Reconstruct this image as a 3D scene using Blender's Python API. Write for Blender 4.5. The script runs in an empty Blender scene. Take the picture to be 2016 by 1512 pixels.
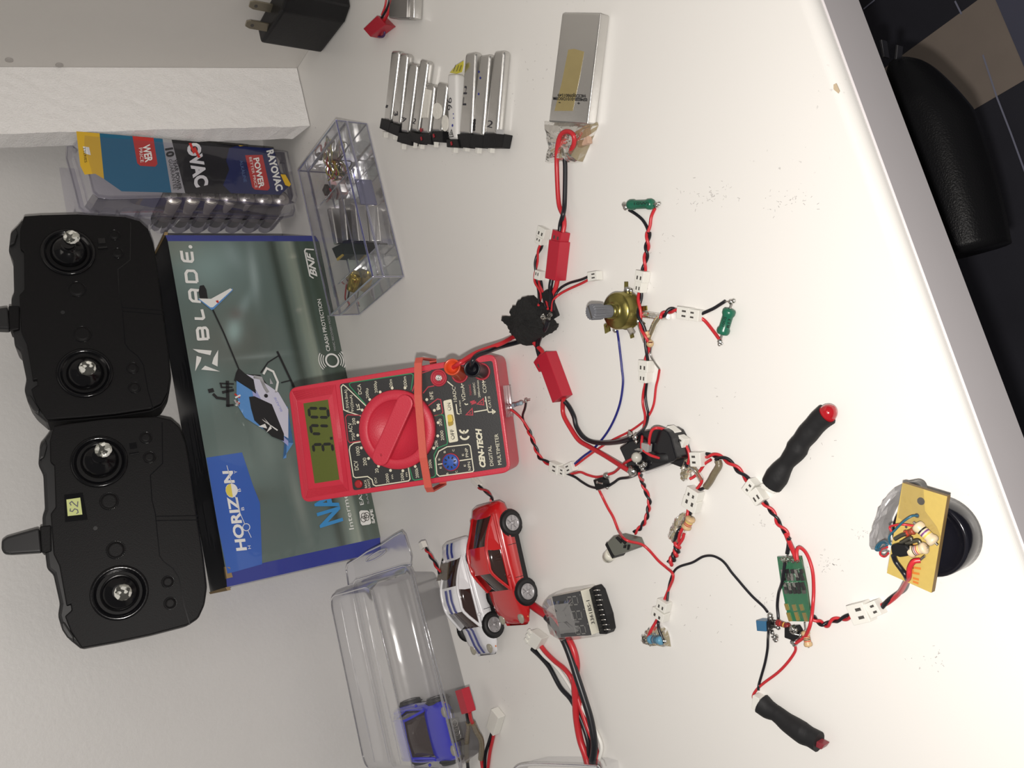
import bpy, bmesh, math, random
from mathutils import Vector, Matrix
random.seed(7)
S = bpy.context.scene
COL = S.collection
# ------------------------------------------------------------------ camera, world, lights, exposure
F = 1700.0
M = Matrix(((-0.24809726, -0.56196628, -0.78907646), (-0.94929449, 0.30339859, 0.08239707), (0.19310031, 0.76950842, -0.60874384)))
MT = M.transposed()
CAM = Vector((0, 0, 0.31))
cam = bpy.data.cameras.new('camera'); cam.sensor_fit = 'HORIZONTAL'; cam.sensor_width = 36
cam.lens = 36 * F / 2016; cam.clip_start = 0.01; cam.clip_end = 50
co = bpy.data.objects.new('camera', cam); COL.objects.link(co); S.camera = co
cr, cu, cb = MT @ Vector((1, 0, 0)), MT @ Vector((0, -1, 0)), MT @ Vector((0, 0, -1))
mw = Matrix((cr, cu, cb)).transposed().to_4x4(); mw.translation = CAM; co.matrix_world = mw

w = bpy.data.worlds.new('world'); S.world = w; w.use_nodes = True
w.node_tree.nodes['Background'].inputs[0].default_value = (1.0, 0.965, 0.93, 1)
w.node_tree.nodes['Background'].inputs[1].default_value = 0.14
def lamp(name, kind, loc, energy, color, **kw):
    l = bpy.data.lights.new(name, kind); l.energy = energy; l.color = color
    for k, v in kw.items(): setattr(l, k, v)
    o = bpy.data.objects.new(name, l); COL.objects.link(o); o.location = loc; return o
# the phone's flash beside the lens
fl = CAM + cr * -0.002 + cu * -0.019
lamp('phone_flash', 'POINT', fl, 7.4, (1.0, 0.95, 0.90), shadow_soft_size=0.004)
# the ceiling light of the room, above and behind the camera
cl = lamp('ceiling_light', 'AREA', (0.25, -0.5, 1.75), 3.1, (1.0, 0.93, 0.85), shape='RECTANGLE', size=0.9, size_y=0.5)
cl.rotation_euler = (Vector((0.15, 0.35, 0)) - cl.location).to_track_quat('-Z', 'Y').to_euler()
S.view_settings.view_transform = 'Standard'; S.view_settings.look = 'None'
S.view_settings.exposure = 0.0; S.view_settings.gamma = 1.0; S.view_settings.use_curve_mapping = False

# ------------------------------------------------------------------ rays through photo pixels onto real planes
def ray(x, y): return MT @ Vector(((x - 1008) / F, (y - 756) / F, 1))
def P(x, y, z=0.0): r = ray(x, y); return CAM + r * ((z - CAM.z) / r.z)
def PY(x, y, Y): r = ray(x, y); return CAM + r * (Y / r.y)
def PX(x, y, X): r = ray(x, y); return CAM + r * (X / r.x)
def crop(x0, y0, s): return lambda x, y: (x0 + x / s, y0 + y / s)
A = crop(980, 380, 3.877); B = crop(980, 680, 3.877); C = crop(1060, 960, 4.4475); D = crop(1440, 900, 3.78)
E_ = crop(1380, 1060, 3.437); FF = crop(560, 690, 4.032); G = crop(600, 980, 2.842); H = crop(680, 0, 3.665)
C1 = crop(0, 0, 2.88); C2 = crop(0, 420, 3.436); C3 = crop(0, 800, 3.024); C4 = crop(280, 440, 3.877); C5 = crop(350, 780, 3.78)
SS = crop(1500, 780, 7.56)
class Fr:
    """a plane in the place: origin o, in-plane axes ex, ey, normal n"""
    def __init__(s, o, ex, ey):
        s.o = Vector(o); s.ex = Vector(ex).normalized(); s.n = s.ex.cross(Vector(ey)).normalized(); s.ey = s.n.cross(s.ex)
    def hit(s, x, y, h=0.0):
        r = ray(x, y); o = s.o + s.n * h
        return CAM + r * (((o - CAM).dot(s.n)) / r.dot(s.n))
    def uv(s, p): d = Vector(p) - s.o; return Vector((d.dot(s.ex), d.dot(s.ey)))
    def w(s, u, v, h=0.0): return s.o + s.ex * u + s.ey * v + s.n * h
DESK = Fr((0, 0, 0), (1, 0, 0), (0, 1, 0))
UP = Vector((0, 0, 1))

# ------------------------------------------------------------------ materials
MATS = {}
def mat(name, col, rough=0.5, metal=0.0, bump=0.0, bscale=300, var=0.0, vscale=60, spec=0.5, coat=0.0, emit=0.0, sss=0):
    if name in MATS: return MATS[name]
    m = bpy.data.materials.new(name); m.use_nodes = True; nt = m.node_tree; b = nt.nodes['Principled BSDF']
    c = tuple(col) + (1,)
    b.inputs['Base Color'].default_value = c; b.inputs['Roughness'].default_value = rough; b.inputs['Metallic'].default_value = metal
    b.inputs['Specular IOR Level'].default_value = spec; b.inputs['Coat Weight'].default_value = coat
    tc = nt.nodes.new('ShaderNodeTexCoord')
    n = nt.nodes.new('ShaderNodeTexNoise'); n.inputs['Scale'].default_value = vscale; n.inputs['Detail'].default_value = 4
    nt.links.new(tc.outputs['Object'], n.inputs['Vector'])
    v = max(var, 0.02)
    mr = nt.nodes.new('ShaderNodeMix'); mr.data_type = 'RGBA'
    mr.inputs[6].default_value = tuple(min(1, x * (1 - v)) for x in col) + (1,)
    mr.inputs[7].default_value = tuple(min(1, x * (1 + v)) for x in col) + (1,)
    nt.links.new(n.outputs[0], mr.inputs[0]); nt.links.new(mr.outputs[2], b.inputs['Base Color'])
    if bump:
        n2 = nt.nodes.new('ShaderNodeTexNoise'); n2.inputs['Scale'].default_value = bscale; n2.inputs['Detail'].default_value = 5
        nt.links.new(tc.outputs['Object'], n2.inputs['Vector'])
        bp = nt.nodes.new('ShaderNodeBump'); bp.inputs['Strength'].default_value = bump; bp.inputs['Distance'].default_value = 0.001
        nt.links.new(n2.outputs[0], bp.inputs['Height']); nt.links.new(bp.outputs[0], b.inputs['Normal'])
    if emit:
        b.inputs['Emission Color'].default_value = c; b.inputs['Emission Strength'].default_value = emit
    MATS[name] = m; return m
def clear(name, tint=(0.93, 0.93, 0.95), edge=(0.45, 0.45, 0.55), refl=1.0, rough=0.05, body=0.0, bodycol=(0.7, 0.7, 0.7), bump=0.0, bscale=150):
    """thin clear plastic film: see-through, tinted, shiny, darker where seen edge-on"""
    if name in MATS: return MATS[name]
    m = bpy.data.materials.new(name); m.use_nodes = True; nt = m.node_tree; nt.nodes.clear()
    out = nt.nodes.new('ShaderNodeOutputMaterial'); tr = nt.nodes.new('ShaderNodeBsdfTransparent'); gl = nt.nodes.new('ShaderNodeBsdfGlossy')
    lw = nt.nodes.new('ShaderNodeLayerWeight'); lw.inputs[0].default_value = 0.35
    mc = nt.nodes.new('ShaderNodeMix'); mc.data_type = 'RGBA'; mc.inputs[6].default_value = tint + (1,); mc.inputs[7].default_value = edge + (1,)
    nt.links.new(lw.outputs[1], mc.inputs[0]); nt.links.new(mc.outputs[2], tr.inputs[0])
    gl.inputs['Roughness'].default_value = rough; gl.inputs[0].default_value = (1, 1, 1, 1)
    fr = nt.nodes.new('ShaderNodeFresnel'); fr.inputs[0].default_value = 1.5
    mu = nt.nodes.new('ShaderNodeMath'); mu.operation = 'MULTIPLY'; mu.inputs[1].default_value = refl; nt.links.new(fr.outputs[0], mu.inputs[0])
    mx = nt.nodes.new('ShaderNodeMixShader'); nt.links.new(mu.outputs[0], mx.inputs[0]); nt.links.new(tr.outputs[0], mx.inputs[1]); nt.links.new(gl.outputs[0], mx.inputs[2])
    last = mx
    if body:
        df = nt.nodes.new('ShaderNodeBsdfDiffuse'); df.inputs[0].default_value = bodycol + (1,)
        m2 = nt.nodes.new('ShaderNodeMixShader'); m2.inputs[0].default_value = body
        nt.links.new(mx.outputs[0], m2.inputs[1]); nt.links.new(df.outputs[0], m2.inputs[2]); last = m2
    tc = nt.nodes.new('ShaderNodeTexCoord'); n2 = nt.nodes.new('ShaderNodeTexNoise'); n2.inputs['Scale'].default_value = bscale
    nt.links.new(tc.outputs['Object'], n2.inputs['Vector'])
    bp = nt.nodes.new('ShaderNodeBump'); bp.inputs['Strength'].default_value = max(bump, 0.02); bp.inputs['Distance'].default_value = 0.001
    nt.links.new(n2.outputs[0], bp.inputs['Height']); nt.links.new(bp.outputs[0], gl.inputs['Normal'])
    nt.links.new(last.outputs[0], out.inputs[0]); MATS[name] = m; return m

RED = mat('red wire insulation', (0.50, 0.022, 0.03), 0.35); BLK = mat('black wire insulation', (0.008, 0.008, 0.012), 0.35)
BLUE = mat('blue wire insulation', (0.012, 0.015, 0.16), 0.35); REDP = mat('red connector plastic', (0.42, 0.012, 0.03), 0.4)
WHT = mat('white connector plastic', (0.72, 0.71, 0.66), 0.4); DGR = mat('dark slot', (0.06, 0.055, 0.05), 0.6)
SLD = mat('solder', (0.62, 0.61, 0.58), 0.22, 1.0, 0.4, 700); LEAD = mat('tinned lead', (0.55, 0.53, 0.5), 0.3, 1.0)
BPL = mat('black plastic', (0.009, 0.009, 0.010), 0.42, bump=0.08, bscale=900, spec=0.3); BTAPE = mat('black tape', (0.008, 0.008, 0.01), 0.22)
SHRINK = mat('black heat shrink', (0.012, 0.012, 0.013), 0.6, bump=0.3, bscale=250, spec=0.3)
FOIL = mat('silver battery foil', (0.64, 0.63, 0.61), 0.27, 0.93, 0.12, 180); WPR = mat('white print', (0.8, 0.8, 0.78), 0.5)
BPR = mat('black print', (0.01, 0.01, 0.012), 0.5); WIREW = mat('white wire insulation', (0.75, 0.74, 0.7), 0.4)
TAPE = clear('clear sticky tape', (0.93, 0.92, 0.89), (0.5, 0.48, 0.42), 1.2, 0.18, 0.04, (0.55, 0.52, 0.45), 0.8, 220)
TAPEY = clear('yellowed sticky tape', (0.80, 0.75, 0.62), (0.4, 0.35, 0.25), 1.2, 0.18, 0.18, (0.42, 0.37, 0.26), 0.9, 240)
GRN = mat('green resistor enamel', (0.012, 0.12, 0.07), 0.3); TAN = mat('tan resistor enamel', (0.55, 0.38, 0.2), 0.4)
BRB = mat('brown band', (0.15, 0.04, 0.02), 0.4); RDB = mat('red band', (0.5, 0.03, 0.02), 0.4); BKB = mat('black band', (0.01, 0.01, 0.01), 0.4)
BLR = mat('blue resistor enamel', (0.1, 0.28, 0.42), 0.35); YLB = mat('yellow band', (0.7, 0.5, 0.08), 0.4); VIB = mat('violet band', (0.16, 0.04, 0.2), 0.4)

# ------------------------------------------------------------------ mesh builder
def catmull(pts, n=6):
    pts = [Vector(p) for p in pts]
    if len(pts) < 3: return pts
    out = []; q = [pts[0] * 2 - pts[1]] + pts + [pts[-1] * 2 - pts[-2]]
    for i in range(1, len(q) - 2):
        a, b, c, d = q[i - 1], q[i], q[i + 1], q[i + 2]
        for k in range(n):
            t = k / n
            out.append(0.5 * ((2 * b) + (c - a) * t + (2 * a - 5 * b + 4 * c - d) * t * t + (3 * b - a - 3 * c + d) * t ** 3))
    out.append(pts[-1]); return out
class MB:
    def __init__(s): s.v = []; s.f = []; s.m = []; s.sm = []; s.mats = []
    def mi(s, m):
        if m not in s.mats: s.mats.append(m)
        return s.mats.index(m)
    def add(s, vs, fs, m, smooth=False):
        o = len(s.v); s.v += [Vector(v) for v in vs]; k = s.mi(m)
        for f in fs: s.f.append([o + i for i in f]); s.m.append(k); s.sm.append(smooth)
    def frombm(s, bm, m, smooth=False):
        bm.verts.index_update(); s.add([v.co.copy() for v in bm.verts], [[v.index for v in f.verts] for f in bm.faces], m, smooth); bm.free()
    def prism(s, top, down, m, bev=0.0, seg=2, smooth=False):
        """outline extruded along the vector down, edges rounded"""
        bm = bmesh.new(); down = Vector(down)
        a = [bm.verts.new(Vector(p)) for p in top]; b = [bm.verts.new(Vector(p) + down) for p in top]; n = len(top)
        bm.faces.new(a); bm.faces.new(b[::-1])
        for i in range(n): bm.faces.new([a[i], b[i], b[(i + 1) % n], a[(i + 1) % n]])
        bmesh.ops.recalc_face_normals(bm, faces=bm.faces)
        if bev:
            es = [e for e in bm.edges]
            bmesh.ops.bevel(bm, geom=es, offset=bev, segments=seg, affect='EDGES', profile=0.6, clamp_overlap=True)
        s.frombm(bm, m, smooth)
    def box(s, c, ax, ay, az, m, bev=0.0, seg=2, smooth=False):
        """box centred at c with half-axes vectors"""
        c, ax, ay, az = Vector(c), Vector(ax), Vector(ay), Vector(az)
        s.prism([c - ax - ay + az, c + ax - ay + az, c + ax + ay + az, c - ax + ay + az], -2 * az, m, bev, seg, smooth)
    def tube(s, pts, r, m, n=8, sub=6, flat=1.0):
        pts = catmull(pts, sub) if sub else [Vector(p) for p in pts]
        rs = r if isinstance(r, (list, tuple)) else None
        vs = []; fs = []; up = None; N = len(pts)
        for i, p in enumerate(pts):
            t = (pts[min(i + 1, N - 1)] - pts[max(i - 1, 0)]).normalized()
            if up is None:
                up = Vector((0, 0, 1)) if abs(t.z) < 0.9 else Vector((1, 0, 0))
            u = (up - t * up.dot(t)).normalized(); up = u; sd = t.cross(u)
            if rs:
                x = i / (N - 1) * (len(rs) - 1); k = min(int(x), len(rs) - 2); rr = rs[k] + (rs[k + 1] - rs[k]) * (x - k)
            else: rr = r
            for j in range(n):
                a = 2 * math.pi * j / n; vs.append(p + sd * math.cos(a) * rr + u * math.sin(a) * rr * flat)
        for i in range(N - 1):
            for j in range(n):
                a, b = i * n + j, i * n + (j + 1) % n; fs.append([a, b, b + n, a + n])
        s.add(vs, fs, m, True)
        s.add(vs[:n], [list(range(n))[::-1]], m); s.add(vs[-n:], [list(range(n))], m)
    def lathe(s, prof, o, axis, m, n=24, mats=None, smooth=True, flat=1.0):
        """prof: (radius, height) pairs along axis; mats: one per segment"""
        o = Vector(o); ax = Vector(axis).normalized(); a = ax.orthogonal().normalized(); b = ax.cross(a)
        vs = []
        for r, h in prof:
            for j in range(n):
                t = 2 * math.pi * j / n; vs.append(o + ax * h + (a * math.cos(t) + b * math.sin(t)) * r)
        base = len(s.v); s.v += vs
        for i in range(len(prof) - 1):
            k = s.mi(mats[i] if mats else m)
            for j in range(n):
                q = base + i * n + j; q2 = base + i * n + (j + 1) % n
                s.f.append([q, q2, q2 + n, q + n]); s.m.append(k); s.sm.append(smooth)
        k = s.mi(mats[0] if mats else m); s.f.append([base + j for j in range(n)][::-1]); s.m.append(k); s.sm.append(False)
        k = s.mi(mats[-1] if mats else m); l = base + (len(prof) - 1) * n; s.f.append([l + j for j in range(n)]); s.m.append(k); s.sm.append(False)
    def blob(s, c, r, m, sx=1, sy=1, sz=1, rough=0.0, sub=2):
        bm = bmesh.new(); bmesh.ops.create_icosphere(bm, subdivisions=sub, radius=1)
        for v in bm.verts:
            k = 1 + random.uniform(-rough, rough); v.co = Vector(c) + Vector((v.co.x * r * sx * k, v.co.y * r * sy * k, v.co.z * r * sz * k))
        s.frombm(bm, m, True)
    def face(s, pts, m): s.add(pts, [list(range(len(pts)))], m)
    def line(s, pts, wd, m, n, closed=False):
        """flat ribbon of width wd through points lying on a plane with normal n"""
        pts = [Vector(p) for p in pts]; N = len(pts); n = Vector(n)
        if closed: pts.append(pts[0]); N += 1
        L = []; R = []
        for i, p in enumerate(pts):
            d1 = (pts[i] - pts[i - 1]).normalized() if i else None; d2 = (pts[i + 1] - pts[i]).normalized() if i < N - 1 else None
            if closed and i in (0, N - 1): d1 = (pts[-1] - pts[-2]).normalized(); d2 = (pts[1] - pts[0]).normalized()
            if d1 is None: d1 = d2
            if d2 is None: d2 = d1
            t = (d1 + d2)
            t = t.normalized() if t.length > 1e-6 else d1
            sd = n.cross(t).normalized(); k = 1 / max(0.45, abs(sd.dot(n.cross(d1).normalized())))
            L.append(p + sd * wd / 2 * k); R.append(p - sd * wd / 2 * k)
        s.add(L + R, [[i, i + 1, N + i + 1, N + i] for i in range(N - 1)], m)
    def disc(s, c, ex, ey, r, m, n=24, r2=None):
        c = Vector(c); vs = [c + ex * math.cos(2 * math.pi * j / n) * r + ey * math.sin(2 * math.pi * j / n) * (r2 or r) for j in range(n)]
        s.add(vs, [list(range(n))], m)
    def ring(s, c, ex, ey, r0, r1, m, n=28):
        c = Vector(c); vs = [c + (ex * math.cos(2 * math.pi * j / n) + ey * math.sin(2 * math.pi * j / n)) * r for r in (r0, r1) for j in range(n)]
        s.add(vs, [[j, (j + 1) % n, n + (j + 1) % n, n + j] for j in range(n)], m)
    def text(s, txt, a, b, up, m, bold=0.0, shear=0.0):
        """flat lettering from baseline start a to baseline end b, capitals reaching up"""
        a, b, up = Vector(a), Vector(b), Vector(up)
        cu_ = bpy.data.curves.new('t', 'FONT'); cu_.body = txt; cu_.size = 1; cu_.resolution_u = 3; cu_.offset = bold; cu_.shear = shear; cu_.fill_mode = 'FRONT'
        ob = bpy.data.objects.new('t', cu_); me = bpy.data.meshes.new_from_object(ob)
        if len(me.vertices):
            xs = [v.co.x for v in me.vertices]; x0, x1 = min(xs), max(xs); ex = (b - a) / max(x1 - x0, 1e-6); ey = up / 0.69
            s.add([a + ex * (v.co.x - x0) + ey * v.co.y for v in me.vertices], [list(p.vertices) for p in me.polygons], m)
        bpy.data.objects.remove(ob); bpy.data.meshes.remove(me); bpy.data.curves.remove(cu_)
    def build(s, name, parent=None, loc=None):
        me = bpy.data.meshes.new(name)
        o = bpy.data.objects.new(name, me); COL.objects.link(o)
        base = Vector(loc) if loc is not None else Vector((0, 0, 0))
        if parent is not None: o.parent = parent; base = wloc(parent) + base * 0
        elif loc is not None: o.location = base
        me.from_pydata([v - base for v in s.v], [], s.f)
        for m in s.mats: me.materials.append(m)
        me.polygons.foreach_set('material_index', s.m); me.polygons.foreach_set('use_smooth', s.sm)
        me.update(); return o
def wloc(o):
    p = Vector((0, 0, 0))
    while o is not None: p += o.location; o = o.parent
    return p
def tag(o, label, cat, group=None, kind=None):
    if label: o['label'] = label
    if cat: o['category'] = cat
    if group: o['group'] = group
    if kind: o['kind'] = kind
    return o
def thing(name, loc, label, cat, group=None):
    o = bpy.data.objects.new(name, None); COL.objects.link(o); o.location = loc; o.empty_display_size = 0.01
    return tag(o, label, cat, group)
def struct(o): o['kind'] = 'structure'; return o

# ------------------------------------------------------------------ the room: floor, walls
dm = mat('white laminate', (0.76, 0.745, 0.715), 0.32, var=0.03, vscale=4, bump=0.02, bscale=900)
def speckle(m, scale, thr, dark):
    nt = m.node_tree; b = nt.nodes['Principled BSDF']; src = b.inputs['Base Color'].links[0].from_socket
    tc = nt.nodes.new('ShaderNodeTexCoord'); n = nt.nodes.new('ShaderNodeTexNoise'); n.inputs['Scale'].default_value = scale; n.inputs['Detail'].default_value = 2
    r = nt.nodes.new('ShaderNodeValToRGB'); r.color_ramp.elements[0].position = thr; r.color_ramp.elements[1].position = thr + 0.04
    r.color_ramp.elements[0].color = (0, 0, 0, 1); r.color_ramp.elements[1].color = (1, 1, 1, 1)
    nt.links.new(tc.outputs['Object'], n.inputs['Vector']); nt.links.new(n.outputs[0], r.inputs[0])
    n3 = nt.nodes.new('ShaderNodeTexNoise'); n3.inputs['Scale'].default_value = 9; nt.links.new(tc.outputs['Object'], n3.inputs['Vector'])
    r3 = nt.nodes.new('ShaderNodeValToRGB'); r3.color_ramp.elements[0].position = 0.55; r3.color_ramp.elements[1].position = 0.68
    nt.links.new(n3.outputs[0], r3.inputs[0])
    mu = nt.nodes.new('ShaderNodeMath'); mu.operation = 'MULTIPLY'; nt.links.new(r.outputs[0], mu.inputs[0]); nt.links.new(r3.outputs[0], mu.inputs[1])
    mx = nt.nodes.new('ShaderNodeMix'); mx.data_type = 'RGBA'; nt.links.new(mu.outputs[0], mx.inputs[0]); nt.links.new(src, mx.inputs[6]); mx.inputs[7].default_value = dark + (1,)
    nt.links.new(mx.outputs[2], b.inputs['Base Color'])
speckle(dm, 420, 0.69, (0.45, 0.43, 0.42))
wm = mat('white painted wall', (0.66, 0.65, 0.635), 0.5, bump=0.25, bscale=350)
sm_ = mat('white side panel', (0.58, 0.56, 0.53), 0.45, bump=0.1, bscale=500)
WY = 0.650; SX = 0.4215; FZ = -0.73
b = MB(); b.box((-0.2, WY + 0.05, 0.0), (1.3, 0, 0), (0, 0.05, 0), (0, 0, 1.6), wm); struct(b.build('wall_back'))
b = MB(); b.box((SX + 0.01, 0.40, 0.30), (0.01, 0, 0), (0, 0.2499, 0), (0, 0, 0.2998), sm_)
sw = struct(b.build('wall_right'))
b = MB()
for px in ((18, 118), (117, 128)):
    c = PX(px[0], px[1], SX); b.lathe([(0.0017, 0), (0.0026, 0), (0.0026, 0.0004), (0.0016, 0.0007), (0.0012, 0.0003)], c, (-1, 0, 0), mat('shelf pin cap', (0.4, 0.38, 0.36), 0.5), 16)
b.build('shelf_pin_cap', sw)
# floor of large dark tiles, one tile tan, one blue-grey
fm = mat('charcoal floor tile', (0.045, 0.045, 0.060), 0.45, var=0.25, vscale=12, bump=0.05); ft = mat('tan floor tile', (0.40, 0.33, 0.28), 0.5, var=0.12, vscale=20)
fb = mat('slate blue floor tile', (0.14, 0.145, 0.21), 0.5, var=0.15, vscale=15); gr = mat('floor grout', (0.35, 0.36, 0.48), 0.7)
b = MB(); b.box((0, 0, FZ - 0.025), (2.0, 0, 0), (0, 2.0, 0), (0, 0, 0.025), fm)
def fq(pts, m, z=0.0006): b.prism([P(x, y, FZ + z) for x, y in pts], (0, 0, -0.0008), m)
fq([(1740, 135), (1925, 0), (2010, -60), (2240, 28), (2016, 158), (1886, 234), (1700, 342)], ft)
fq([(1960, 0), (2016, 132), (2060, 240), (2300, 120), (2200, -60), (1940, -60)], fb, 0.0012)
for pts in (((1935, 108), (1962, 190), (1990, 262), (2030, 372)), ((1700, 18), (1712, 8), (1722, 0)), ((1880, 2), (1893, 28))):
    b.line([P(x, y, FZ + 0.0016) for x, y in pts], 0.0018, gr, (0, 0, 1))
struct(b.build('floor'))

# ------------------------------------------------------------------ desk: white top with a rounded front edge
ZB = PY(1684 + 40 * 0.367, 40, 0.148).z
X0, X1 = -0.8, 0.8
b = MB()
YF = 0.1475; T = -ZB; r = 0.006
prof = [(WY - 0.0005, -0.0002), (WY - 0.0005, -T), (YF, -T)]
prof += [(YF, -r)] + [(YF + r - r * math.cos(a), -r + r * math.sin(a)) for a in [math.pi / 2 * k / 14 for k in range(1, 15)]]
prof[0] = (WY - 0.0005, 0)
N = len(prof); vs = [(X, y, z) for X in (X0, X1) for y, z in prof]
b.add(vs, [[i, (i + 1) % N, N + (i + 1) % N, N + i] for i in range(N)] + [list(range(N))[::-1], [N + i for i in range(N)]], dm)
bevs = mat('white edge band', (0.64, 0.61, 0.625), 0.45)
desk = thing('desk', (0.1, 0.4, 0), 'white laminate desk top with a rounded front edge under all the electronics', 'desk')
b.build('desk_top', desk)
b = MB(); b.box((0, YF - 0.0004, (-T - r) / 2), (0.8, 0, 0), (0, 0.0004, 0), (0, 0, (T - r) / 2), bevs); b.build('edge_band', desk)
b = MB()
for X in (-0.7, 0.7): b = MB(); b.box((X, 0.4, (FZ - T) / 2), (0.012, 0, 0), (0, 0.2, 0), (0, 0, (-FZ - T) / 2 - 0.0005), dm); b.build('side_support', desk)
# small chip in the front edge and a few scuffs
b = MB(); c = P(1652, 172, 0.0); b.prism([c + Vector(v) for v in ((-0.002, 0.0010, 0.0002), (0.0005, 0.0022, 0.0002), (0.0022, 0.0016, 0.0002), (0.002, 0.0004, 0.0002), (-0.0015, 0.0002, 0.0002))], (0, 0, -0.0003), mat('chipped board', (0.5, 0.4, 0.27), 0.8))
b.build('edge_chip', desk)
sc = mat('pencil scuff', (0.42, 0.40, 0.39), 0.8)
b = MB()
rs = random.Random(4)
for cx, cy, nn, sp in ((1390, 380, 24, 30), (1540, 395, 18, 30), (1630, 1110, 14, 14), (1700, 1050, 8, 10), (1510, 1030, 8, 14), (1410, 780, 5, 40), (1600, 880, 8, 26), (1830, 1300, 10, 25), (1500, 1180, 6, 12), (1260, 560, 4, 20), (1440, 1200, 8, 60), (1300, 470, 5, 40)):
    for k in range(nn * 2):
        x, y = cx + rs.gauss(0, sp), cy + rs.gauss(0, sp * 0.5); a = rs.uniform(0, 3.14); l = rs.uniform(1, 6)
        b.line([P(x, y, 0.00015), P(x + l * math.cos(a), y + l * math.sin(a), 0.00015)], rs.uniform(0.00010, 0.00026), sc, UP)
b.build('scuff_marks', desk)['kind'] = 'stuff'
# ------------------------------------------------------------------ wall adapter standing in the corner
def blade(b, base, d, wv, m, L=0.016, wd=0.0032, hole=None):
    d = Vector(d).normalized(); wv = Vector(wv).normalized()
    b.prism([base + wv * wd - d * 0.002, base + wv * wd + d * (L - 0.003), base + wv * wd * 0.6 + d * L, base - wv * wd * 0.6 + d * L, base - wv * wd + d * (L - 0.003), base - wv * wd - d * 0.002], wv.cross(d).normalized() * 0.0013, m)
p0 = P(634, 105, 0); p1 = P(681, 43, 0); hh = 0.049
ad = thing('wall_adapter', p0, 'black wall charger cube standing on the desk by the side panel with its prongs up', 'charger')
b = MB(); XR = SX - 0.0005
# the cube is turned a little away from the panel so that it stands clear of it
q = [(p0.x, p0.y), (p1.x - 0.0005, p1.y), (p1.x + 0.004, p1.y - 0.012), (XR, p1.y - 0.014), (XR, p0.y + 0.0)]
b.prism([Vector((x, y, hh)) for x, y in q], (0, 0, -hh + 0.0003), BPL, 0.0025, 3)
b.build('adapter_body', ad)
br = mat('plated prong metal', (0.42, 0.38, 0.29), 0.35, 0.9)
for k, (px, py) in enumerate(((492, 36), (476, 62))):
    b = MB(); c = P(px + 22, (18, 38)[k], hh); c.y = (0.488, 0.5)[k]; c.x = (0.4155, 0.4085)[k]; blade(b, c, (0, 0, 1), (0.3, -1, 0), br)
    pr = b.build('prong', ad); b = MB(); b.disc(c + Vector((-0.0008, -0.0002, 0.0115)), Vector((0.3, -0.95, 0)), UP, 0.0011, BPR, 12)
    b.disc(c + Vector((-0.0008, -0.0002, 0.0115)) + Vector((-0.0006, 0, 0)), Vector((0.3, -0.95, 0)), UP, 0.0013, DGR, 12); b.build('prong_hole', pr)

# ------------------------------------------------------------------ styrofoam strip leaning in the corner
fo = mat('white styrofoam', (0.93, 0.915, 0.90), 0.85, bump=0.7, bscale=900, var=0.05, vscale=300)
b = MB(); sl = (0.6078 - 0.5586) / 0.2113; TH = 0.019; ZT = 0.42
bm = bmesh.new(); NX, NZ = 10, 60
def fv(x, z, k):
    y0 = 0.5586 + sl * z + (TH if k else 0); return Vector((x, min(y0, WY - 0.0005 - (0 if k else TH)), z))
rr = random.Random(2)
for k in (0, 1):
    for i in range(NX + 1):
        for j in range(NZ + 1):
            x = 0.3686 + (0.4213 - 0.3686) * i / NX; z = 0.0006 + ZT * j / NZ + (0.006 if (k and j == 0) else 0)
            v = fv(x, z, k); e = 0.0005
            if i not in (0, NX): v.y += rr.uniform(-e, e) * 0.6
            if i == 0: v.x += rr.uniform(-e, e)
            b.v.append(v)
kf = b.mi(fo); n1 = (NX + 1) * (NZ + 1)
def ff(l): b.f.append(l); b.m.append(kf); b.sm.append(False)
for i in range(NX):
    for j in range(NZ):
        a = i * (NZ + 1) + j; q = [a, a + NZ + 1, a + NZ + 2, a + 1]; ff(q); ff([x + n1 for x in q[::-1]])
for j in range(NZ):
    ff([j, j + 1, n1 + j + 1, n1 + j]); a = NX * (NZ + 1) + j; ff([a + 1, a, n1 + a, n1 + a + 1])
for i in range(NX):
    a = i * (NZ + 1); ff([a + NZ + 1, a, n1 + a, n1 + a + NZ + 1]); a += NZ; ff([a, a + NZ + 1, n1 + a + NZ + 1, n1 + a])
o = b.build('foam_strip', loc=(0.39, 0.56, 0)); tag(o, 'long white styrofoam strip standing in the corner beside the battery package', 'foam strip')

# ------------------------------------------------------------------ boxed helicopter: carton standing against the wall, controllers on top
BA = P(628, 475, 0); BBp = P(749, 1058, 0)
ex = (BBp - BA).normalized(); hz = Vector((-ex.y, ex.x, 0)); hz = hz if hz.y > 0 else -hz
th = math.radians(87.5); upd = hz * math.cos(th) + UP * math.sin(th)
BX = Fr(BA, ex, upd)          # u runs to the photo's bottom (world -X), v up
if BX.n.y > 0: BX.n = -BX.n
BW = (BBp - BA).length
def bxp(x, y, h=0.0):
    r = ray(x, y); o = BX.o + BX.n * h; return CAM + r * (((o - CAM).dot(BX.n)) / r.dot(BX.n))
HT = (bxp(326, 474) - BA).dot(upd); HT2 = (bxp(450, 1132) - BBp).dot(upd); HB = (HT + HT2) / 2
box = thing('product_box', (BA + BBp) / 2 + Vector((0, 0.03, 0)), 'teal and blue helicopter kit box standing against the wall under the controllers', 'box')
card = mat('box print black', (0.012, 0.014, 0.02), 0.4); bblue = mat('box side blue', (0.035, 0.05, 0.30), 0.3, coat=0.3); brn = mat('raw cardboard', (0.30, 0.21, 0.10), 0.8)
DEP = 0.052; dn = -BX.n
def bc(u, v, d): return BA + ex * u + upd * v + dn * d
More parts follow.
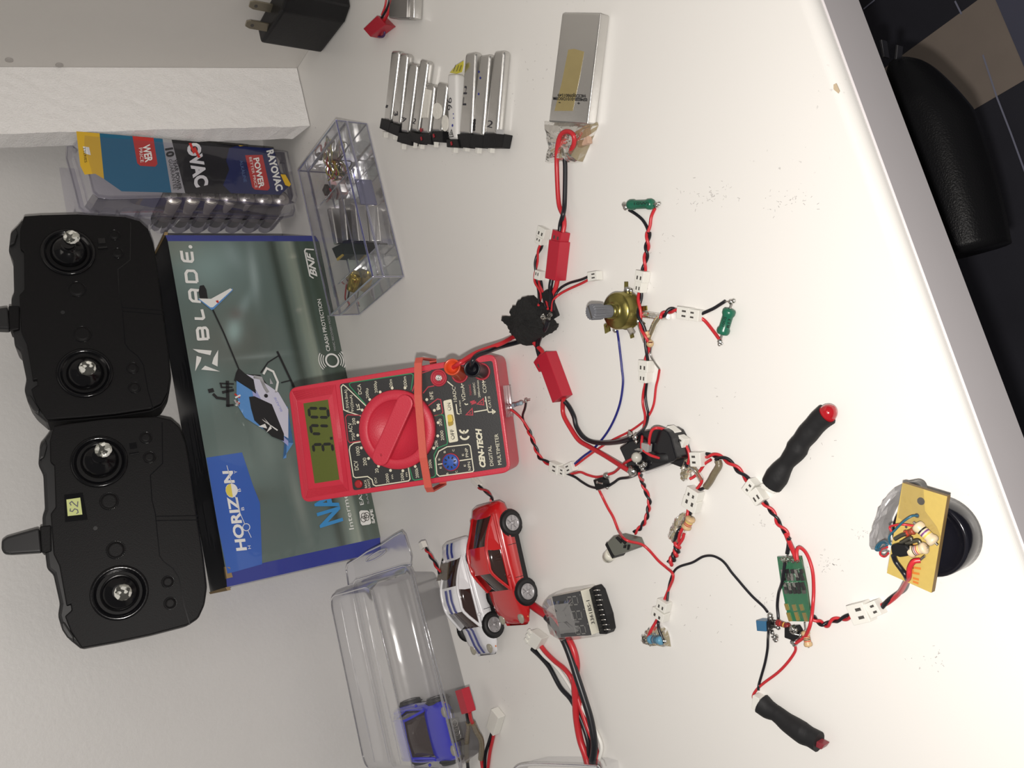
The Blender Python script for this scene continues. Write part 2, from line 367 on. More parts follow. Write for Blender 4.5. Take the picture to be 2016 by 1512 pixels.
# inner carton: black top, blue bevelled side panels
b = MB(); F1, F2, FD = 0.0062, 0.0105, 0.0035
vs = [bc(0, 0, 0), bc(BW, 0, 0), bc(BW, HB, 0), bc(0, HB, 0), bc(-F1, 0, FD), bc(BW + F2, 0, FD), bc(BW + F2, HB, FD), bc(-F1, HB, FD), bc(-F1, 0, DEP), bc(BW + F2, 0, DEP), bc(BW + F2, HB, DEP), bc(-F1, HB, DEP)]
for v in vs:
    v.z = max(v.z, 0.0004)
    v.y = min(v.y, WY - 0.001)
b.add(vs, [[0, 4, 8, 9, 5, 1], [8, 11, 10, 9]], card); b.add(vs, [[0, 3, 7, 4], [4, 7, 11, 8]], bblue); b.add(vs, [[1, 5, 6, 2], [5, 9, 10, 6]], bblue); b.add(vs, [[3, 2, 6, 10, 11, 7]], card)
art = mat('printed photo background', (0.10, 0.15, 0.145), 0.3, coat=0.4)
nt = art.node_tree; pb = nt.nodes['Principled BSDF']
tc = nt.nodes.new('ShaderNodeTexCoord'); mp = nt.nodes.new('ShaderNodeMapping'); mp.inputs['Scale'].default_value = (9, 9, 22); nt.links.new(tc.outputs['Object'], mp.inputs[0])
nn = nt.nodes.new('ShaderNodeTexNoise'); nn.inputs['Scale'].default_value = 1.0; nn.inputs['Detail'].default_value = 1.5; nt.links.new(mp.outputs[0], nn.inputs[0])
rp = nt.nodes.new('ShaderNodeValToRGB'); el = rp.color_ramp.elements
el[0].position = 0.30; el[0].color = (0.050, 0.066, 0.056, 1); el[1].position = 0.78; el[1].color = (0.27, 0.37, 0.36, 1)
e = el.new(0.45); e.color = (0.115, 0.165, 0.15, 1); e = el.new(0.6); e.color = (0.15, 0.22, 0.215, 1)
nt.links.new(nn.outputs[0], rp.inputs[0]); nt.links.new(rp.outputs[0], pb.inputs['Base Color'])
b.add(vs, [[0, 1, 2, 3]], art)
b.build('carton', box)
b = MB(); Lb = 0.00012
def bp(pts, m, h=1, cr=C4): b.face([bxp(*cr(x, y), Lb * h) for x, y in pts], m)
def bl(pts, wd, m, h=3, cr=C4, closed=False): b.line([bxp(*cr(x, y), Lb * h) for x, y in pts], wd, m, BX.n, closed)
# the blurred workshop photograph printed on the front: a fine grid of printed colour
def artcol(x, y):
    c = Vector((0.115, 0.160, 0.148))
    def mixin(col, k):
        nonlocal c
        k = max(0.0, min(1.0, k)); c = c * (1 - k) + Vector(col) * k
    def blob(cx, cy, rx, ry, col, k=1.0, ang=0.0):
        dx, dy = x - cx, y - cy; ca, sa = math.cos(ang), math.sin(ang); u, v = dx * ca + dy * sa, -dx * sa + dy * ca
        mixin(col, k * math.exp(-(u / rx) ** 2 - (v / ry) ** 2))
    def band(x0, w0, col, k=1.0, slope=0.235):
        mixin(col, k * math.exp(-((x - slope * (y - 150) - x0) / w0) ** 2))
    blob(300, 180, 170, 130, (0.17, 0.19, 0.155), .8); blob(520, 330, 260, 190, (0.22, 0.32, 0.315), .85); blob(700, 900, 300, 200, (0.12, 0.135, 0.12), .9)
    blob(690, 250, 60, 110, (0.27, 0.36, 0.37), .5, -.5); blob(850, 390, 34, 190, (0.33, 0.42, 0.42), .75, -.12); blob(770, 640, 40, 160, (0.24, 0.33, 0.33), .7, .45); blob(700, 820, 60, 90, (0.30, 0.42, 0.41), .9)
    blob(700, 430, 110, 130, (0.13, 0.19, 0.185), .55); blob(720, 690, 60, 50, (0.13, 0.11, 0.10), .7)
    blob(420, 1010, 300, 60, (0.13, 0.15, 0.14), .7); blob(470, 1260, 120, 180, (0.17, 0.25, 0.245), .7); blob(900, 1010, 190, 16, (0.30, 0.36, 0.35), .5, -.1)
    band(985, 40, (0.045, 0.062, 0.05), .95); band(1030, 14, (0.14, 0.17, 0.14), .5); band(1095, 42, (0.25, 0.30, 0.25), .9); band(1130, 16, (0.36, 0.40, 0.33), .6); band(1180, 26, (0.07, 0.09, 0.07), .85); band(1260, 70, (0.05, 0.075, 0.055), .9); band(1360, 60, (0.045, 0.06, 0.045), .7)
    blob(1150, 250, 22, 14, (0.5, 0.5, 0.42), .6); blob(1200, 660, 22, 16, (0.45, 0.45, 0.40), .5)
    blob(700, 1900, 260, 200, (0.19, 0.26, 0.245), .7); blob(700, 2100, 330, 60, (0.10, 0.12, 0.105), .8, -.1); blob(950, 1700, 90, 260, (0.22, 0.28, 0.26), .5, -.2); blob(1190, 2100, 40, 300, (0.28, 0.32, 0.29), .6, -.25); blob(850, 2350, 300, 120, (0.13, 0.165, 0.155), .6)
    return c
pa_ = mat('printed workshop photograph', (0.5, 0.5, 0.5), 0.28, coat=0.4); nt = pa_.node_tree; at = nt.nodes.new('ShaderNodeVertexColor'); at.layer_name = 'print'; nt.links.new(at.outputs['Color'], nt.nodes['Principled BSDF'].inputs['Base Color'])
g = MB(); NU, NV = 110, 56; iv = lambda px, py: ((px - 280) * 3.877, (py - 440) * 3.877); cols = []
for i in range(NU + 1):
    for j in range(NV + 1):
        p = BA + ex * (BW * i / NU) + upd * (HB * j / NV) + BX.n * 0.00006; d = M @ (p - CAM); px, py = d.x / d.z * F + 1008, d.y / d.z * F + 756
        g.v.append(p); cols.append(artcol(*iv(px, py)))
k_ = g.mi(pa_)
for i in range(NU):
    for j in range(NV): q = i * (NV + 1) + j; g.f.append([q, q + NV + 1, q + NV + 2, q + 1]); g.m.append(k_); g.sm.append(True)
go = g.build('photo_print', box); ca_ = go.data.color_attributes.new('print', 'FLOAT_COLOR', 'POINT')
for i, c in enumerate(cols): ca_.data[i].color = (c.x, c.y, c.z, 1)
# the maker's lettering: stroke letters with rounded corners
W4 = 0.0020
def letter(strokes, bl0, br0, tl0):
    O = Vector(bl0); X = Vector(br0) - O; Y = Vector(tl0) - O
    k = 0
    for s_ in strokes:
        q = [O + X * u + Y * v for u, v in s_]
        for a_, e_ in zip(q, q[1:]):
            k += 1; bl([tuple(a_), tuple(e_)], W4, WPR, 5 + 0.08 * k)
        for a_ in q[1:-1]: k += 1; b.disc(bxp(*C4(*a_), Lb * (5 + 0.08 * k)), ex, upd, W4 / 2, WPR, 12)
LET = {'B': [[(0, 0), (0, 1), (0.8, 1), (1, 0.85), (1, 0.62), (0.85, 0.5), (0, 0.5)], [(0.85, 0.5), (1, 0.38), (1, 0.15), (0.8, 0), (0, 0)]],
       'L': [[(0, 1), (0, 0.2), (0.15, 0), (1, 0)]], 'A': [[(0, 0), (0, 0.8), (0.2, 1), (0.8, 1), (1, 0.8), (1, 0)], [(0, 0.42), (1, 0.42)]],
       'D': [[(0, 0), (0, 1), (0.75, 1), (1, 0.8), (1, 0.2), (0.75, 0), (0, 0)]], 'E': [[(1, 1), (0.2, 1), (0, 0.85), (0, 0.15), (0.2, 0), (1, 0)], [(0, 0.5), (0.9, 0.5)]]}
letter(LET['B'], (505, 880), (495, 795), (428, 884)); letter(LET['L'], (473, 728), (455, 655), (400, 725)); letter(LET['A'], (447, 598), (437, 512), (368, 590))
letter(LET['D'], (420, 447), (410, 362), (340, 445)); letter(LET['E'], (388, 292), (378, 215), (308, 285))
b.disc(bxp(*C4(368, 178), Lb * 5), ex, upd, 0.0014, WPR, 12)
for tri in ([(385, 958), (530, 970), (520, 1005), (430, 985)], [(415, 1010), (452, 1022), (445, 1050), (404, 1128)], [(480, 1085), (595, 1130), (450, 1115)], [(580, 965), (575, 1092), (532, 1070), (545, 1025)]): bp(tri, WPR, 5)
# tail rotor, boom, fuselage of the printed helicopter
hb = mat('printed helicopter blue', (0.10, 0.28, 0.62), 0.3, coat=0.4); hw = mat('printed helicopter white', (0.62, 0.62, 0.74), 0.3, coat=0.4); hl = mat('printed helicopter lilac', (0.36, 0.38, 0.68), 0.3, coat=0.4)
bp([(440, 475), (470, 470), (490, 505), (500, 570), (520, 590), (440, 570), (430, 520)], BPR, 6)
bp([(425, 575), (530, 660), (545, 655), (692, 510), (688, 495), (520, 580)], hb, 7); bp([(430, 572), (525, 575), (672, 495), (688, 505), (540, 640), (520, 640)], WPR, 8)
bp([(560, 590), (580, 585), (585, 605), (570, 605)], RDB, 9)
bl([(535, 650), (620, 830), (735, 1105)], 0.0012, BPR, 6)
bl([(1030, 975), (1160, 1250)], 0.0017, BPR, 6); bl([(1040, 1010), (960, 1060), (905, 1140)], 0.0010, BPR, 6); bl([(1140, 1195), (1060, 1215)], 0.001, BPR, 6)
bp([(735, 1100), (790, 1150), (900, 1155), (1000, 1290), (900, 1300), (700, 1200), (715, 1140)], BPR, 6)
bl([(925, 1150), (950, 1105), (1000, 1130), (1035, 1210), (1020, 1290)], 0.0016, WPR, 8)
bl([(850, 1170), (905, 1180), (935, 1250), (960, 1290)], 0.0024, mat('printed grey', (0.4, 0.4, 0.42), 0.4), 8)
bp([(975, 1180), (1000, 1225), (975, 1225)], mat('printed grey', (0.4, 0.4, 0.42), 0.4), 9)
C5l = lambda pts: [tuple(((350 + x / 3.78 - 280) * 3.877, (780 + y / 3.78 - 440) * 3.877)) for x, y in pts]
bp([(720, 1200), (860, 1290), (1000, 1340), (1110, 1400), (1100, 1790), (1075, 1795)] + C5l([(860, 350), (790, 340), (500, 160), (440, 60)]) + [(745, 1400), (720, 1300)], hb, 7)
bp([(790, 1150), (860, 1165), (1040, 1290), (1115, 1420), (1115, 1640), (1050, 1600), (880, 1290)], hw, 8)
bp([(830, 1230), (880, 1290), (1050, 1600), (1115, 1660), (1115, 1700), (960, 1560), (860, 1380)], hl, 8.5)
bp([(735, 1110), (850, 1190), (870, 1300), (720, 1190)], BPR, 9)
bp(C5l([(530, 5), (570, 0), (700, 60), (790, 280), (790, 335), (700, 300), (570, 180), (545, 90)]), BPR, 9)
for pts in ([(600, 225), (650, 205), (665, 240)], [(660, 270), (700, 240), (640, 160), (690, 215)], [(625, 170), (745, 250), (740, 258), (640, 185)]): bp(C5l(pts), WPR, 10)
b.disc(bxp(*C4(945, 1315), Lb * 10), ex, upd, 0.0015, BPR, 10)
b.text('BLADE', bxp(*C5(780, 112), Lb * 10), bxp(*C5(728, 5), Lb * 10), bxp(*C5(766, 116), Lb * 10) - bxp(*C5(780, 112), Lb * 10), hl, 0.02)
for pts, wd in (([(590, 1220), (700, 1225)], .0012), ([(600, 1222), (605, 1250), (690, 1250)], .0012), ([(650, 1200), (655, 1400)], .0024), ([(610, 1290), (700, 1270)], .002), ([(640, 1390), (700, 1385)], .0016), ([(520, 1260), (530, 1290)], .004), ([(540, 1300), (570, 1330), (640, 1340)], .002)): bl(pts, wd, BPR, 6)
for pts, m in (([(705, 1300), (745, 1330)], RDB), ([(710, 1330), (750, 1310)], WPR), ([(715, 1360), (745, 1375)], RDB), ([(715, 1390), (740, 1360)], WPR), ([(705, 1345), (730, 1392)], mat('printed grey', (0.4, 0.4, 0.42), 0.4))): bl(pts, 0.0012, m, 10)
# crash protection line, maker's sub-brand, blue corner logo and other lettering
def bt(txt, a, e, u, m=WPR, cr=C4, bold=0.0, h=6, shear=0.0):
    pa = bxp(*cr(*a), Lb * h); b.text(txt, pa, bxp(*cr(*e), Lb * h), bxp(*cr(*u), Lb * h) - pa, m, bold, shear)
bt('CRASH PROTECTION', (1435, 972), (1362, 575), (1408, 977), bold=0.01)
bt('PANIC RECOVERY MODE', (1480, 968), (1428, 700), (1464, 970), mat('printed grey', (0.4, 0.4, 0.42), 0.4))
o_ = C4(1450, 1045)
for r0, r1 in ((0.0052, 0.0064),): b.ring(bxp(*o_, Lb * 6), ex, upd, 0.0044, 0.0058, WPR)
for dx, rr_ in ((0, 0.0075), (0, 0.0092), (0, 0.0109)):
    for sgn in (0, math.pi):
        c = bxp(*o_, Lb * 6); pts = [c + (upd * math.cos(t) + ex * math.sin(t)) * rr_ for t in [sgn - 0.65 + 1.3 * k / 8 for k in range(9)]]
        b.line(pts, 0.0007, WPR, BX.n)
bt('BNF', (1335, 405), (1300, 225), (1287, 400), bold=0.03, shear=0.25)
bl([(1308, 418), (1280, 400), (1240, 210), (1248, 195), (1310, 200)], 0.0011, WPR, 6)
nav = mat('printed logo blue', (0.045, 0.13, 0.48), 0.3, coat=0.4)
q = lambda pts, m, h=2: bp(pts, m, h, C5)
q([(212, 458), (478, 418), (560, 665), (612, 795), (628, 1250), (412, 1310), (370, 1320), (300, 980)], nav, 4)
bt('HORIZON', (512, 1145), (405, 555), (440, 1152), cr=C5, bold=0.035)
yel = mat('printed yellow', (0.75, 0.62, 0.10), 0.4)
c = bxp(*C5(402, 700), Lb * 8); e1 = (bxp(*C5(392, 640), Lb * 8) - c); e2 = (bxp(*C5(358, 707), Lb * 8) - c)
pts = [c + e1 * math.cos(t) * 0.82 + e2 * math.sin(t) for t in [math.pi * k / 14 for k in range(15)]]; b.face(pts, yel)
pts = [c + e1 * math.cos(t) * 0.82 + e2 * math.sin(t) for t in [math.pi + math.pi * k / 14 for k in range(15)]]; b.face(pts, WPR)
for t_, p_ in (('H', (545, 1135)), ('B', (495, 848)), ('B', (470, 710)), ('Y', (442, 575))): bt(t_, p_, (p_[0] - 3, p_[1] - 24), (p_[0] - 22, p_[1] + 2), cr=C5, h=6)
bl([(547, 1052), (520, 995)], 0.0004, WPR, 6, C5); bl([(500, 955), (455, 850), (365, 515)], 0.0004, WPR, 6, C5); b.ring(bxp(*C5(510, 975), Lb * 6), ex, upd, 0.0022, 0.0027, WPR)
cy = mat('printed cyan', (0.05, 0.28, 0.62), 0.3)
bt('NANO', (1225, 930), (1110, 460), (1065, 980), cy, C5, 0.03)
bt('Intermediate', (1312, 988), (1225, 560), (1276, 994), cr=C5)
bt('EASY', (1385, 805), (1355, 665), (1358, 812), cr=C5); bt('SAFE', (1425, 800), (1405, 690), (1412, 803), mat('printed grey', (0.4, 0.4, 0.42), 0.4), C5)
q([(1350, 862), (1362, 850), (1410, 850), (1425, 862), (1440, 945), (1425, 955), (1375, 962), (1362, 950)], WPR, 6)
for cc in ((1385, 890), (1382, 915), (1405, 905), (1407, 885)): b.ring(bxp(*C5(*cc), Lb * 8), ex, upd, 0.0018, 0.0023, DGR)
bt('SAFE', (1468, 945), (1448, 840), (1448, 948), cr=C5, bold=0.03)
b.build('front_print', box)
# fine print on the black top of the box, torn cardboard corners
b = MB(); TP = Fr(bc(0, HB, 0) + Vector((0, 0, 0.0003)), ex, dn); pg = mat('tiny grey print', (0.10, 0.10, 0.11), 0.6)
for k in range(15):
    for j, (u0, u1) in enumerate(((0.03, 0.115), (0.125, 0.175), (0.19, 0.225))):
        if rr.random() < 0.9:
            v_ = 0.004 + k * 0.003; b.line([TP.w(u0, v_, 0), TP.w(u0 + (u1 - u0) * rr.uniform(0.6, 1), v_, 0)], 0.0005, pg, UP)
b.build('fine_print', box)
for u, s_ in ((0, -1), (BW, 1)):
    b = MB()
    q0 = bc(u + s_ * (F1 if u == 0 else F2), HB, FD); q1 = bc(u + s_ * (F1 if u == 0 else F2), HB, DEP * 0.95); q1.y = min(q1.y, WY - 0.002)
    b.prism([q0 + UP * 0.001, q1 + UP * 0.001, q1 + ex * s_ * 0.0015 + UP * 0.0005, q0 + ex * s_ * 0.0025 + UP * 0.0002], (0, 0, -0.0025), brn)
    if u == 0: b.build('torn_corner', box)
b.prism([bc(BW - 0.003, HB + .0002, -0.0004), bc(BW + 0.005, HB + .0002, 0.0), bc(BW + 0.005, HB - 0.004, 0.0), bc(BW - 0.002, HB - 0.003, -0.0006)], dn * 0.003, brn)
b.build('torn_corner', box)

# ------------------------------------------------------------------ the two drone controllers leaning on the wall on top of the box
KT = math.radians(78); KB = Vector((0, 0.583, HB + 0.004))
def kfr(): return Fr(KB, (-1, 0, 0), Vector((0, math.cos(KT), math.sin(KT))))
KF = kfr()
if KF.n.y > 0: KF.n = -KF.n
def khit(x, y, h=0.0):
    r_ = ray(x, y); o = KF.o + KF.n * h; return CAM + r_ * ((o - CAM).dot(KF.n) / r_.dot(KF.n))
def kuv(x, y): return KF.uv(khit(*C3(x, y)))
a2, b2 = kuv(592, 330), kuv(712, 1110)
a1 = KF.uv(khit(*C2(462, 265))); b1 = KF.uv(khit(*C2(575, 1082)))
rub = mat('matte black controller shell', (0.0065, 0.0062, 0.0068), 0.5, bump=0.12, bscale=1400, spec=0.16); glb = mat('glossy black', (0.005, 0.005, 0.006), 0.14, spec=0.35)
bump_ = mat('dark grey bumper', (0.022, 0.022, 0.023), 0.42, spec=0.3); gem = mat('faceted jewel', (0.75, 0.75, 0.68), 0.08, 0.35)
nt = gem.node_tree; vo = nt.nodes.new('ShaderNodeTexVoronoi'); vo.inputs['Scale'].default_value = 480; tc = nt.nodes.new('ShaderNodeTexCoord'); nt.links.new(tc.outputs['Object'], vo.inputs['Vector'])
rp = nt.nodes.new('ShaderNodeValToRGB'); rp.color_ramp.interpolation = 'CONSTANT'; el = rp.color_ramp.elements; el[0].color = (0.10, 0.10, 0.09, 1); el[1].position = 0.72; el[1].color = (0.9, 0.9, 0.84, 1); e = el.new(0.35); e.color = (0.45, 0.45, 0.40, 1)  # jewel sparkle painted into the base colour as bright and dark cells
sp3 = nt.nodes.new('ShaderNodeSeparateColor'); nt.links.new(vo.outputs['Color'], sp3.inputs[0]); nt.links.new(sp3.outputs[0], rp.inputs[0]); nt.links.new(rp.outputs[0], nt.nodes['Principled BSDF'].inputs['Base Color'])
def controller(A0, B0, label, screen):
    # local map: photo-crop outline of the lower controller carried onto this one
    def mp_(p):
        u = kuv(*p); d = b2 - a2; e = u - a2; L2 = d.length_squared
        s_, t_ = e.dot(d) / L2, (e.x * d.y - e.y * d.x) / L2
        D2 = B0 - A0; return A0 + D2 * s_ - Vector((-D2.y, D2.x)) * t_
    def w3(p, h=0): u = mp_(p); return KF.w(0, 0, 0) + KF.ex * u.x + KF.ey * u.y + KF.n * h
    root = thing('remote_controller', w3((700, 700)), label, 'remote control', None)
    out = [(300, 125), (270, 172), (232, 215), (222, 340), (252, 400), (262, 610), (246, 650), (250, 760), (275, 965), (312, 995), (352, 1175), (340, 1245), (365, 1330), (405, 1385), (480, 1445), (700, 1405), (900, 1362), (1120, 1305), (1185, 1262), (1222, 1180), (1236, 1080), (1215, 900), (1175, 640), (1130, 330), (1110, 215), (1075, 120), (1020, 72), (930, 55), (640, 68), (420, 95)]
    T = 0.030
    b = MB(); b.prism([w3(p, -0.004) for p in out], KF.n * -(T - 0.004), bump_, 0.004, 3); b.build('back_shell', root)
    face = [(318, 118), (296, 200), (298, 330), (322, 350), (330, 600), (300, 640), (318, 880), (352, 950), (395, 1190), (420, 1180), (425, 1215), (385, 1250), (420, 1340), (485, 1440), (700, 1400), (900, 1358), (1115, 1300), (1180, 1258), (1216, 1180), (1230, 1080), (1210, 900), (1170, 640), (1126, 330), (1105, 215), (1070, 124), (1018, 78), (930, 60), (640, 72), (420, 100)]
    b = MB(); b.prism([w3(p, 0.0) for p in face], KF.n * -0.012, rub, 0.0035, 4); fp = b.build('face_shell', root)
    b = MB()
    seam = [(965, 95), (968, 340), (895, 410), (905, 560), (925, 640), (950, 890), (975, 925), (1030, 965), (1065, 1020), (1095, 1180), (1130, 1300)]
    for pts in (seam, [(930, 655), (1180, 650)], [(930, 680), (1182, 676)]): b.line([w3(p, 0.00015) for p in pts], 0.0006, glb, KF.n)
    b.build('panel_seam', root)
    def circ(c, rad, h): cc = w3(c, h); return cc, rad
    for c, gm, R in (((592, 330), (630, 272), 0.0170), ((712, 1110), (742, 1120), 0.0170)):
        cc = w3(c, 0.0)
        b = MB(); b.lathe([(R, -0.001), (R, 0.0012), (R - 0.001, 0.0018), (R - 0.0025, 0.0012), (R - 0.0040, -0.0002), (0.009, -0.0003)], cc, KF.n, glb, 40); st = b.build('joystick_ring', root)
        g = khit(*C3(*gm), 0.024) if A0 == a2 else None
        tip = w3(gm, 0) if g is None else w3(gm, 0)
        ax = KF.n * 0.018
        b = MB(); b.lathe([(0.0115, 0.0), (0.0108, 0.003), (0.0086, 0.0058), (0.0052, 0.0074), (0.0032, 0.0088), (0.0028, 0.0125), (0.0044, 0.014)], cc + (tip - cc) * 0.08, KF.n + (tip - cc) * 6, glb, 32); js = b.build('joystick', root)
        b = MB(); top = cc + (tip - cc) * 0.72 + KF.n * 0.0142; b.lathe([(0.0048, 0), (0.0051, 0.0010), (0.0043, 0.0019), (0.0020, 0.0024)], top, KF.n + (tip - cc) * 4, gem, 12, smooth=False)
        b.build('jewel_cap', js)
    for c, rd in (((650, 565), 0.0054), ((690, 855), 0.0054), ((868, 187), 0.0037), ((890, 303), 0.0037), ((1000, 1045), 0.0037), ((1014, 1172), 0.0037)):
        b = MB(); cc = w3(c, 0); b.lathe([(rd + 0.0004, -0.0002), (rd + 0.0004, 0.0003), (rd, 0.0004), (rd, 0.0002), (rd - 0.0006, 0.001), (rd - 0.0018, 0.0013)], cc, KF.n, rub, 28, mats=[glb, glb, glb, rub, rub]); b.build('button', root)
    b = MB(); cc = w3((793, 235), 0.0003); b.box(cc, KF.ex * 0.002, KF.ey * 0.0022, KF.n * 0.0004, glb); cc = w3((800, 280), 0.0006); b.box(cc, KF.ex * 0.0008, KF.ey * 0.003, KF.n * 0.0007, glb, 0.0002); b.build('switch', root)
    b = MB(); cc = w3((568, 726), 0.0003); b.disc(cc, KF.ex, KF.ey, 0.0013, bump_, 14); b.build('indicator_light', root)
    # shoulder buttons and antenna hinge block
    for pts in ([(268, 190), (236, 240), (232, 320), (262, 300), (280, 230)], [(362, 1290), (380, 1280), (440, 1370), (436, 1400), (400, 1378), (368, 1330)]):
        b = MB(); b.prism([w3(p, -0.001) for p in pts], KF.n * -0.014, bump_, 0.0012); b.build('shoulder_button', root)
    b = MB(); b.prism([w3(p, -0.001) for p in [(235, 712), (302, 705), (305, 860), (262, 872), (245, 868)]], KF.n * -0.016, rub, 0.0012)
    ant = b.build('antenna_base', root)
    b = MB(); b.prism([w3(p, 0.0) for p in [(232, 722), (40, 775), (8, 798), (6, 850), (22, 876), (60, 880), (246, 868)]], KF.n * -0.008, bump_, 0.002, 3); b.build('antenna', root)
    if screen:
        b = MB(); b.prism([w3(p, 0.0006) for p in [(380, 525), (492, 512), (522, 675), (385, 690)]], KF.n * -0.0006, glb, 0.0002); scn = b.build('display_window', root)
        b = MB(); yl = mat('yellow paper label', (0.62, 0.68, 0.28), 0.7); b.prism([w3(p, 0.0012) for p in [(396, 557), (478, 545), (491, 645), (404, 655)]], KF.n * -0.0004, yl)
        pa = w3((464, 630), 0.0013)
        ink = mat('grey pen ink', (0.12, 0.12, 0.14), 0.6)
        b.line([w3(p, 0.0014) for p in [(420, 610), (418, 625), (432, 628), (445, 612), (462, 618), (466, 634), (455, 640)]], 0.0006, ink, KF.n)
        b.line([w3(p, 0.0014) for p in [(425, 592), (416, 578), (428, 568), (445, 585), (462, 598), (464, 568)]], 0.0006, ink, KF.n)
        b.build('paper_label', scn)
    return root
controller(a2, b2, 'black drone controller with a yellow S2 paper label on its display', True)
controller(a1, b1, 'black drone controller without a paper label, leaning nearer the battery package', False)
# ------------------------------------------------------------------ battery package standing upside down against the wall
YP = 0.616; YL = 0.5945
pk = thing('battery_package', P(583, 420, 0), 'clear plastic battery package with black and teal label, standing against the wall beside the styrofoam', 'battery package')
def pp(x, y, Y=YP): return PY(*C1(x, y), Y)
cpl = clear('clear purple-grey tray plastic', (0.94, 0.935, 0.965), (0.66, 0.65, 0.76), 0.55, 0.08, 0.012, (0.5, 0.5, 0.6), 0.3, 80)
out = [(400, 700), (1560, 690), (1600, 800), (1650, 1000), (1682, 1150), (1684, 1190), (1660, 1225), (1600, 1240), (1000, 1228), (540, 1218), (480, 1208), (450, 1180), (425, 1080), (396, 970), (376, 900), (378, 820)]
def ringify(b, rings, m, cap0=False, cap1=False, smooth=False):
    n = len(rings[0]); o = len(b.v)
    vs = [p for r_ in rings for p in r_]
    fs = [[i * n + j, i * n + (j + 1) % n, (i + 1) * n + (j + 1) % n, (i + 1) * n + j] for i in range(len(rings) - 1) for j in range(n)]
    if cap0: fs.append(list(range(n))[::-1])
    if cap1: fs.append([(len(rings) - 1) * n + j for j in range(n)])
    b.add(vs, fs, m, smooth)
def shrinkp(pts, k):
    c = sum((Vector(p) for p in pts), Vector((0, 0, 0))) / len(pts); return [c + (Vector(p) - c).normalized() * max(0, (Vector(p) - c).length - k) for p in pts]
fr_ = [pp(*p) for p in out]
for v in fr_: v.z = max(v.z, 0.0006); v.x = min(v.x, 0.3675)
b = MB(); in1 = shrinkp(fr_, 0.0035); in2 = [p + Vector((0, YL + 0.0008 - YP, 0)) for p in shrinkp(fr_, 0.006)]
ringify(b, [fr_, [p + Vector((0, -0.0006, 0)) for p in in1], in2, [p + Vector((0, -0.0015, 0)) for p in shrinkp(in2, 0.0035)]], cpl, cap1=True)
for k_ in (0, 1):
    e = fr_ if k_ == 0 else in2
    b.tube(e + [e[0]], 0.0006, cpl, 6, 0)
b.build('front_window', pk)
# back tray with a scalloped pocket for every battery
b = MB(); pit = 0.0137
cells = [(985, 1108), (1092, 1108), (1198, 1110), (1300, 1112), (1402, 1115), (1502, 1120), (1598, 1122)]
cc = [pp(x, y, YL + 0.0035) for x, y in cells]
for p in cc: p.z = max(p.z, 0.0085)
step = (cc[0] - cc[6]) / 6
allc = [cc[6] + step * k for k in range(11)]
for p in allc:
    vs = []
    for Y in (YP, YP + 0.020, YP + 0.0285):
        rad = 0.0082 if Y < YP + 0.021 else 0.0062
        for j in range(9):
            t = math.pi * j / 8; vs.append(Vector((p.x - 0.003 - rad * math.sin(t), Y, p.z + rad * math.cos(t))))
    b.add(vs, [[r_ * 9 + j, r_ * 9 + j + 1, (r_ + 1) * 9 + j + 1, (r_ + 1) * 9 + j] for r_ in (0, 1) for j in range(8)], cpl, True)
z0, z1 = allc[0].z - 0.008, allc[-1].z + 0.008; xa = allc[0].x; xb = 0.366
b.add([Vector((xa, YP + 0.0285, z0)), Vector((xb, YP + 0.0285, z0)), Vector((xb, YP + 0.0285, z1)), Vector((xa, YP + 0.0285, z1))], [[0, 1, 2, 3]], cpl)
b.build('scalloped_tray', pk)
# printed card
b = MB()
def lp(pts, m, h=1):
    q = [pp(x, y, YL - 0.0002 * h) for x, y in pts]
    for v in q: v.x = min(v.x, 0.3674)
    b.face(q, m)
def lt(t, a, e, u, m=WPR, h=3, bold=0.0):
    pa = pp(*a, YL - 0.0002 * h); b.text(t, pa, pp(*e, YL - 0.0002 * h), pp(a[0] + u[0], a[1] + u[1], YL - 0.0002 * h) - pa, m, bold)
yel2 = mat('label yellow', (0.72, 0.45, 0.03), 0.4); teal = mat('label teal', (0.01, 0.13, 0.24), 0.35); navy = mat('label navy', (0.012, 0.02, 0.10), 0.35); lred = mat('label red', (0.55, 0.03, 0.025), 0.4); lsil = mat('label silver', (0.36, 0.36, 0.37), 0.35); lblk = mat('label black', (0.012, 0.012, 0.014), 0.3)
lp([(425, 700), (555, 700), (590, 1015), (540, 985), (480, 990), (455, 940)], yel2); lp([(555, 700), (905, 700), (972, 1092), (690, 1085), (590, 1015)], teal)
lp([(905, 700), (955, 700), (1050, 1095), (972, 1092)], lsil); lp([(955, 700), (1380, 700), (1380, 1000), (1330, 1100), (1050, 1095)], lblk)
lp([(1345, 790), (1375, 790), (1360, 830)], yel2, 2)
lp([(1300, 840), (1340, 828), (1550, 840), (1590, 980), (1645, 1050), (1590, 1105), (1310, 1095), (1265, 1050), (1300, 960), (1282, 910)], navy, 2)
lp([(745, 740), (862, 740), (893, 930), (880, 945), (795, 940), (778, 925)], lred, 2); lp([(1390, 880), (1488, 878), (1530, 1065), (1518, 1080), (1445, 1075), (1430, 1060)], lred, 3); lp([(1590, 988), (1618, 990), (1650, 1045), (1640, 1058), (1618, 1050)], yel2, 4)
lp([(470, 830), (505, 835), (515, 880), (480, 870)], WPR, 3)
lt('OVAC', (1060, 818), (1112, 1065), (68, -14), bold=0.05); lt('RAYOVAC', (1512, 855), (1568, 1085), (36, -9), bold=0.04, h=4)
lt('POWER', (1437, 898), (1470, 1068), (30, -6), h=5, bold=0.03); lt('BETTER PRICE', (1412, 893), (1447, 1066), (14, -3), h=5); lt('ALKALINE', (1358, 910), (1383, 1035), (17, -3), mat('label pale blue', (0.1, 0.16, 0.32), 0.4), 4)
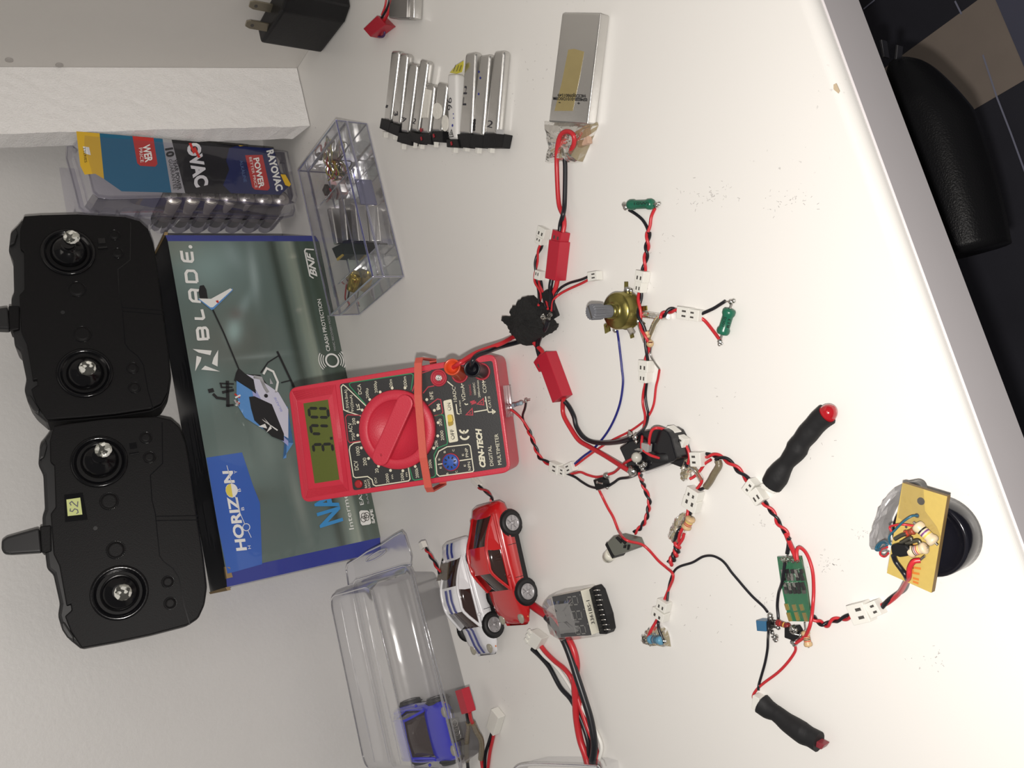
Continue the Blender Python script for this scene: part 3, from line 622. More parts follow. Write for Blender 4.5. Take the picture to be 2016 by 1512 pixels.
lt('10', (938, 842), (948, 893), (40, -7), lblk, 3, 0.05); lt('YEAR POWER', (980, 905), (1008, 1078), (22, -4), lblk, 3, 0.02); lt('GUARANTEE', (955, 905), (985, 1075), (20, -4), lblk, 3)
lt('WER', (808, 824), (826, 922), (40, -7), h=4, bold=0.03); lt('PRICE', (787, 840), (798, 922), (18, -3), h=4); lt('TTERIES', (470, 836), (480, 922), (14, -3), lblk, 4)
c = pp(1100, 852, YL - 0.0009); b.line([c + Vector((0.006, 0, 0.002)), c + Vector((-0.001, 0, 0.0005)), c + Vector((0.001, 0, -0.001)), c + Vector((-0.006, 0, -0.003))], 0.0022, lred, (0, -1, 0))
b.build('printed_card', pk)
asil = mat('battery nickel end', (0.7, 0.67, 0.62), 0.38, 0.9); agr = mat('battery silver sleeve', (0.34, 0.31, 0.31), 0.45, 0.4)
def aa(p, label):
    root = thing('battery', p, label, 'battery', 'batteries in the clear package')
    b = MB(); b.lathe([(0.0066, 0.0008), (0.0070, 0.0012), (0.0070, 0.030), (0.0070, 0.0302), (0.0070, 0.0408), (0.0066, 0.041)], p, (0, 1, 0), agr, 20, mats=[agr, agr, lred, lblk, lblk]); b.build('sleeve', root)
    b = MB(); b.lathe([(0.0024, -0.0012), (0.0026, -0.001), (0.0026, 0.0002), (0.0060, 0.0003), (0.0066, 0.0009)], p, (0, 1, 0), asil, 20); b.build('terminal', root)
    return root
words = ['farthest up the wall', 'second down the wall', 'third down the wall', 'fourth down the wall', 'third above the desk', 'second above the desk', 'nearest the desk']
for k, p in enumerate(cc):
    p = p.copy(); p.y = YL + 0.0042; aa(p, 'silver battery in the open row of the clear package, ' + words[k])
for k in range(3):
    p = cc[4 + k] + Vector((0.0415, 0, 0.001)); p.y = YL + 0.0042; p.x = min(p.x, 0.3590); aa(p, 'silver battery behind the package card by the styrofoam, ' + ('upper of three', 'middle of three', 'lowest of three')[k])

# ------------------------------------------------------------------ clear hinged parts box lying on the desk
cb0 = Vector((0.2035, 0.4768, 0.0004)); cb1 = Vector((0.3215, 0.5480, 0.0248)); zm = 0.0165
cpb = thing('parts_box', ((cb0 + cb1) / 2).xy.to_3d(), 'clear plastic hinged parts box holding small cells, beside the battery package', 'plastic box')
cbp = clear('clear polystyrene', (0.98, 0.98, 0.985), (0.90, 0.90, 0.93), 0.7, 0.05, 0.02, (0.6, 0.6, 0.65), 0.1, 60)
edge = clear('polystyrene edge', (0.62, 0.62, 0.72), (0.35, 0.35, 0.5), 1.5, 0.1, 0.25, (0.35, 0.36, 0.5), 0.1)
edb = clear('blue tinted polystyrene edge', (0.35, 0.36, 0.6), (0.2, 0.2, 0.45), 1.5, 0.1, 0.4, (0.12, 0.13, 0.35), 0.1)
def shell(b, a, c, side, m, em, te=0.0006, top=True, bot=False):
    x0, y0, z0 = a; x1, y1, z1 = c
    v = [Vector(p) for p in ((x0, y0, z0), (x1, y0, z0), (x1, y1, z0), (x0, y1, z0), (x0, y0, z1), (x1, y0, z1), (x1, y1, z1), (x0, y1, z1))]
    f = [[0, 1, 5, 4], [1, 2, 6, 5], [2, 3, 7, 6], [3, 0, 4, 7]]
    if top: f.append([4, 5, 6, 7])
    if bot: f.append([0, 3, 2, 1])
    b.add(v, f, m)
    for i, j in ((0, 1), (1, 2), (2, 3), (3, 0), (4, 5), (5, 6), (6, 7), (7, 4), (0, 4), (1, 5), (2, 6), (3, 7)): b.tube([v[i], v[j]], te, em[1] if (i, j) == (4, 5) else em[0], 6, 0)
b = MB(); shell(b, (cb0.x, cb0.y, cb0.z + 0.0007), (cb1.x, cb1.y, zm - 0.0002), 0, cbp, (edge, edge), 0.0006, top=False, bot=True); bs = b.build('box_base', cpb)
b = MB(); shell(b, (cb0.x, cb0.y, zm + 0.0006), (cb1.x, cb1.y, cb1.z), 0, cbp, (edge, edb), 0.0007); lid = b.build('lid', cpb)
b = MB(); b.box((0.266, cb0.y - 0.0012, 0.0155), (0.0095, 0, 0), (0, 0.0009, 0), (0, 0, 0.0062), edge, 0.0005); b.build('latch', lid)
b = MB()
for X in (0.230, 0.2925): b = MB(); b.tube([(X - 0.012, cb1.y + 0.001, zm), (X + 0.012, cb1.y + 0.001, zm)], 0.0013, edge, 8, 0); b.build('hinge', lid)
b = MB()
def wallq(x0, y0, x1, y1, h=0.0135): b.add([Vector((x0, y0, 0.0015)), Vector((x1, y1, 0.0015)), Vector((x1, y1, h)), Vector((x0, y0, h))], [[0, 1, 2, 3]], cbp); b.tube([(x0, y0, h), (x1, y1, h)], 0.0005, edge, 6, 0)
wallq(0.2925, cb0.y + .001, 0.2925, cb1.y - .001); wallq(0.2275, cb0.y + .001, 0.2275, cb1.y - .001); wallq(0.2275, 0.5125, 0.2925, 0.5125); b.build('divider', bs)
# things inside the box
def BXc(x, y): return (570 + x / 3.6, 220 + y / 3.6)
def stick(name, q, h, z0, label, grp, m=FOIL, bev=0.0012):
    """a pouch cell from its top-face corners q (photo pixels) at height h"""
    pts = [P(x, y, h) for x, y in q]; c = sum(pts, Vector()) / 4; c.z = z0
    root = thing(name, c, label, 'battery', grp); b = MB(); b.prism(pts, (0, 0, -(h - z0)), m, bev, 3, True); b.build('pouch', root); return root
grpb = 'silver cells inside the clear parts box'
c = stick('lipo_cell', [BXc(*p) for p in ((262, 690), (296, 680), (338, 935), (312, 945))], 0.010, 0.0016, 'thin silver cell inside the clear parts box, farthest from the photographer', grpb)
b = MB(); b.prism([P(*BXc(*p), 0.0105) for p in ((298, 968), (372, 930), (378, 1010), (335, 1052))], (0, 0, -0.0085), BPL, 0.0005); pl_ = b.build('plug', c)
b = MB(); b.prism([P(*BXc(*p), 0.0108) for p in ((332, 1040), (374, 1008), (377, 1020), (338, 1056))], (0, 0, -0.001), YLB); b.build('yellow_mark', pl_)
c = stick('lipo_cell', [BXc(*p) for p in ((343, 615), (384, 612), (408, 915), (372, 918))], 0.0105, 0.0016, 'middle silver cell of three inside the clear parts box', grpb)
b = MB(); b.prism([P(*BXc(*p), 0.0112) for p in ((372, 918), (440, 920), (460, 1012), (384, 1012))], (0, 0, -0.009), BPL, 0.0005); b.build('plug', c)
c = stick('lipo_cell', [BXc(*p) for p in ((425, 640), (465, 660), (492, 920), (448, 920))], 0.0105, 0.0016, 'silver cell inside the clear parts box, nearest the latch', grpb)
b = MB(); b.prism([P(*BXc(*p), 0.0112) for p in ((443, 921), (518, 926), (545, 1012), (463, 1013))], (0, 0, -0.009), BPL, 0.0005); b.build('plug', c)
b = MB(); o0 = P(*BXc(455, 1215), 0.006); gold = mat('brass motor can', (0.62, 0.46, 0.10), 0.22, 1.0)
mt_ = thing('small_motor', (o0.x, o0.y, 0.0016), 'tiny brass motor with red and black wires inside the clear parts box', 'motor')
ax_ = (P(*BXc(470, 1150), 0.006) - P(*BXc(430, 1290), 0.006)).normalized()
b.lathe([(0.003, -0.006), (0.0042, -0.0055), (0.0042, 0.0052), (0.0036, 0.006), (0.0008, 0.0061), (0.0008, 0.0075)], o0, ax_, gold, 20); b.build('can', mt_)
for nm, m_, pts in (('red_wire', RED, ((430, 1170), (408, 1215), (398, 1270), (396, 1330), (425, 1365), (385, 1420))), ('black_wire', BLK, ((437, 1205), (425, 1240), (420, 1290), (412, 1340), (430, 1380)))):
    b = MB(); b.tube([P(*BXc(*p), 0.005) for p in pts], 0.0006, m_, 8); b.build(nm, mt_)
o0 = P(*BXc(300, 400), 0.003); wr = thing('wire_bundle', (o0.x, o0.y, 0.0016), 'tangle of yellow and red wires inside the clear parts box', 'wires')
for k, (nm, m_) in enumerate((('yellow_wire', mat('yellow wire insulation', (0.5, 0.45, 0.06), 0.4)), ('red_wire', RED), ('grey_wire', mat('grey wire', (0.2, 0.2, 0.18), 0.5)), ('yellow_wire', mat('yellow wire insulation', (0.5, 0.45, 0.06), 0.4)), ('black_wire', BLK))):
    b = MB(); pts = []
    for j in range(9):
        t = j * 1.1 + k; x = 305 + 42 * math.cos(t) * (1 - 0.05 * j) + 6 * k - 10; y = 380 + 60 * math.sin(t * 0.9 + k) + 12 * j * 0.5
        pts.append(P(*BXc(x, y), 0.003 + 0.0012 * ((j + k) % 4)))
    b.tube(pts, 0.0005, m_, 6); b.build(nm, wr)
tb = thing('chip_board', P(*BXc(280, 560), 0.002), 'small dark chip scrap with a red edge inside the clear parts box', 'circuit part')
b = MB(); b.box(P(*BXc(262, 555), 0.004), (0.003, 0.001, 0), (-0.001, 0.003, 0), (0, 0, 0.0016), mat('dark chip', (0.10, 0.09, 0.08), 0.5), 0.0003); b.build('chip', tb)
b = MB(); b.tube([P(*BXc(*p), 0.004) for p in ((285, 545), (300, 580), (280, 620), (262, 640))], 0.0007, RED, 6); b.build('red_wire', tb)

# ------------------------------------------------------------------ multimeter propped on its stand
th = math.radians(40); z0 = 0.0195
mA = P(*FF(1700, 50), z0); mB = P(*FF(1800, 970), z0)
mex = (mA - mB); mex.z = 0; mex.normalize(); mh = Vector((-mex.y, mex.x, 0)); mh = mh if mh.y > 0 else -mh
mey = mh * math.cos(th) + UP * math.sin(th)
MF = Fr(mB, mex, mey)
def mm(x, y, h=0.0): return MF.hit(*FF(x, y), h)
met = thing('multimeter', Vector((mB.x + 0.035, mB.y + 0.03, 0)), 'red digital multimeter reading 3.70 with black face panel and rubber band', 'multimeter')
mred = mat('red meter case', (0.56, 0.028, 0.055), 0.35, bump=0.1, bscale=1500, var=0.04); mdial = mat('red dial plastic', (0.56, 0.028, 0.055), 0.45, bump=0.15, bscale=1500)
mpan = mat('black meter panel', (0.022, 0.022, 0.023), 0.5, bump=0.1, bscale=1600); cream = mat('cream panel print', (0.70, 0.67, 0.52), 0.5); mgr = mat('green panel line', (0.02, 0.22, 0.09), 0.5); mrl = mat('dark red panel line', (0.42, 0.03, 0.05), 0.5)
def rc(pts, r_=0.1, n=5):
    """round the corners of a crop-space polygon"""
    o = []; N = len(pts)
    for i in range(N):
        p = Vector(pts[i]); a = Vector(pts[i - 1]); c = Vector(pts[(i + 1) % N]); d1 = (a - p).normalized() * min(r_, (a - p).length / 2); d2 = (c - p).normalized() * min(r_, (c - p).length / 2)
        for k in range(n + 1):
            t = k / n; o.append(tuple((p + d1) * (1 - t) ** 2 + p * 2 * t * (1 - t) + (p + d2) * t ** 2))
    return o
case = rc([(28, 300), (1675, 22), (1800, 965), (140, 1212)], 75)
b = MB(); b.prism([mm(*p) for p in case], -MF.n * 0.0245, mred, 0.0022, 3, False); b.build('case', met)
# folding stand behind
b = MB(); sp = MF.w(0.035, 0.095, -0.0245)
for du in (-0.02, 0.02):
    q = sp + MF.ex * du; b.box((q + Vector((q.x, q.y + 0.012, 0))) / 2, MF.ex * 0.003, (Vector((q.x, q.y + 0.012, 0.001)) - q) / 2, Vector((0, 0.0012, 0)), mred)
q = Vector((sp.x, sp.y + 0.012, 0.0016)); b.box(q, MF.ex * 0.023, Vector((0, 0.0015, 0)), (0, 0, 0.0012), mred); b.build('tilt_stand', met)
h1 = 0.0003
b = MB(); b.prism([mm(*p, h1) for p in rc([(437, 266), (1650, 80), (1766, 925), (546, 1112)], 22, 3)], -MF.n * 0.0004, mpan)
pan = b.build('face_panel', met)
# ribbed display bezel
b = MB()
for k in range(9):
    f_ = k / 9.0; ip = lambda p, q: (p[0] + (q[0] - p[0]) * f_, p[1] + (q[1] - p[1]) * f_)
    q4 = [ip((60, 325), (98, 398)), ip((400, 272), (378, 348)), ip((508, 1112), (462, 1062)), ip((168, 1172), (190, 1098))]
    b.tube([mm(*p, 0.0002) for p in q4 + [q4[0]]], 0.00032, mred, 6, 0)
bz = b.build('ribbed_bezel', met)
b = MB()
o4 = [(98, 400), (380, 345), (470, 1060), (190, 1098)]; i4 = [(150, 420), (345, 390), (436, 1025), (240, 1055)]
ringify(b, [[mm(*p, 0.0006) for p in o4], [mm(*p, 0.0009) for p in i4]], mred); b.build('display_frame', met)
lcd = mat('olive display', (0.10, 0.12, 0.025), 0.25, var=0.06, vscale=900); seg = mat('display segments', (0.006, 0.007, 0.005), 0.5)
b = MB(); b.face([mm(*p, 0.0011) for p in i4], lcd)
SEG = {'a': ((0.12, 1), (0.88, 1)), 'b': ((1, 0.93), (1, 0.57)), 'c': ((1, 0.43), (1, 0.07)), 'd': ((0.12, 0), (0.88, 0)), 'e': ((0, 0.07), (0, 0.43)), 'f': ((0, 0.57), (0, 0.93)), 'g': ((0.12, 0.5), (0.88, 0.5))}
def digit(which, BL, BR, TL):
    O = Vector(BL); X = Vector(BR) - O; Y = Vector(TL) - O
    for s_ in which:
        (u0, v0), (u1, v1) = SEG[s_]; p0_ = mm(*(O + X * u0 + Y * v0), 0.0013); p1_ = mm(*(O + X * u1 + Y * v1), 0.0013)
        d = (p1_ - p0_).normalized(); n_ = MF.n.cross(d); w_ = 0.00085; p0_ = p0_ - d * 0.0005; p1_ = p1_ + d * 0.0005
        b.face([p0_, p0_ + d * w_ + n_ * w_, p1_ - d * w_ + n_ * w_, p1_, p1_ - d * w_ - n_ * w_, p0_ + d * w_ - n_ * w_], seg)
digit('abcdef', (350, 532), (342, 462), (200, 528)); digit('abcf', (365, 665), (352, 600), (217, 660)); digit('abcdg', (385, 800), (376, 742), (235, 806))
c = mm(372, 697, 0.0013); b.box(c, MF.ex * 0.0008, MF.ey * 0.0008, MF.n * 0.0001, seg); b.build('display', met)
# dial
dc = mm(905, 625); R = (mm(600, 640) - mm(1195, 610)).length / 2
b = MB(); b.lathe([(R, 0.0002), (R, 0.0035), (R - 0.0006, 0.0046), (R - 0.0052, 0.0050), (R - 0.0060, 0.0044), (R - 0.0062, 0.0026), (0.001, 0.0026)], dc, MF.n, mdial, 64); dial = b.build('dial', met)
da = mm(1000, 385); db = mm(782, 868); dd = (da - db).normalized(); ds = MF.n.cross(dd)
b = MB(); L_ = (da - db).length / 2; mid = (da + db) / 2
pts = []
for sgn in (1, -1):
    for k in range(9):
        t = -math.pi / 2 + math.pi * k / 8; v_ = dd * (L_ * 0.93 + 0.0048 * math.cos(t)) * sgn - ds * 0.0052 * math.sin(t) * -sgn if False else dd * sgn * (L_ * 0.88 + 0.0048 * math.cos(t)) + ds * sgn * 0.0050 * math.sin(t)
        pts.append(mid + v_ + MF.n * 0.0075)
b.prism(pts, -MF.n * 0.0050, mdial, 0.0008, 2); b.blob(mid - dd * L_ * 0.8 + MF.n * 0.0075, 0.0009, mrl, 1, 1, 0.3); b.build('pointer_bar', dial)
# jacks
for c_, in (((1228, 218),), ((1395, 190),), ((1570, 168),)):
    c = mm(*c_); b = MB(); b.lathe([(0.0049, 0.0003), (0.0049, 0.0012), (0.0043, 0.0015), (0.0039, 0.0010), (0.0037, 0.0004), (0.0028, 0.0004), (0.0028, 0.0016), (0.0023, 0.0017), (0.0020, 0.0005)], c, MF.n, mrl, 28); jk = b.build('jack', met)
    b = MB(); b.lathe([(0.0019, 0.0006), (0.0019, 0.0012), (0.0014, 0.0012), (0.0013, 0.0007)], c, MF.n, SLD, 18); b.build('metal_socket', jk)
b = MB(); b.prism([mm(*p, 0.0006) for p in rc([(1260, 400), (1326, 385), (1380, 720), (1306, 734)], 12, 3)], -MF.n * 0.0004, cream); sp_ = b.build('power_switch_plate', met)
b = MB(); ylw = mat('yellow slider', (0.66, 0.48, 0.06), 0.35); b.prism([mm(*p, 0.0034) for p in rc([(1290, 512), (1325, 508), (1336, 565), (1300, 572)], 16)], -MF.n * 0.003, ylw, 0.0004); b.prism([mm(*p, 0.0012) for p in rc([(1295, 560), (1338, 555), (1340, 590), (1302, 605)], 14)], -MF.n * 0.0009, mat('dark yellow slider base', (0.4, 0.28, 0.04), 0.4)); b.build('power_slider', sp_)
c = mm(1325, 885); bsock = mat('blue socket plastic', (0.03, 0.09, 0.38), 0.35)
b = MB(); b.lathe([(0.0051, 0.0003), (0.0051, 0.0012), (0.0046, 0.0013)], c, MF.n, mrl, 32); b.lathe([(0.0046, 0.0004), (0.0046, 0.0020), (0.0042, 0.0024), (0.001, 0.0024)], c, MF.n, bsock, 32)
so = b.build('transistor_socket', met)
b = MB()
for k in range(8):
    a = 2 * math.pi * k / 8 + 0.2; d = MF.ex * math.cos(a) + MF.ey * math.sin(a); b.box(c + d * 0.0029 + MF.n * 0.0025, d * 0.0007, MF.n.cross(d) * 0.0004, MF.n * 0.0001, BKB)
b.build('socket_slots', so)
b = MB(); b.lathe([(0.0024, 0.0003), (0.0024, 0.0014), (0.0017, 0.0018)], mm(594, 1058), MF.n, mat('dark red button', (0.35, 0.015, 0.02), 0.4), 20); b.build('backlight_button', met)
# printing on the panel
b = MB(); HH = 0.0006
def T_(t, x, y, ln, cap, m=cream, bold=0.0, dx=-0.12, shear=0.0):
    a = mm(x, y, HH); e = mm(x + dx * ln, y - ln, HH); b.text(t, a, e, mm(x - cap, y + cap * 0.14, HH) - a, m, bold, shear)
for t_ in (('DCV', 590, 948, 75, 32), ('1000', 600, 830, 70, 27), ('200', 655, 912, 62, 27), ('20', 748, 970, 35, 26), ('DCV', 736, 1052, 45, 18), ('2000', 832, 1050, 75, 22), ('m', 865, 1018, 32, 18), ('200', 950, 1032, 62, 22), ('m', 978, 1000, 32, 18), ('BACK', 657, 1090, 66, 18), ('LIGHT', 683, 1090, 72, 18),
    ('ACV', 543, 650, 78, 30), ('750', 562, 710, 55, 24), ('200', 566, 590, 55, 24), ('1.5V(4.0mA)', 515, 475, 165, 22), ('9V(25mA)', 552, 485, 132, 20), ('DCA', 614, 345, 80, 27), ('200µ', 672, 378, 78, 22), ('2000µ', 740, 335, 92, 22), ('20m', 860, 290, 62, 24), ('200m', 974, 290, 84, 24), ('hFE', 1184, 385, 60, 27),
    ('200', 1252, 598, 56, 22), ('2000', 1268, 712, 78, 24), ('20k', 1220, 768, 58, 24), ('2000k', 1068, 1010, 80, 24), ('200k', 1172, 935, 74, 22), ('Ω', 1124, 1002, 26, 26), ('10ADC', 1370, 405, 118, 26), ('10A max', 1408, 500, 106, 15), ('VΩmA', 1440, 400, 128, 28), ('1000VDC', 1522, 352, 98, 16), ('200mAmax', 1556, 372, 138, 16), ('COM', 1606, 335, 88, 28), ('CAT.II', 1642, 455, 90, 18),
    ('NPN', 1482, 950, 68, 22), ('PNP', 1462, 845, 72, 22), ('E', 1236, 870, 16, 15), ('E', 1248, 936, 16, 15), ('B', 1280, 812, 16, 16), ('C', 1350, 800, 18, 16), ('B', 1302, 985, 16, 16), ('C', 1374, 970, 16, 16), ('E', 1425, 835, 16, 15), ('E', 1440, 920, 16, 15)): T_(*t_)
T_('DIGITAL', 1660, 914, 160, 27); T_('MULTIMETER', 1724, 905, 245, 28); T_('CEN-TECH', 1596, 925, 310, 42, bold=0.05, shear=0.25); T_('750VAC', 1488, 356, 88, 15, mrl)
T_('OFF', 1352, 706, 82, 28, BPR, 0.02); T_('ON', 1324, 476, 62, 30, BPR, 0.02)
def L(pts, m=cream, wd=0.0006): b.line([mm(*p, HH) for p in pts], wd, m, MF.n)
for x, y in ((610, 773), (668, 857), (747, 918), (842, 952), (940, 955), (1038, 920), (582, 673), (583, 570), (617, 473), (677, 390), (760, 330), (855, 298), (957, 297), (1050, 330), (1130, 390), (1190, 475), (1220, 573), (1217, 678), (1185, 775)): b.disc(mm(x, y, HH), MF.ex, MF.ey, 0.00085, cream, 12)
L([(605, 725), (550, 735), (520, 760), (515, 790), (548, 1000), (565, 1010), (660, 1000), (695, 1025), (705, 1065), (725, 1075), (985, 1035), (997, 1020), (982, 920)])
L([(610, 520), (500, 485), (470, 470), (450, 290), (465, 272), (485, 285), (655, 448)]); L([(648, 432), (520, 285), (515, 265), (530, 255), (1005, 183), (1022, 195), (1005, 315)], mgr)
L([(612, 515), (500, 510), (484, 530), (505, 715), (520, 732), (600, 718)], mrl); L([(990, 918), (1018, 1020), (1035, 1030), (1185, 1005), (1200, 990), (1188, 830), (1215, 775), (1290, 745), (1295, 725), (1265, 520), (1250, 508), (1195, 520)], mgr)
L([(1015, 325), (1060, 190), (1165, 155)], mrl); L([(1100, 340), (1140, 290), (1190, 280)], mrl); L([(1140, 440), (1215, 385), (1240, 390), (1258, 490), (1245, 508), (1190, 518)], mrl)
L([(1230, 998), (1210, 980), (1200, 860), (1225, 800), (1290, 765), (1460, 745), (1475, 760), (1502, 950), (1495, 962), (1230, 998)]); L([(1218, 905), (1265, 897)]); L([(1390, 875), (1490, 860)])
L([(1292, 245), (1340, 285)]); L([(1390, 505), (1372, 500), (1362, 425)]); L([(1430, 420), (1440, 430), (1458, 425)]); L([(1505, 488), (1612, 470), (1595, 365)]); L([(1600, 400), (1590, 402)]); L([(1612, 470), (1620, 490), (1650, 488)]); L([(1655, 505), (1650, 465)]); L([(1665, 498), (1661, 472)]); L([(1674, 492), (1671, 480)])
L([(1405, 262), (1410, 275)]); L([(1575, 235), (1580, 250)]); L([(575, 470), (605, 466)]); L([(580, 455), (578, 440), (568, 425)], cream, 0.0004); L([(590, 440), (588, 425)]); L([(596, 462), (590, 425)], cream, .0004)
for tri in (((1442, 510), (1490, 460), (1494, 512)), ((1530, 425), (1578, 382), (1582, 432))): b.line([mm(*p, HH) for p in tri], 0.0006, mrl, MF.n, True); cx = sum(p[0] for p in tri) / 3; cy_ = sum(p[1] for p in tri) / 3 + 4; L([(cx - 8, cy_), (cx + 6, cy_ - 2)], mrl)
L([(1475, 412), (1500, 405), (1495, 420), (1522, 410)], mrl, 0.0012)
L([(1210, 470), (1232, 462), (1222, 430), (1210, 470)], cream, 0.0008); L([(1208, 432), (1236, 428)], cream, .0006); L([(1236, 450), (1208, 455)], cream, .0006)
for cx, cy_, cc_, e in ((1432, 690, 0, 0), (1425, 640, 1, 0)):
    pts = [mm(cx + 2 + 28 * math.cos(t), cy_ + 20 * math.sin(t) * 1.0, HH) for t in ([math.radians(a) for a in range(-20, -1, 1)] if False else [math.radians(a) for a in range(200, 341, 14)])]
# CE mark: two open arcs and a bar
for cy_ in (690, 640):
    pts = [(1430 + (cy_ - 690) * 0.12 + 32 * math.sin(t), cy_ + 10 - 28 * math.cos(t) + 8) for t in [math.radians(a) for a in range(-90 + 0, 91, 15)]]
    pts = [(1430 + (cy_ - 690) * 0.12 + 32 * math.sin(t), cy_ - 12 + 26 * math.cos(t)) for t in [math.radians(a) for a in range(-90, 91, 15)]]
    L(pts, cream, 0.0011)
L([(1428, 662), (1424, 634)], cream, 0.0010)
b.build('panel_lettering', pan)
# clear tape over the bottom edge
b = MB(); q = [(1730, 405), (1745, 400), (1790, 575), (1772, 580)]
b.box(MF.w(0.040, -0.0006, -0.010), MF.ex * 0.009, MF.ey * 0.0004, MF.n * 0.008, cbp); b.build('clear_tape', met)
# rubber band round the meter
rbm = mat('orange-red rubber', (0.60, 0.10, 0.07), 0.55, bump=0.15, bscale=400)
b = MB(); t0 = mm(1070, 90); t1 = mm(1152, 1092); nb = MF.n; q0 = MF.w(*MF.uv(mm(1063, 88)), 0); 
path = [t0 - nb * 0.026 - (t1 - t0).normalized() * 0.0008, t0 - (t1 - t0).normalized() * 0.0015 - nb * 0.001, t0 + nb * 0.0016 + (t1 - t0).normalized() * 0.001, t0 + (t1 - t0) * 0.26 + nb * 0.0062, t0 + (t1 - t0) * 0.75 + nb * 0.0062, t1 + nb * 0.0016 - (t1 - t0).normalized() * 0.001, t1 + (t1 - t0).normalized() * 0.0015 - nb * 0.001, t1 - nb * 0.026 + (t1 - t0).normalized() * 0.0008]
sd = nb.cross((t1 - t0).normalized()).normalized(); wd = 0.0022; vs = []; N = len(path)
for p in path: vs += [p - sd * wd, p + sd * wd]
for i, p in enumerate(path):
    a = path[max(i - 1, 0)]; c = path[min(i + 1, N - 1)]; o_ = (c - a).normalized().cross(sd); o_ = -o_ if o_.dot(nb) < 0 and 1 < i < N - 2 else o_; vs += [p - sd * wd + o_ * 0.0010, p + sd * wd + o_ * 0.0010]
fs = []
for i in range(N - 1):
    a0, a1, b0, b1 = 2 * i, 2 * i + 1, 2 * i + 2, 2 * i + 3; o2 = 2 * N
    fs += [[a0, b0, b1, a1], [o2 + a0, o2 + a1, o2 + b1, o2 + b0], [a0, o2 + a0, o2 + b0, b0], [a1, b1, o2 + b1, o2 + a1]]
fs += [[2 * N - 2, 0, 1, 2 * N - 1]]
b.add(vs, fs, rbm); o = b.build('rubber_band', loc=(t0.x, t0.y, t0.z)); tag(o, 'orange-red rubber band stretched across the dial of the multimeter', 'rubber band')
# ------------------------------------------------------------------ wires, plugs and small electronics on the desk
def W(parent, name, m, pts, r=0.0007, z=None, cr=lambda x, y: (x, y), sub=6):
    """a wire through photo points; each point may carry its own height above the desk"""
    b = MB(); b.tube([P(*cr(p[0], p[1]), (p[2] if len(p) > 2 else (z or r))) for p in pts], r, m, 8, sub); return b.build(name, parent)
def TW(parent, pts, turns, cr, r=0.0007, sep=1.0, za=0, m1=RED, m2=BLK, n1='red_wire', n2='black_wire', start=0.0):
    """two wires twisted about one another along the points"""
    c = catmull([P(*cr(p[0], p[1]), (p[2] if len(p) > 2 else 0) + r * 1.9) for p in pts], 10); N = len(c)
    for s_, (m, n) in enumerate(((m1, n1), (m2, n2))):
        o = []
        for i, p in enumerate(c):
            t = (c[min(i + 1, N - 1)] - c[max(i - 1, 0)]).normalized(); sd = t.cross(UP).normalized(); up = sd.cross(t)
            a = start + 2 * math.pi * turns * i / (N - 1) + math.pi * s_
            o.append(p + sd * math.cos(a) * r * 1.05 * sep + up * math.sin(a) * r * 0.9)
        b = MB(); b.tube(o, r, m, 7, 0); b.build(n, parent)
def plug(parent, a, e, w_, cr, h=0.0045, z=0.0, female=0.52, m=WHT, name='white_plug', two=True, neck=0.78, marks=True):
    """a mated pair of two-pin housings from photo point a to e, w_ metres wide"""
    pa, pe = P(*cr(*a), z + h * 0.5), P(*cr(*e), z + h * 0.5); d = (pe - pa); Lg = d.length; d.normalize(); sd = d.cross(UP).normalized()
    def part(s0, s1, w0, hh, nm, dark):
        b = MB(); c = pa + d * (s0 + s1) / 2 * Lg; b.box(c, d * (s1 - s0) * Lg / 2, sd * w0 / 2, UP * hh / 2, m, 0.0003)
        o = b.build(nm, parent)
        if marks:
            b = MB()
            for k in (-1, 1): b.box(c + UP * (hh / 2) + sd * k * w0 * 0.2 + d * dark * Lg * (s1 - s0) * 0.12, d * (s1 - s0) * Lg * 0.16, sd * w0 * 0.075, UP * 0.0001, DGR)
            b.build('contact_slots', o)
        return o
    if two:
        o1 = part(0, female, w_, h, name, 1); part(female, 1, w_ * neck, h * 0.82, name, -1); return o1
    return part(0, 1, w_, h, name, 1)
def res(parent, a, e, rad, m, bands, cr, z=None, name='resistor', leads=0.35, lm=LEAD):
    """a dog-bone resistor with colour bands and its bare leads"""
    z = rad if z is None else z; pa, pe = P(*cr(*a), z), P(*cr(*e), z); d = pe - pa; L_ = d.length; d.normalize(); b = MB()
    prof = [(rad * 0.3, 0), (rad * 0.85, 0.04), (rad, 0.10), (rad, 0.22), (rad * 0.82, 0.30)]; mats = [m] * 4
    nb = len(bands)
    if nb:
        for k, bm_ in enumerate(bands):
            t0 = 0.32 + 0.38 * k / nb; prof += [(rad * 0.82, t0), (rad * 0.82, t0 + 0.19 / nb)]; mats += [m, bm_]
    prof += [(rad * 0.82, 0.72), (rad, 0.80), (rad, 0.90), (rad * 0.85, 0.96), (rad * 0.3, 1.0)]; mats += [m] * 5
    b.lathe([(r_, h_ * L_) for r_, h_ in prof], pa, d, m, 16, mats=mats); o = b.build(name, parent)
    if leads:
        b = MB()
        b.tube([pa - d * L_ * leads, pe + d * L_ * leads], rad * 0.22, lm, 6, 0); b.build('lead', o)
    return o
def solder(parent, pts, cr, r=0.0012, z=0.0015, m=SLD, name='solder_joint', rough=0.15):
    for p in pts:
        b = MB(); b.blob(P(*cr(p[0], p[1]), p[2] if len(p) > 2 else z), r * (p[3] if len(p) > 3 else 1), m, 1, 1, 0.85, rough); b.build(name, parent)
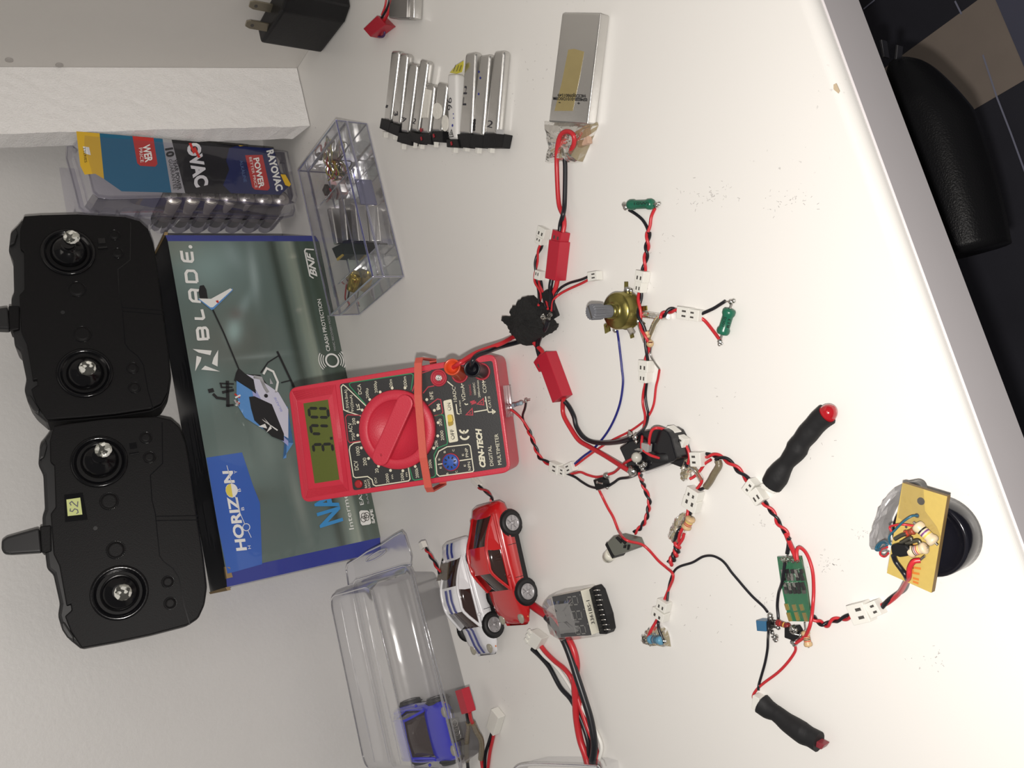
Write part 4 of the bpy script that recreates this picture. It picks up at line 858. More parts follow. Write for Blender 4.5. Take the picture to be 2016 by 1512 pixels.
def tapefilm(parent, pts, cr, h=0.0035, m=TAPEY, name='clear_tape', z0=0.0002, rough=0.0006):
    """a crumpled skin of clear tape: outline pinched to the desk, puffed in the middle"""
    b = MB(); base = [P(*cr(*p), z0) for p in pts]; c = sum(base, Vector()) / len(base); rings = []
    rr2 = random.Random(len(pts) + int(abs(c.x) * 1e4))
    dense = []
    for i in range(len(base)):
        a, e = base[i], base[(i + 1) % len(base)]; dense += [a, a * 0.66 + e * 0.34, a * 0.33 + e * 0.67]
    for k, (s_, hh) in enumerate(((1.0, 0.0), (0.93, 0.55), (0.78, 0.85), (0.5, 1.0), (0.22, 0.97))):
        rings.append([c + (p - c) * s_ + Vector((rr2.uniform(-rough, rough) * s_, rr2.uniform(-rough, rough) * s_, 0)) * (k > 0) + UP * (hh * h + (rr2.uniform(-rough, rough) if k > 0 else 0) - (c.z - c.z)) for p in dense])
    ringify(b, rings, m, cap1=True); return b.build(name, parent)
I_ = lambda x, y: (x, y)

# --- the big silver cell and its lead down to the sponge-wrapped splitter
zc = 0.0068
t = thing('lipo_battery', P(1135, 150, 0), 'large flat silver pouch battery with a strip of yellow tape and red and black leads', 'battery')
b = MB(); b.prism([P(*H(*p), zc) for p in ((1562, 100), (1580, 92), (1840, 96), (1745, 893), (1465, 880), (1480, 760))], (0, 0, -zc + 0.0004), FOIL, 0.0014, 3, True); pou = b.build('pouch', t)
b = MB(); q = [P(*H(*p), z_) for p, z_ in (((1838, 90), zc), ((1884, 70), zc * 0.75), ((1890, 80), zc * 0.55), ((1800, 870), zc * 0.2), ((1752, 893), zc * 0.5))]
b.tube([P(*H(1843, 100), zc * 0.96), P(*H(1795, 500), zc * 0.96), P(*H(1748, 890), zc * 0.96)], 0.0005, FOIL, 6, 0); b.build('folded_seam', t)
kap = mat('yellow tape strip', (0.30, 0.24, 0.10), 0.25, coat=0.6, var=0.15, vscale=90)
b = MB(); b.prism([P(*H(*p), zc + 0.00012) for p in ((1608, 358), (1650, 352), (1722, 372), (1690, 560), (1640, 800), (1508, 800), (1560, 600))], (0, 0, -0.0001), kap); b.build('yellow_tape', t)
b = MB(); zz = zc + 0.0003
for tx, a, e in (('074020-0101D0OSM', (1740, 708), (1498, 700)), ('HCC0J09801549', (1728, 682), (1530, 676))):
    a_ = P(*H(*a), zz); b.text(tx, a_, P(*H(*e), zz), P(*H(a[0] + 2, a[1] + 22), zz) - a_, BPR, 0.02)
for p in ((1680, 745),): b.line([P(*H(p[0] - 7, p[1]), zz), P(*H(p[0] + 7, p[1]), zz)], 0.0004, BPR, UP); b.line([P(*H(p[0], p[1] - 8), zz), P(*H(p[0], p[1] + 8), zz)], 0.0004, BPR, UP)
b.line([P(*H(1538, 739), zz), P(*H(1552, 741), zz)], 0.0004, BPR, UP); b.build('printed_code', pou)
tapefilm(t, [(1450, 872), (1820, 880), (1826, 905), (1780, 1010), (1712, 1168), (1640, 1178), (1560, 1165), (1465, 1178), (1482, 1060), (1470, 980)], H, 0.0055)
cm = mat('dark solder tab area', (0.14, 0.10, 0.07), 0.5, bump=0.8, bscale=400)
b = MB(); b.box(P(*H(1600, 1050), 0.0022), (0.004, 0.002, 0), (-0.002, 0.005, 0), (0, 0, 0.0018), cm, 0.0006); b.box(P(*H(1720, 980), 0.0022), (0.005, -0.001, 0), (0.001, 0.004, 0), (0, 0, 0.0016), mat('pinkish tab insulation', (0.5, 0.33, 0.24), 0.6), 0.0006); b.build('protection_board', t)
W(t, 'red_wire', RED, [(1618, 1100, .004), (1648, 1040, .006), (1645, 975, .0075), (1600, 948, .0075), (1550, 980, .007), (1528, 1080, .005), (1526, 1220, .003)] + [((A(x, y)[0] - 680) * 3.665, A(x, y)[1] * 3.665, z_) for x, y, z_ in ((465, 75, .002), (500, 175, .0025), (508, 240, .003), (498, 306, .0035))], 0.00125, cr=H)
W(t, 'black_wire', BLK, [(1585, 1060, .004), (1580, 1120, .003), (1586, 1215, .0025)] + [((A(x, y)[0] - 680) * 3.665, A(x, y)[1] * 3.665, z_) for x, y, z_ in ((510, 75, .003), (498, 165, .0048), (478, 240, .0035), (472, 306, .0035))], 0.00125, cr=H)
plug(t, (486, 292), (472, 372), 0.0077, A, 0.0062, 0.0002, m=REDP, name='red_plug', two=False)

# --- sponge-wrapped splitter: leads to the meter, to the battery, to the hub, three small white plugs
t = thing('wire_splitter', P(*A(250, 970), 0), 'black sponge-wrapped wiring splitter beside the multimeter jacks with several red and black leads', 'wire harness')
spg = mat('black sponge', (0.010, 0.010, 0.010), 0.95, bump=1.0, bscale=900, var=0.6, vscale=500)
out = [(245, 785), (292, 828), (330, 868), (350, 930), (400, 975), (430, 1010), (410, 1050), (370, 1075), (300, 1112), (268, 1130), (235, 1160), (205, 1140), (150, 1082), (128, 1050), (110, 1010), (85, 985), (65, 965), (75, 940), (140, 950), (145, 920), (135, 895), (160, 860), (195, 845), (202, 812), (232, 795)]
b = MB(); rs2 = random.Random(5); cc_ = [P(*A(*p), 0.006) for p in out]; ctr = sum(cc_, Vector()) / len(cc_); dn_ = []
for i in range(len(cc_)):
    for k in range(4): dn_.append(cc_[i].lerp(cc_[(i + 1) % len(cc_)], k / 4))
rings = []
for s_, z_ in ((0.90, 0.0006), (1.0, 0.003), (1.02, 0.007), (0.97, 0.0105), (0.8, 0.012), (0.55, 0.0125), (0.25, 0.0128)):
    rings.append([Vector((ctr.x + (p.x - ctr.x) * s_ + rs2.uniform(-.0005, .0005), ctr.y + (p.y - ctr.y) * s_ + rs2.uniform(-.0005, .0005), z_ + (rs2.uniform(-.0004, .0004) if z_ > .001 else 0))) for p in dn_])
ringify(b, rings, spg, cap0=True, cap1=True); b.build('sponge_wrap', t)
solder(t, [(345, 945, .011), (385, 960, .010), (400, 930, .009), (360, 985, .011)], A, 0.0016, m=TAPE, name='clear_tape_wrap', rough=0.3)
b = MB(); b.box(P(*A(402, 850), 0.006), (0.0, 0.0028, 0), (0.008, 0.001, 0), (0, 0, 0.0012), SHRINK, 0.0005); b.build('shrink_sleeve', t)
rdp = mm(1398, 195, 0.001); rdt = MF.n; red_o = mat('orange red plug', (0.62, 0.07, 0.02), 0.3)
for (jx, jy), (ex_, ey_), m_, nm in (((1395, 190), (1330, 130), red_o, 'red_probe_plug'), ((1570, 168), (1487, 145), BLK, 'black_probe_plug')):
    o = mm(jx, jy, 0.0018); tip = mm(ex_, ey_, 0.022); d = (tip - o); ln = d.length
    b = MB(); b.lathe([(0.0036, 0), (0.0039, 0.001), (0.0040, ln * 0.75), (0.0044, ln * 0.9), (0.0046, ln), (0.0040, ln + 0.0004), (0.0034, ln - 0.002), (0.0012, ln - 0.004)], o, d, m_, 28); b.build(nm, t)
ra = mm(1340, 135, 0.019); rb = mm(1487, 145, 0.019)
for nm, m_, s_, pts in (('red_probe_wire', RED, ra, [(mm(1400, 95, 0.022)), (mm(1520, 20, 0.014)), P(985, 677, 0.022), P(1010, 664, 0.010), P(1022, 662, 0.007)]), ('black_probe_wire', BLK, rb, [(mm(1490, 90, 0.027)), (mm(1530, 40, 0.024)), (mm(1620, 5, 0.016)), P(985, 683, 0.020), P(1012, 676, 0.010), P(1026, 672, 0.006)])):
    b = MB(); b.tube([s_] + pts, 0.0013, m_, 8); b.build(nm, t)
plug(t, (472, 366), (440, 660), 0.0088, A, 0.0076, 0.0002, m=REDP, name='red_plug', two=False, marks=False)
W(t, 'black_wire', BLK, [(412, 655, .004), (402, 720, .0045), (405, 800, .006), (398, 880, .008)], 0.0013, cr=A); W(t, 'red_wire', RED, [(458, 655, .004), (440, 730, .004), (405, 800, .004), (370, 850, .006)], 0.0013, cr=A)
W(t, 'black_wire', BLK, [(385, 975, .011), (365, 1030, .010), (325, 1095, .005), (303, 1170, .003), (322, 1255, .0035)], 0.0014, cr=A); W(t, 'red_wire', RED, [(262, 1120, .004), (300, 1170, .003), (335, 1205, .003), (360, 1255, .0035)], 0.0013, cr=A)
plug(t, (330, 1255), (372, 1330), 0.0082, A, 0.0062, 0.0002, m=REDP, name='red_plug', two=False)
TW(t, [(335, 395, .002), (305, 470, .001), (290, 570, .001), (292, 680, .001), (320, 770, .003), (315, 850, .008)], 2.0, A)
TW(t, [(320, 665, .001), (332, 720, .002), (355, 800, .004), (375, 880, .009)], 0.8, A)
W(t, 'black_wire', BLK, [(702, 633, .002), (640, 660, .002), (540, 690, .002), (470, 735, .003), (432, 800, .005), (425, 900, .009)], 0.0007, cr=A); W(t, 'red_wire', RED, [(714, 650, .002), (640, 690, .002), (540, 735, .002), (470, 775, .003), (425, 820, .006), (410, 900, .009)], 0.0007, cr=A)
plug(t, (325, 390), (355, 265), 0.0052, A, 0.0045, 0.0003, 0.42, neck=1.35); plug(t, (315, 660), (325, 592), 0.0046, A, 0.0042, 0.0003, two=False); plug(t, (706, 640), (778, 628), 0.0046, A, 0.0042, 0.0003, two=False)

# --- two green load resistors, each on its own twisted lead
t = thing('load_resistor', P(*A(1095, 88), 0), 'green wirewound resistor with leads dropping to a white plug, near the large silver battery end', 'resistor')
res(t, (996, 90), (1190, 84), 0.0026, GRN, [], A, 0.0028, 'resistor_body', 0.16)
solder(t, [(966, 88, .002), (975, 112, .002), (1212, 92, .002), (1232, 82, .002, .7)], A, 0.0014)
W(t, 'black_wire', BLK, [(1003, 130), (1055, 162), (1105, 205), (1138, 260, .001), (1152, 310, .0015)], 0.0008, cr=A); W(t, 'red_wire', RED, [(1200, 116), (1172, 180), (1162, 250, .001), (1145, 300, .0018)], 0.0008, cr=A)
TW(t, [(1150, 300), (1140, 400), (1132, 480), (1115, 590)], 1.6, A, 0.0008)
b = MB(); a_ = P(*A(1050, 88), 0.0056); b.text('10WJ', P(*A(1040, 92), 0.0055), P(*A(1150, 88), 0.0055), P(*A(1040, 72), 0.0055) - P(*A(1040, 92), 0.0055), BPR); b.build('printed_value', t)
plug(t, (1110, 594), (1098, 680), 0.0056, A, 0.0046, 0.0002, 0.5, two=False)
t2 = thing('load_resistor', P(*A(1742, 980), 0), 'green wirewound resistor marked 10ΩJ R13 with leads in a V', 'resistor')
res(t2, (1774, 880), (1712, 1082), 0.0029, GRN, [], A, 0.0031, 'resistor_body', 0.14)
solder(t2, [(1780, 830, .002), (1800, 822, .002, .8), (1695, 1135, .002), (1690, 1155, .002, .7), (1710, 1150, .002, .5)], A, 0.0013)
b = MB()
for tx, p, e in (('10ΩJ', (1728, 1020), (1742, 950)), ('R13', (1765, 1030), (1778, 965))):
    a_ = P(*A(*p), 0.0062); b.text(tx, a_, P(*A(*e), 0.0062), P(*A(p[0] - 20, p[1] - 4), 0.0062) - a_, BPR)
b.build('printed_value', t2)
W(t2, 'black_wire', BLK, [(1556, 922, .002), (1640, 885), (1690, 855), (1735, 826, .0015)], 0.0008, cr=A); W(t2, 'red_wire', RED, [(1548, 950, .002), (1590, 985), (1650, 1060), (1695, 1122, .0015)], 0.0008, cr=A)
W(t2, 'bare_lead', LEAD, [(1730, 830, .0015), (1780, 832, .002), (1778, 880, .003)], 0.0003, cr=A)
plug(t2, (1556, 938), (1478, 925), 0.0052, A, 0.0046, 0.0002, two=False)

# --- potentiometer with its bundle of taped leads
t = thing('potentiometer', P(1240, 612, 0), 'round brass potentiometer with a grey knurled shaft pointing up and taped leads', 'potentiometer')
brass = mat('dull brass', (0.30, 0.26, 0.08), 0.28, 0.95, 0.1, 300, 0.15); knurl = mat('grey knurled plastic', (0.13, 0.135, 0.15), 0.5)
pc = P(1241, 611, 0); R_ = 0.0093
b = MB(); b.lathe([(R_ * 0.9, 0.0012), (R_, 0.0016), (R_, 0.0022), (R_ * 1.03, 0.0024), (R_ * 1.03, 0.0030), (R_ * 0.98, 0.0032), (R_ * 0.98, 0.0095), (R_ * 0.90, 0.0108), (R_ * 0.55, 0.0112), (0.0042, 0.0118), (0.0038, 0.0125), (0.0038, 0.0145)], pc, UP, brass, 40, mats=[DGR, DGR, brass, brass, brass, brass, brass, brass, brass, brass, brass]); b.build('metal_can', t)
b = MB(); n = 36; prof = [(0.0032, 0.0145), (0.0032, 0.0195), (0.0039, 0.020), (0.0039, 0.0265), (0.0033, 0.0272)]; vs = []
for i, (r_, h_) in enumerate(prof):
    for j in range(n):
        k = 0.88 if (j % 2 and i >= 1) else 1; a = 2 * math.pi * j / n; vs.append(pc + Vector((math.cos(a) * r_ * k, math.sin(a) * r_ * k, h_)))
b.add(vs, [[i * n + j, i * n + (j + 1) % n, (i + 1) * n + (j + 1) % n, (i + 1) * n + j] for i in range(4) for j in range(n)] + [[4 * n + j for j in range(n)]], knurl)
b.box(pc + Vector((0, 0, 0.0272)), (0.0033, 0, 0), (0, 0.0004, 0), (0, 0, 0.0001), DGR); b.build('knurled_shaft', t)
b = MB(); b.tube([P(*A(835, 1040), 0.007), P(*A(850, 1000), 0.009)], 0.0013, brass, 6, 0); b.box(P(*A(835, 1030), 0.0085), (-0.0022, 0.0004, 0), (0, 0.0018, 0), (0, 0, 0.0004), brass); b.build('locating_tab', t)
for p in ((1060, 888), (1062, 965), (1010, 1030), (980, 760)):
    b = MB(); e = P(*A(*p), 0.003); d = (e - Vector((pc.x, pc.y, 0.003))).normalized(); b.box(Vector((pc.x, pc.y, 0.003)) + d * (R_ + 0.0018), d * 0.003, d.cross(UP) * 0.0011, UP * 0.0003, brass); b.build('terminal', t)
solder(t, [(990, 742, .004, 1.5), (1012, 745, .004), (895, 1050, .003), (1070, 975, .003)], A, 0.0013)
W(t, 'terminal_sleeve', mat('grey sleeve', (0.3, 0.28, 0.26), 0.4), [(1000, 1010, .003), (1012, 1040, .003), (1030, 1072, .003)], 0.0016, cr=A)
W(t, 'blue_wire', BLUE, [(912, 1052, .003), (922, 1120), (935, 1230), (947, 1340)] + [((B(x, y)[0] - 980) * 3.877, (B(x, y)[1] - 380) * 3.877) for x, y in ((955, 295), (925, 470), (850, 640), (745, 775))] + [((B(x, y)[0] - 980) * 3.877, (B(x, y)[1] - 380) * 3.877, .002) for x, y in ((650, 850), (582, 908))], 0.0006, cr=A)
W(t, 'taped_lead', TAPEY, [(1020, 760, .003), (1055, 790, .002), (1085, 820, .002)], 0.0008, cr=A)
W(t, 'taped_lead', TAPEY, [(1095, 925, .002), (1170, 935, .002), (1240, 945, .002), (1300, 938, .002)], 0.0017, cr=A); W(t, 'taped_lead', TAPEY, [(1238, 945, .003), (1200, 1000, .003), (1175, 1060, .003), (1155, 1120, .002)], 0.0015, cr=A)
W(t, 'taped_lead', TAPEY, [(1078, 960, .002), (1095, 1020, .002), (1115, 1080, .002), (1132, 1135, .002)], 0.0016, cr=A)
W(t, 'bare_lead', LEAD, [(1100, 928, .002), (1200, 940, .0022), (1290, 940, .002)], 0.0004, cr=A); W(t, 'bare_lead', LEAD, [(1230, 950, .003), (1190, 1020, .003), (1160, 1110, .002)], 0.0004, cr=A)
TW(t, [(1088, 762, .001), (1080, 850, .002), (1080, 930, .003), (1098, 1010, .003), (1125, 1090, .003), (1142, 1180, .002), (1135, 1278, .001)], 2.0, A, 0.0008)
TW(t, [(1385, 905, .001), (1330, 895, .001), (1275, 920, .002), (1240, 950, .003)], 1.4, A, 0.0008)
plug(t, (1098, 676), (1088, 757), 0.0046, A, 0.0044, 0.0002, two=False); plug(t, (1388, 910), (1480, 925), 0.0056, A, 0.0046, 0.0002, two=False)
plug(t, (1133, 1276), (1130, 1365), 0.0062, A, 0.0048, 0.0002, two=False)
res(t, (1135, 1060), (1155, 1105), 0.0014, TAN, [], A, 0.0035, 'tan_resistor', 0.1); b = MB(); b.blob(P(*A(1162, 1150), 0.003), 0.0019, TAN, 1, 1, 1); b.tube([P(*A(1150, 1142), 0.0046), P(*A(1180, 1140), 0.0040)], 0.0003, BRB, 6, 0); b.build('bead_resistor', t)
W(t, 'bare_lead', LEAD, [(1172, 1175, .002), (1168, 1235, .0015), (1195, 1290, .0015), (1235, 1345, .0015)], 0.0005, cr=A)
W(t, 'red_wire', RED, [(1234, 1350, .0015), (1222, 1420)] + [((B(x, y)[0] - 980) * 3.877, (B(x, y)[1] - 380) * 3.877) for x, y in ((1207, 320), (1190, 450), (1150, 540), (1095, 595), (1000, 660), (860, 730), (720, 822))] + [((B(590, 920)[0] - 980) * 3.877, (B(590, 920)[1] - 380) * 3.877, .002)], 0.0006, cr=A)
plug(t, (588, 918), (532, 945), 0.0052, B, 0.0042, 0.0003, two=False)

# --- resistor taped to the end of the meter and its lead
t = thing('sense_resistor', P(*B(150, 450), 0), 'small blue banded resistor with twisted leads taped at the end of the red multimeter', 'resistor')
zs = 0.012
res(t, (108, 462), (188, 438), 0.0012, mat('pale blue enamel', (0.28, 0.36, 0.42), 0.35), [BKB, BRB, BKB, BLR], B, zs, 'resistor_body', 0.3)
solder(t, [(215, 422, zs)], B, 0.0012)
W(t, 'bare_lead', LEAD, [(205, 425, zs), (245, 418, zs + .001)], 0.0003, cr=B)
W(t, 'black_wire', BLK, [(215, 435, zs - .001), (208, 480, .008), (190, 540, .004), (205, 600, .002), (232, 650, .001)], 0.0007, cr=B); W(t, 'red_wire', RED, [(95, 487, .010), (140, 520, .007), (185, 565, .004), (238, 645, .002)], 0.0007, cr=B)
TW(t, [(234, 645), (265, 720), (295, 800), (330, 865), (415, 915)], 2.3, B, 0.0007)
plug(t, (412, 920), (475, 948), 0.0058, B, 0.0045, 0.0002, two=False)
MODT = clear('clear module tape', (0.95, 0.95, 0.94), (0.75, 0.75, 0.75), 0.3, 0.1, 0.02, (0.5, 0.5, 0.5), 0.1, 60)
MILK = clear('milky clear tape', (0.93, 0.93, 0.93), (0.7, 0.7, 0.72), 0.9, 0.15, 0.30, (0.70, 0.69, 0.70), 0.6, 150)
# --- tape-wrapped hub in the middle of the desk, with everything soldered to it
t = thing('circuit_hub', P(*B(1150, 830), 0), 'black taped solder hub in the middle of the desk with thick red and black leads', 'circuit')
zt = 0.0115
b = MB(); b.prism([P(*B(*p), zt) for p in ((925, 782), (985, 740), (1020, 700), (1080, 660), (1150, 648), (1262, 636), (1300, 660), (1322, 700), (1345, 790), (1366, 862), (1335, 888), (1150, 955), (1035, 985), (1008, 985), (985, 930), (962, 860))], (0, 0, -zt + 0.0004), BTAPE, 0.0008, 2); b.build('taped_block', t)
b = MB(); cl_ = clear('glossy clear end', (0.85, 0.86, 0.9), (0.5, 0.5, 0.55), 2.5, 0.05, 0.45, (0.75, 0.75, 0.78), 0.2)
b.prism([P(*B(*p), z_) for p, z_ in (((1110, 962), 0.0095), ((1352, 884), 0.0095), ((1320, 905), 0.003), ((1130, 985), 0.003))], Vector((0, -0.0008, -0.001)), cl_, 0.0003); b.build('clear_tape_end', t)
plug(t, (372, 72), (495, 408), 0.0092, B, 0.0078, 0.0002, m=REDP, name='red_plug', two=False, marks=False)
W(t, 'thick_black_wire', BLK, [(478, 400, .004), (535, 455, .002), (580, 540, .002), (600, 620, .002), (650, 695, .002), (720, 735, .002), (820, 745, .0045), (930, 735, .011), (1010, 712, .0135)], 0.00128, cr=B)
W(t, 'thick_red_wire', RED, [(502, 400, .004), (495, 470, .002), (505, 540, .002), (560, 640, .002), (620, 725, .002), (700, 775, .003), (790, 825, .005), (880, 880, .008), (950, 925, .011), (1005, 960, .0125)], 0.00128, cr=B)
solder(t, [(1025, 965, .0135, 1.5), (1010, 685, .013, 1.0), (1050, 700, .0135, .9), (1060, 735, .013, .7), (1105, 775, .0135, .7), (1120, 905, .013, 1.0), (1095, 920, .013, .8), (1108, 940, .0125, .8)], B, 0.0017, rough=0.3)
b = MB(); b.prism([P(*B(*p), 0.0150) for p in ((1038, 798), (1070, 782), (1108, 790), (1090, 805))], (0, 0, -0.0006), SLD, 0.0001); b.build('solder_blade', t)
b = MB(); b.box(P(*B(1135, 778), 0.0135), (0.0018, -0.001, 0), (0.001, 0.0022, 0), (0, 0, 0.0014), mat('grey joint', (0.3, 0.29, 0.28), 0.4), 0.0005); b.build('clamp', t)
b = MB(); gb = mat('grey ceramic bead', (0.42, 0.41, 0.36), 0.35); b.blob(P(*B(1060, 855), 0.0145), 0.0027, gb, 1, 1.0, 1.0); b.build('ceramic_capacitor', t)
W(t, 'bare_lead', LEAD, [(1058, 880, .0145), (1062, 905, .0145), (1085, 915, .0142), (1110, 908, .0142), (1128, 925, .0135)], 0.00048, cr=B)
W(t, 'bare_lead', LEAD, [(1060, 835, .0145), (1090, 815, .0145), (1120, 800, .014)], 0.00040, cr=B)
# leads up to the potentiometer plug
plug(t, (1128, 196), (1124, 282), 0.0050, B, 0.0044, 0.0002, two=False)
W(t, 'red_wire', RED, [(1128, 282, .002), (1110, 370), (1108, 450), (1125, 545, .002), (1112, 640, .007), (1100, 720, .013), (1098, 790, .0145)], 0.00068, cr=B)
W(t, 'black_wire', BLK, [(1138, 282, .002), (1128, 370), (1134, 450), (1148, 520), (1135, 600, .004), (1105, 650, .010), (1060, 690, .0135)], 0.00068, cr=B)
# short loop with a mated white plug pair to the taped leads on the right
W(t, 'red_wire', RED, [(1155, 762, .0138), (1160, 700, .0145), (1180, 645, .0145), (1225, 630, .013), (1305, 652, .0075)], 0.00072, cr=B)
plug(t, (1302, 652), (1362, 700), 0.0062, B, 0.0048, 0.003, two=False)
W(t, 'red_wire', RED, [(1110, 800, .0145), (1160, 835, .014), (1200, 850, .0135), (1240, 860, .0130)], 0.00072, cr=B)
b = MB(); b.tube([P(*B(x, y), z_) for x, y, z_ in ((1175, 868, .0125), (1240, 862, .0128), (1320, 858, .010), (1410, 872, .004))], [0.0014, 0.0022, 0.0020, 0.0028, 0.0036], SHRINK, 10, 4, 0.35); b.build('flat_shrink_sleeve', t)
TW(t, [(1085, 985, .011), (1100, 1030, .005), (1120, 1090, .002), (1155, 1180, .001), (1150, 1250), (1130, 1330), (1090, 1390), (1042, 1432)], 4.6, B, 0.00064)
# sense leads: plug pair, small transistor, and on to the hub
plug(t, (476, 948), (524, 970), 0.0048, B, 0.0042, 0.0002, two=False)
W(t, 'red_wire', RED, [(522, 962, .002), (570, 978), (630, 967), (685, 988), (750, 1004), (810, 998, .002)], 0.00072, cr=B); W(t, 'black_wire', BLK, [(518, 974, .002), (590, 1005), (640, 1040), (700, 1075), (756, 1090, .0015)], 0.00072, cr=B)
solder(t, [(828, 994, .003, 1.4)], B, 0.0014)
W(t, 'red_wire', RED, [(845, 985, .003), (890, 968, .003), (940, 925, .007), (990, 885, .012), (1040, 862, .0145)], 0.00072, cr=B)
W(t, 'black_wire', BLK, [(848, 1072, .002), (890, 1045, .002), (930, 1018, .002), (1000, 1008, .003), (1060, 985, .009), (1100, 955, .012), (1132, 935, .0125)], 0.00072, cr=B)
b = MB(); b.box(P(*B(795, 1052), 0.003), (0.0028, 0.0, 0), (0, 0.0034, 0), (0, 0, 0.0024), BPL, 0.0004); b.build('transistor', t)
solder(t, [(762, 1045, .005, .8), (775, 1085, .002, .9), (835, 1085, .002, .9)], B, 0.0012); W(t, 'bare_lead', LEAD, [(750, 1020, .003), (765, 1045, .005), (800, 1055, .0055)], 0.0005, cr=B); W(t, 'bare_lead', LEAD, [(760, 1065, .003), (768, 1085, .003), (775, 1105, .002)], 0.0005, cr=B)
q_ = lambda x, y: ((C(x, y)[0] - 980) * 3.877, (C(x, y)[1] - 680) * 3.877)
W(t, 'red_wire', RED, [(772, 1102, .002), (800, 1160), (840, 1240), (880, 1310), (915, 1400, .001), q_(705, 385) + (.003,), q_(740, 435) + (.010,), q_(790, 468) + (.010,), q_(900, 495) + (.003,), q_(970, 550), q_(1050, 640), q_(1120, 700), q_(1172, 748, ) + (.0022,), q_(1178, 800) + (.002,), q_(1145, 880), q_(1100, 990) + (.002,)], 0.00072, cr=B)

# --- white LED in its grey clip
t = thing('led_clip', P(*C(700, 520), 0), 'milky white LED in a square grey clip at the end of a twisted lead', 'LED')
gcl = mat('grey green clip plastic', (0.12, 0.125, 0.105), 0.5, bump=0.1)
zt = 0.0095
b = MB(); b.prism([P(*C(*p), zt) for p in ((655, 425), (795, 462), (822, 530), (805, 548), (662, 600), (628, 560), (585, 498))], (0, 0, -zt + 0.0003), gcl, 0.0006, 2); bl_ = b.build('clip_body', t)
b = MB(); b.prism([P(*C(*p), zt + 0.0002) for p in ((598, 478), (582, 500), (645, 625), (662, 602))], (0, 0, -zt + 0.001), BPL, 0.0003); b.build('dark_face', bl_)
for pts in (((690, 428), (735, 470), (720, 490), (672, 440)), ((735, 440), (770, 480), (755, 500), (712, 450)), ((745, 505), (768, 500), (762, 530), (742, 530)), ((780, 500), (800, 500), (790, 545), (775, 545))):
    b = MB(); b.prism([P(*C(*p), zt + 0.0004) for p in pts], (0, 0, -0.0006), BPL); b.build('slot', bl_)
b = MB(); a_ = P(*C(628, 590), 0.0042); e_ = P(*C(590, 628), 0.0042); d = (e_ - a_).normalized(); mw_ = mat('milky LED lens', (0.66, 0.64, 0.55), 0.25, coat=0.5)
b.lathe([(0.0031, -0.002), (0.0031, 0.0025)] + [(0.0029 * math.cos(k * math.pi / 14), 0.0025 + 0.0029 * math.sin(k * math.pi / 14)) for k in range(8)], a_, d, mw_, 20); b.build('led_lens', t)

# --- taped resistor stub hanging from the right-hand lead
t = thing('taped_lead_assembly', P(*B(1480, 1180), 0), 'taped banded resistor and leads on white plugs, ending in a short twisted stub', 'wire harness')
for pts in ([(1432, 830), (1462, 850), (1470, 910), (1500, 950), (1470, 1020), (1440, 1035), (1425, 1010), (1440, 950), (1420, 900)],): tapefilm(t, pts, B, 0.004)
plug(t, (1364, 702), (1436, 752), 0.0052, B, 0.0044, 0.002, two=False)
W(t, 'red_wire', RED, [(1430, 748, .003), (1456, 810, .003), (1462, 860, .003), (1450, 905, .003)], 0.00072, cr=B); W(t, 'black_wire', BLK, [(1412, 762, .003), (1402, 820, .003), (1420, 885, .003), (1450, 930, .003)], 0.00072, cr=B)
W(t, 'red_wire', RED, [(1628, 872, .002), (1580, 905, .002), (1545, 955, .002), (1500, 1000, .002), (1465, 1020, .003)], 0.00072, cr=B)
W(t, 'clear_sleeve', TAPEY, [(1480, 920, .003), (1520, 970, .003), (1555, 1030, .003)], 0.00128, cr=B); W(t, 'bare_lead', LEAD, [(1455, 920, .004), (1500, 950, .004), (1530, 990, .003)], 0.00040, cr=B)
W(t, 'red_wire', RED, [(1530, 985, .003), (1558, 1030, .002), (1540, 1070, .002), (1510, 1105, .002)], 0.00072, cr=B)
W(t, 'brown_taped_wire', mat('brown taped wire', (0.16, 0.13, 0.08), 0.3, coat=0.5, bump=0.6, bscale=400), [(1680, 880, .002), (1688, 920, .002), (1650, 985, .0025), (1620, 1040, .0025), (1590, 1080, .002)], 0.00168, cr=B)
W(t, 'black_wire', BLK, [(1660, 868, .002), (1684, 885, .002), (1690, 915, .002)], 0.00072, cr=B); W(t, 'black_wire', BLK, [(1594, 1078, .002), (1560, 1095, .002), (1525, 1108, .002)], 0.00072, cr=B)
plug(t, (1572, 868), (1490, 866), 0.0066, B, 0.0048, 0.0005, two=False); solder(t, [(1482, 880, .003)], B, 0.0013, m=BTAPE, name='black_glue')
plug(t, (1514, 1096), (1470, 1250), 0.0070, B, 0.0052, 0.0002, 0.45, neck=1.2)
TW(t, [(1590, 840), (1660, 842), (1730, 865), (1800, 915), (1860, 975), (1925, 1045, .001)], 2.2, B, 0.00076)
plug(t, (1912, 1050), (1958, 1100), 0.0066, B, 0.005, 0.0002, two=False)
tapefilm(t, [(1250, 225), (1300, 205), (1355, 222), (1350, 300), (1312, 360), (1290, 410), (1240, 500), (1200, 480), (1162, 445), (1160, 400), (1195, 340), (1215, 280)], C, 0.004)
W(t, 'red_wire', RED, [(1312, 185, .003), (1305, 240, .004), (1290, 310, .004), (1240, 400, .004), (1228, 470, .003)], 0.00079, cr=C); W(t, 'black_wire', BLK, [(1335, 185, .003), (1325, 240, .003), (1280, 290, .003), (1215, 400, .004), (1190, 480, .003)], 0.00079, cr=C)
W(t, 'red_wire', RED, [(1275, 400, .003), (1262, 450, .003), (1230, 500, .003)], 0.00079, cr=C)
res(t, (1338, 262), (1290, 358), 0.0024, TAN, [YLB, RDB, RDB], C, 0.0042, 'banded_resistor', 0.1)
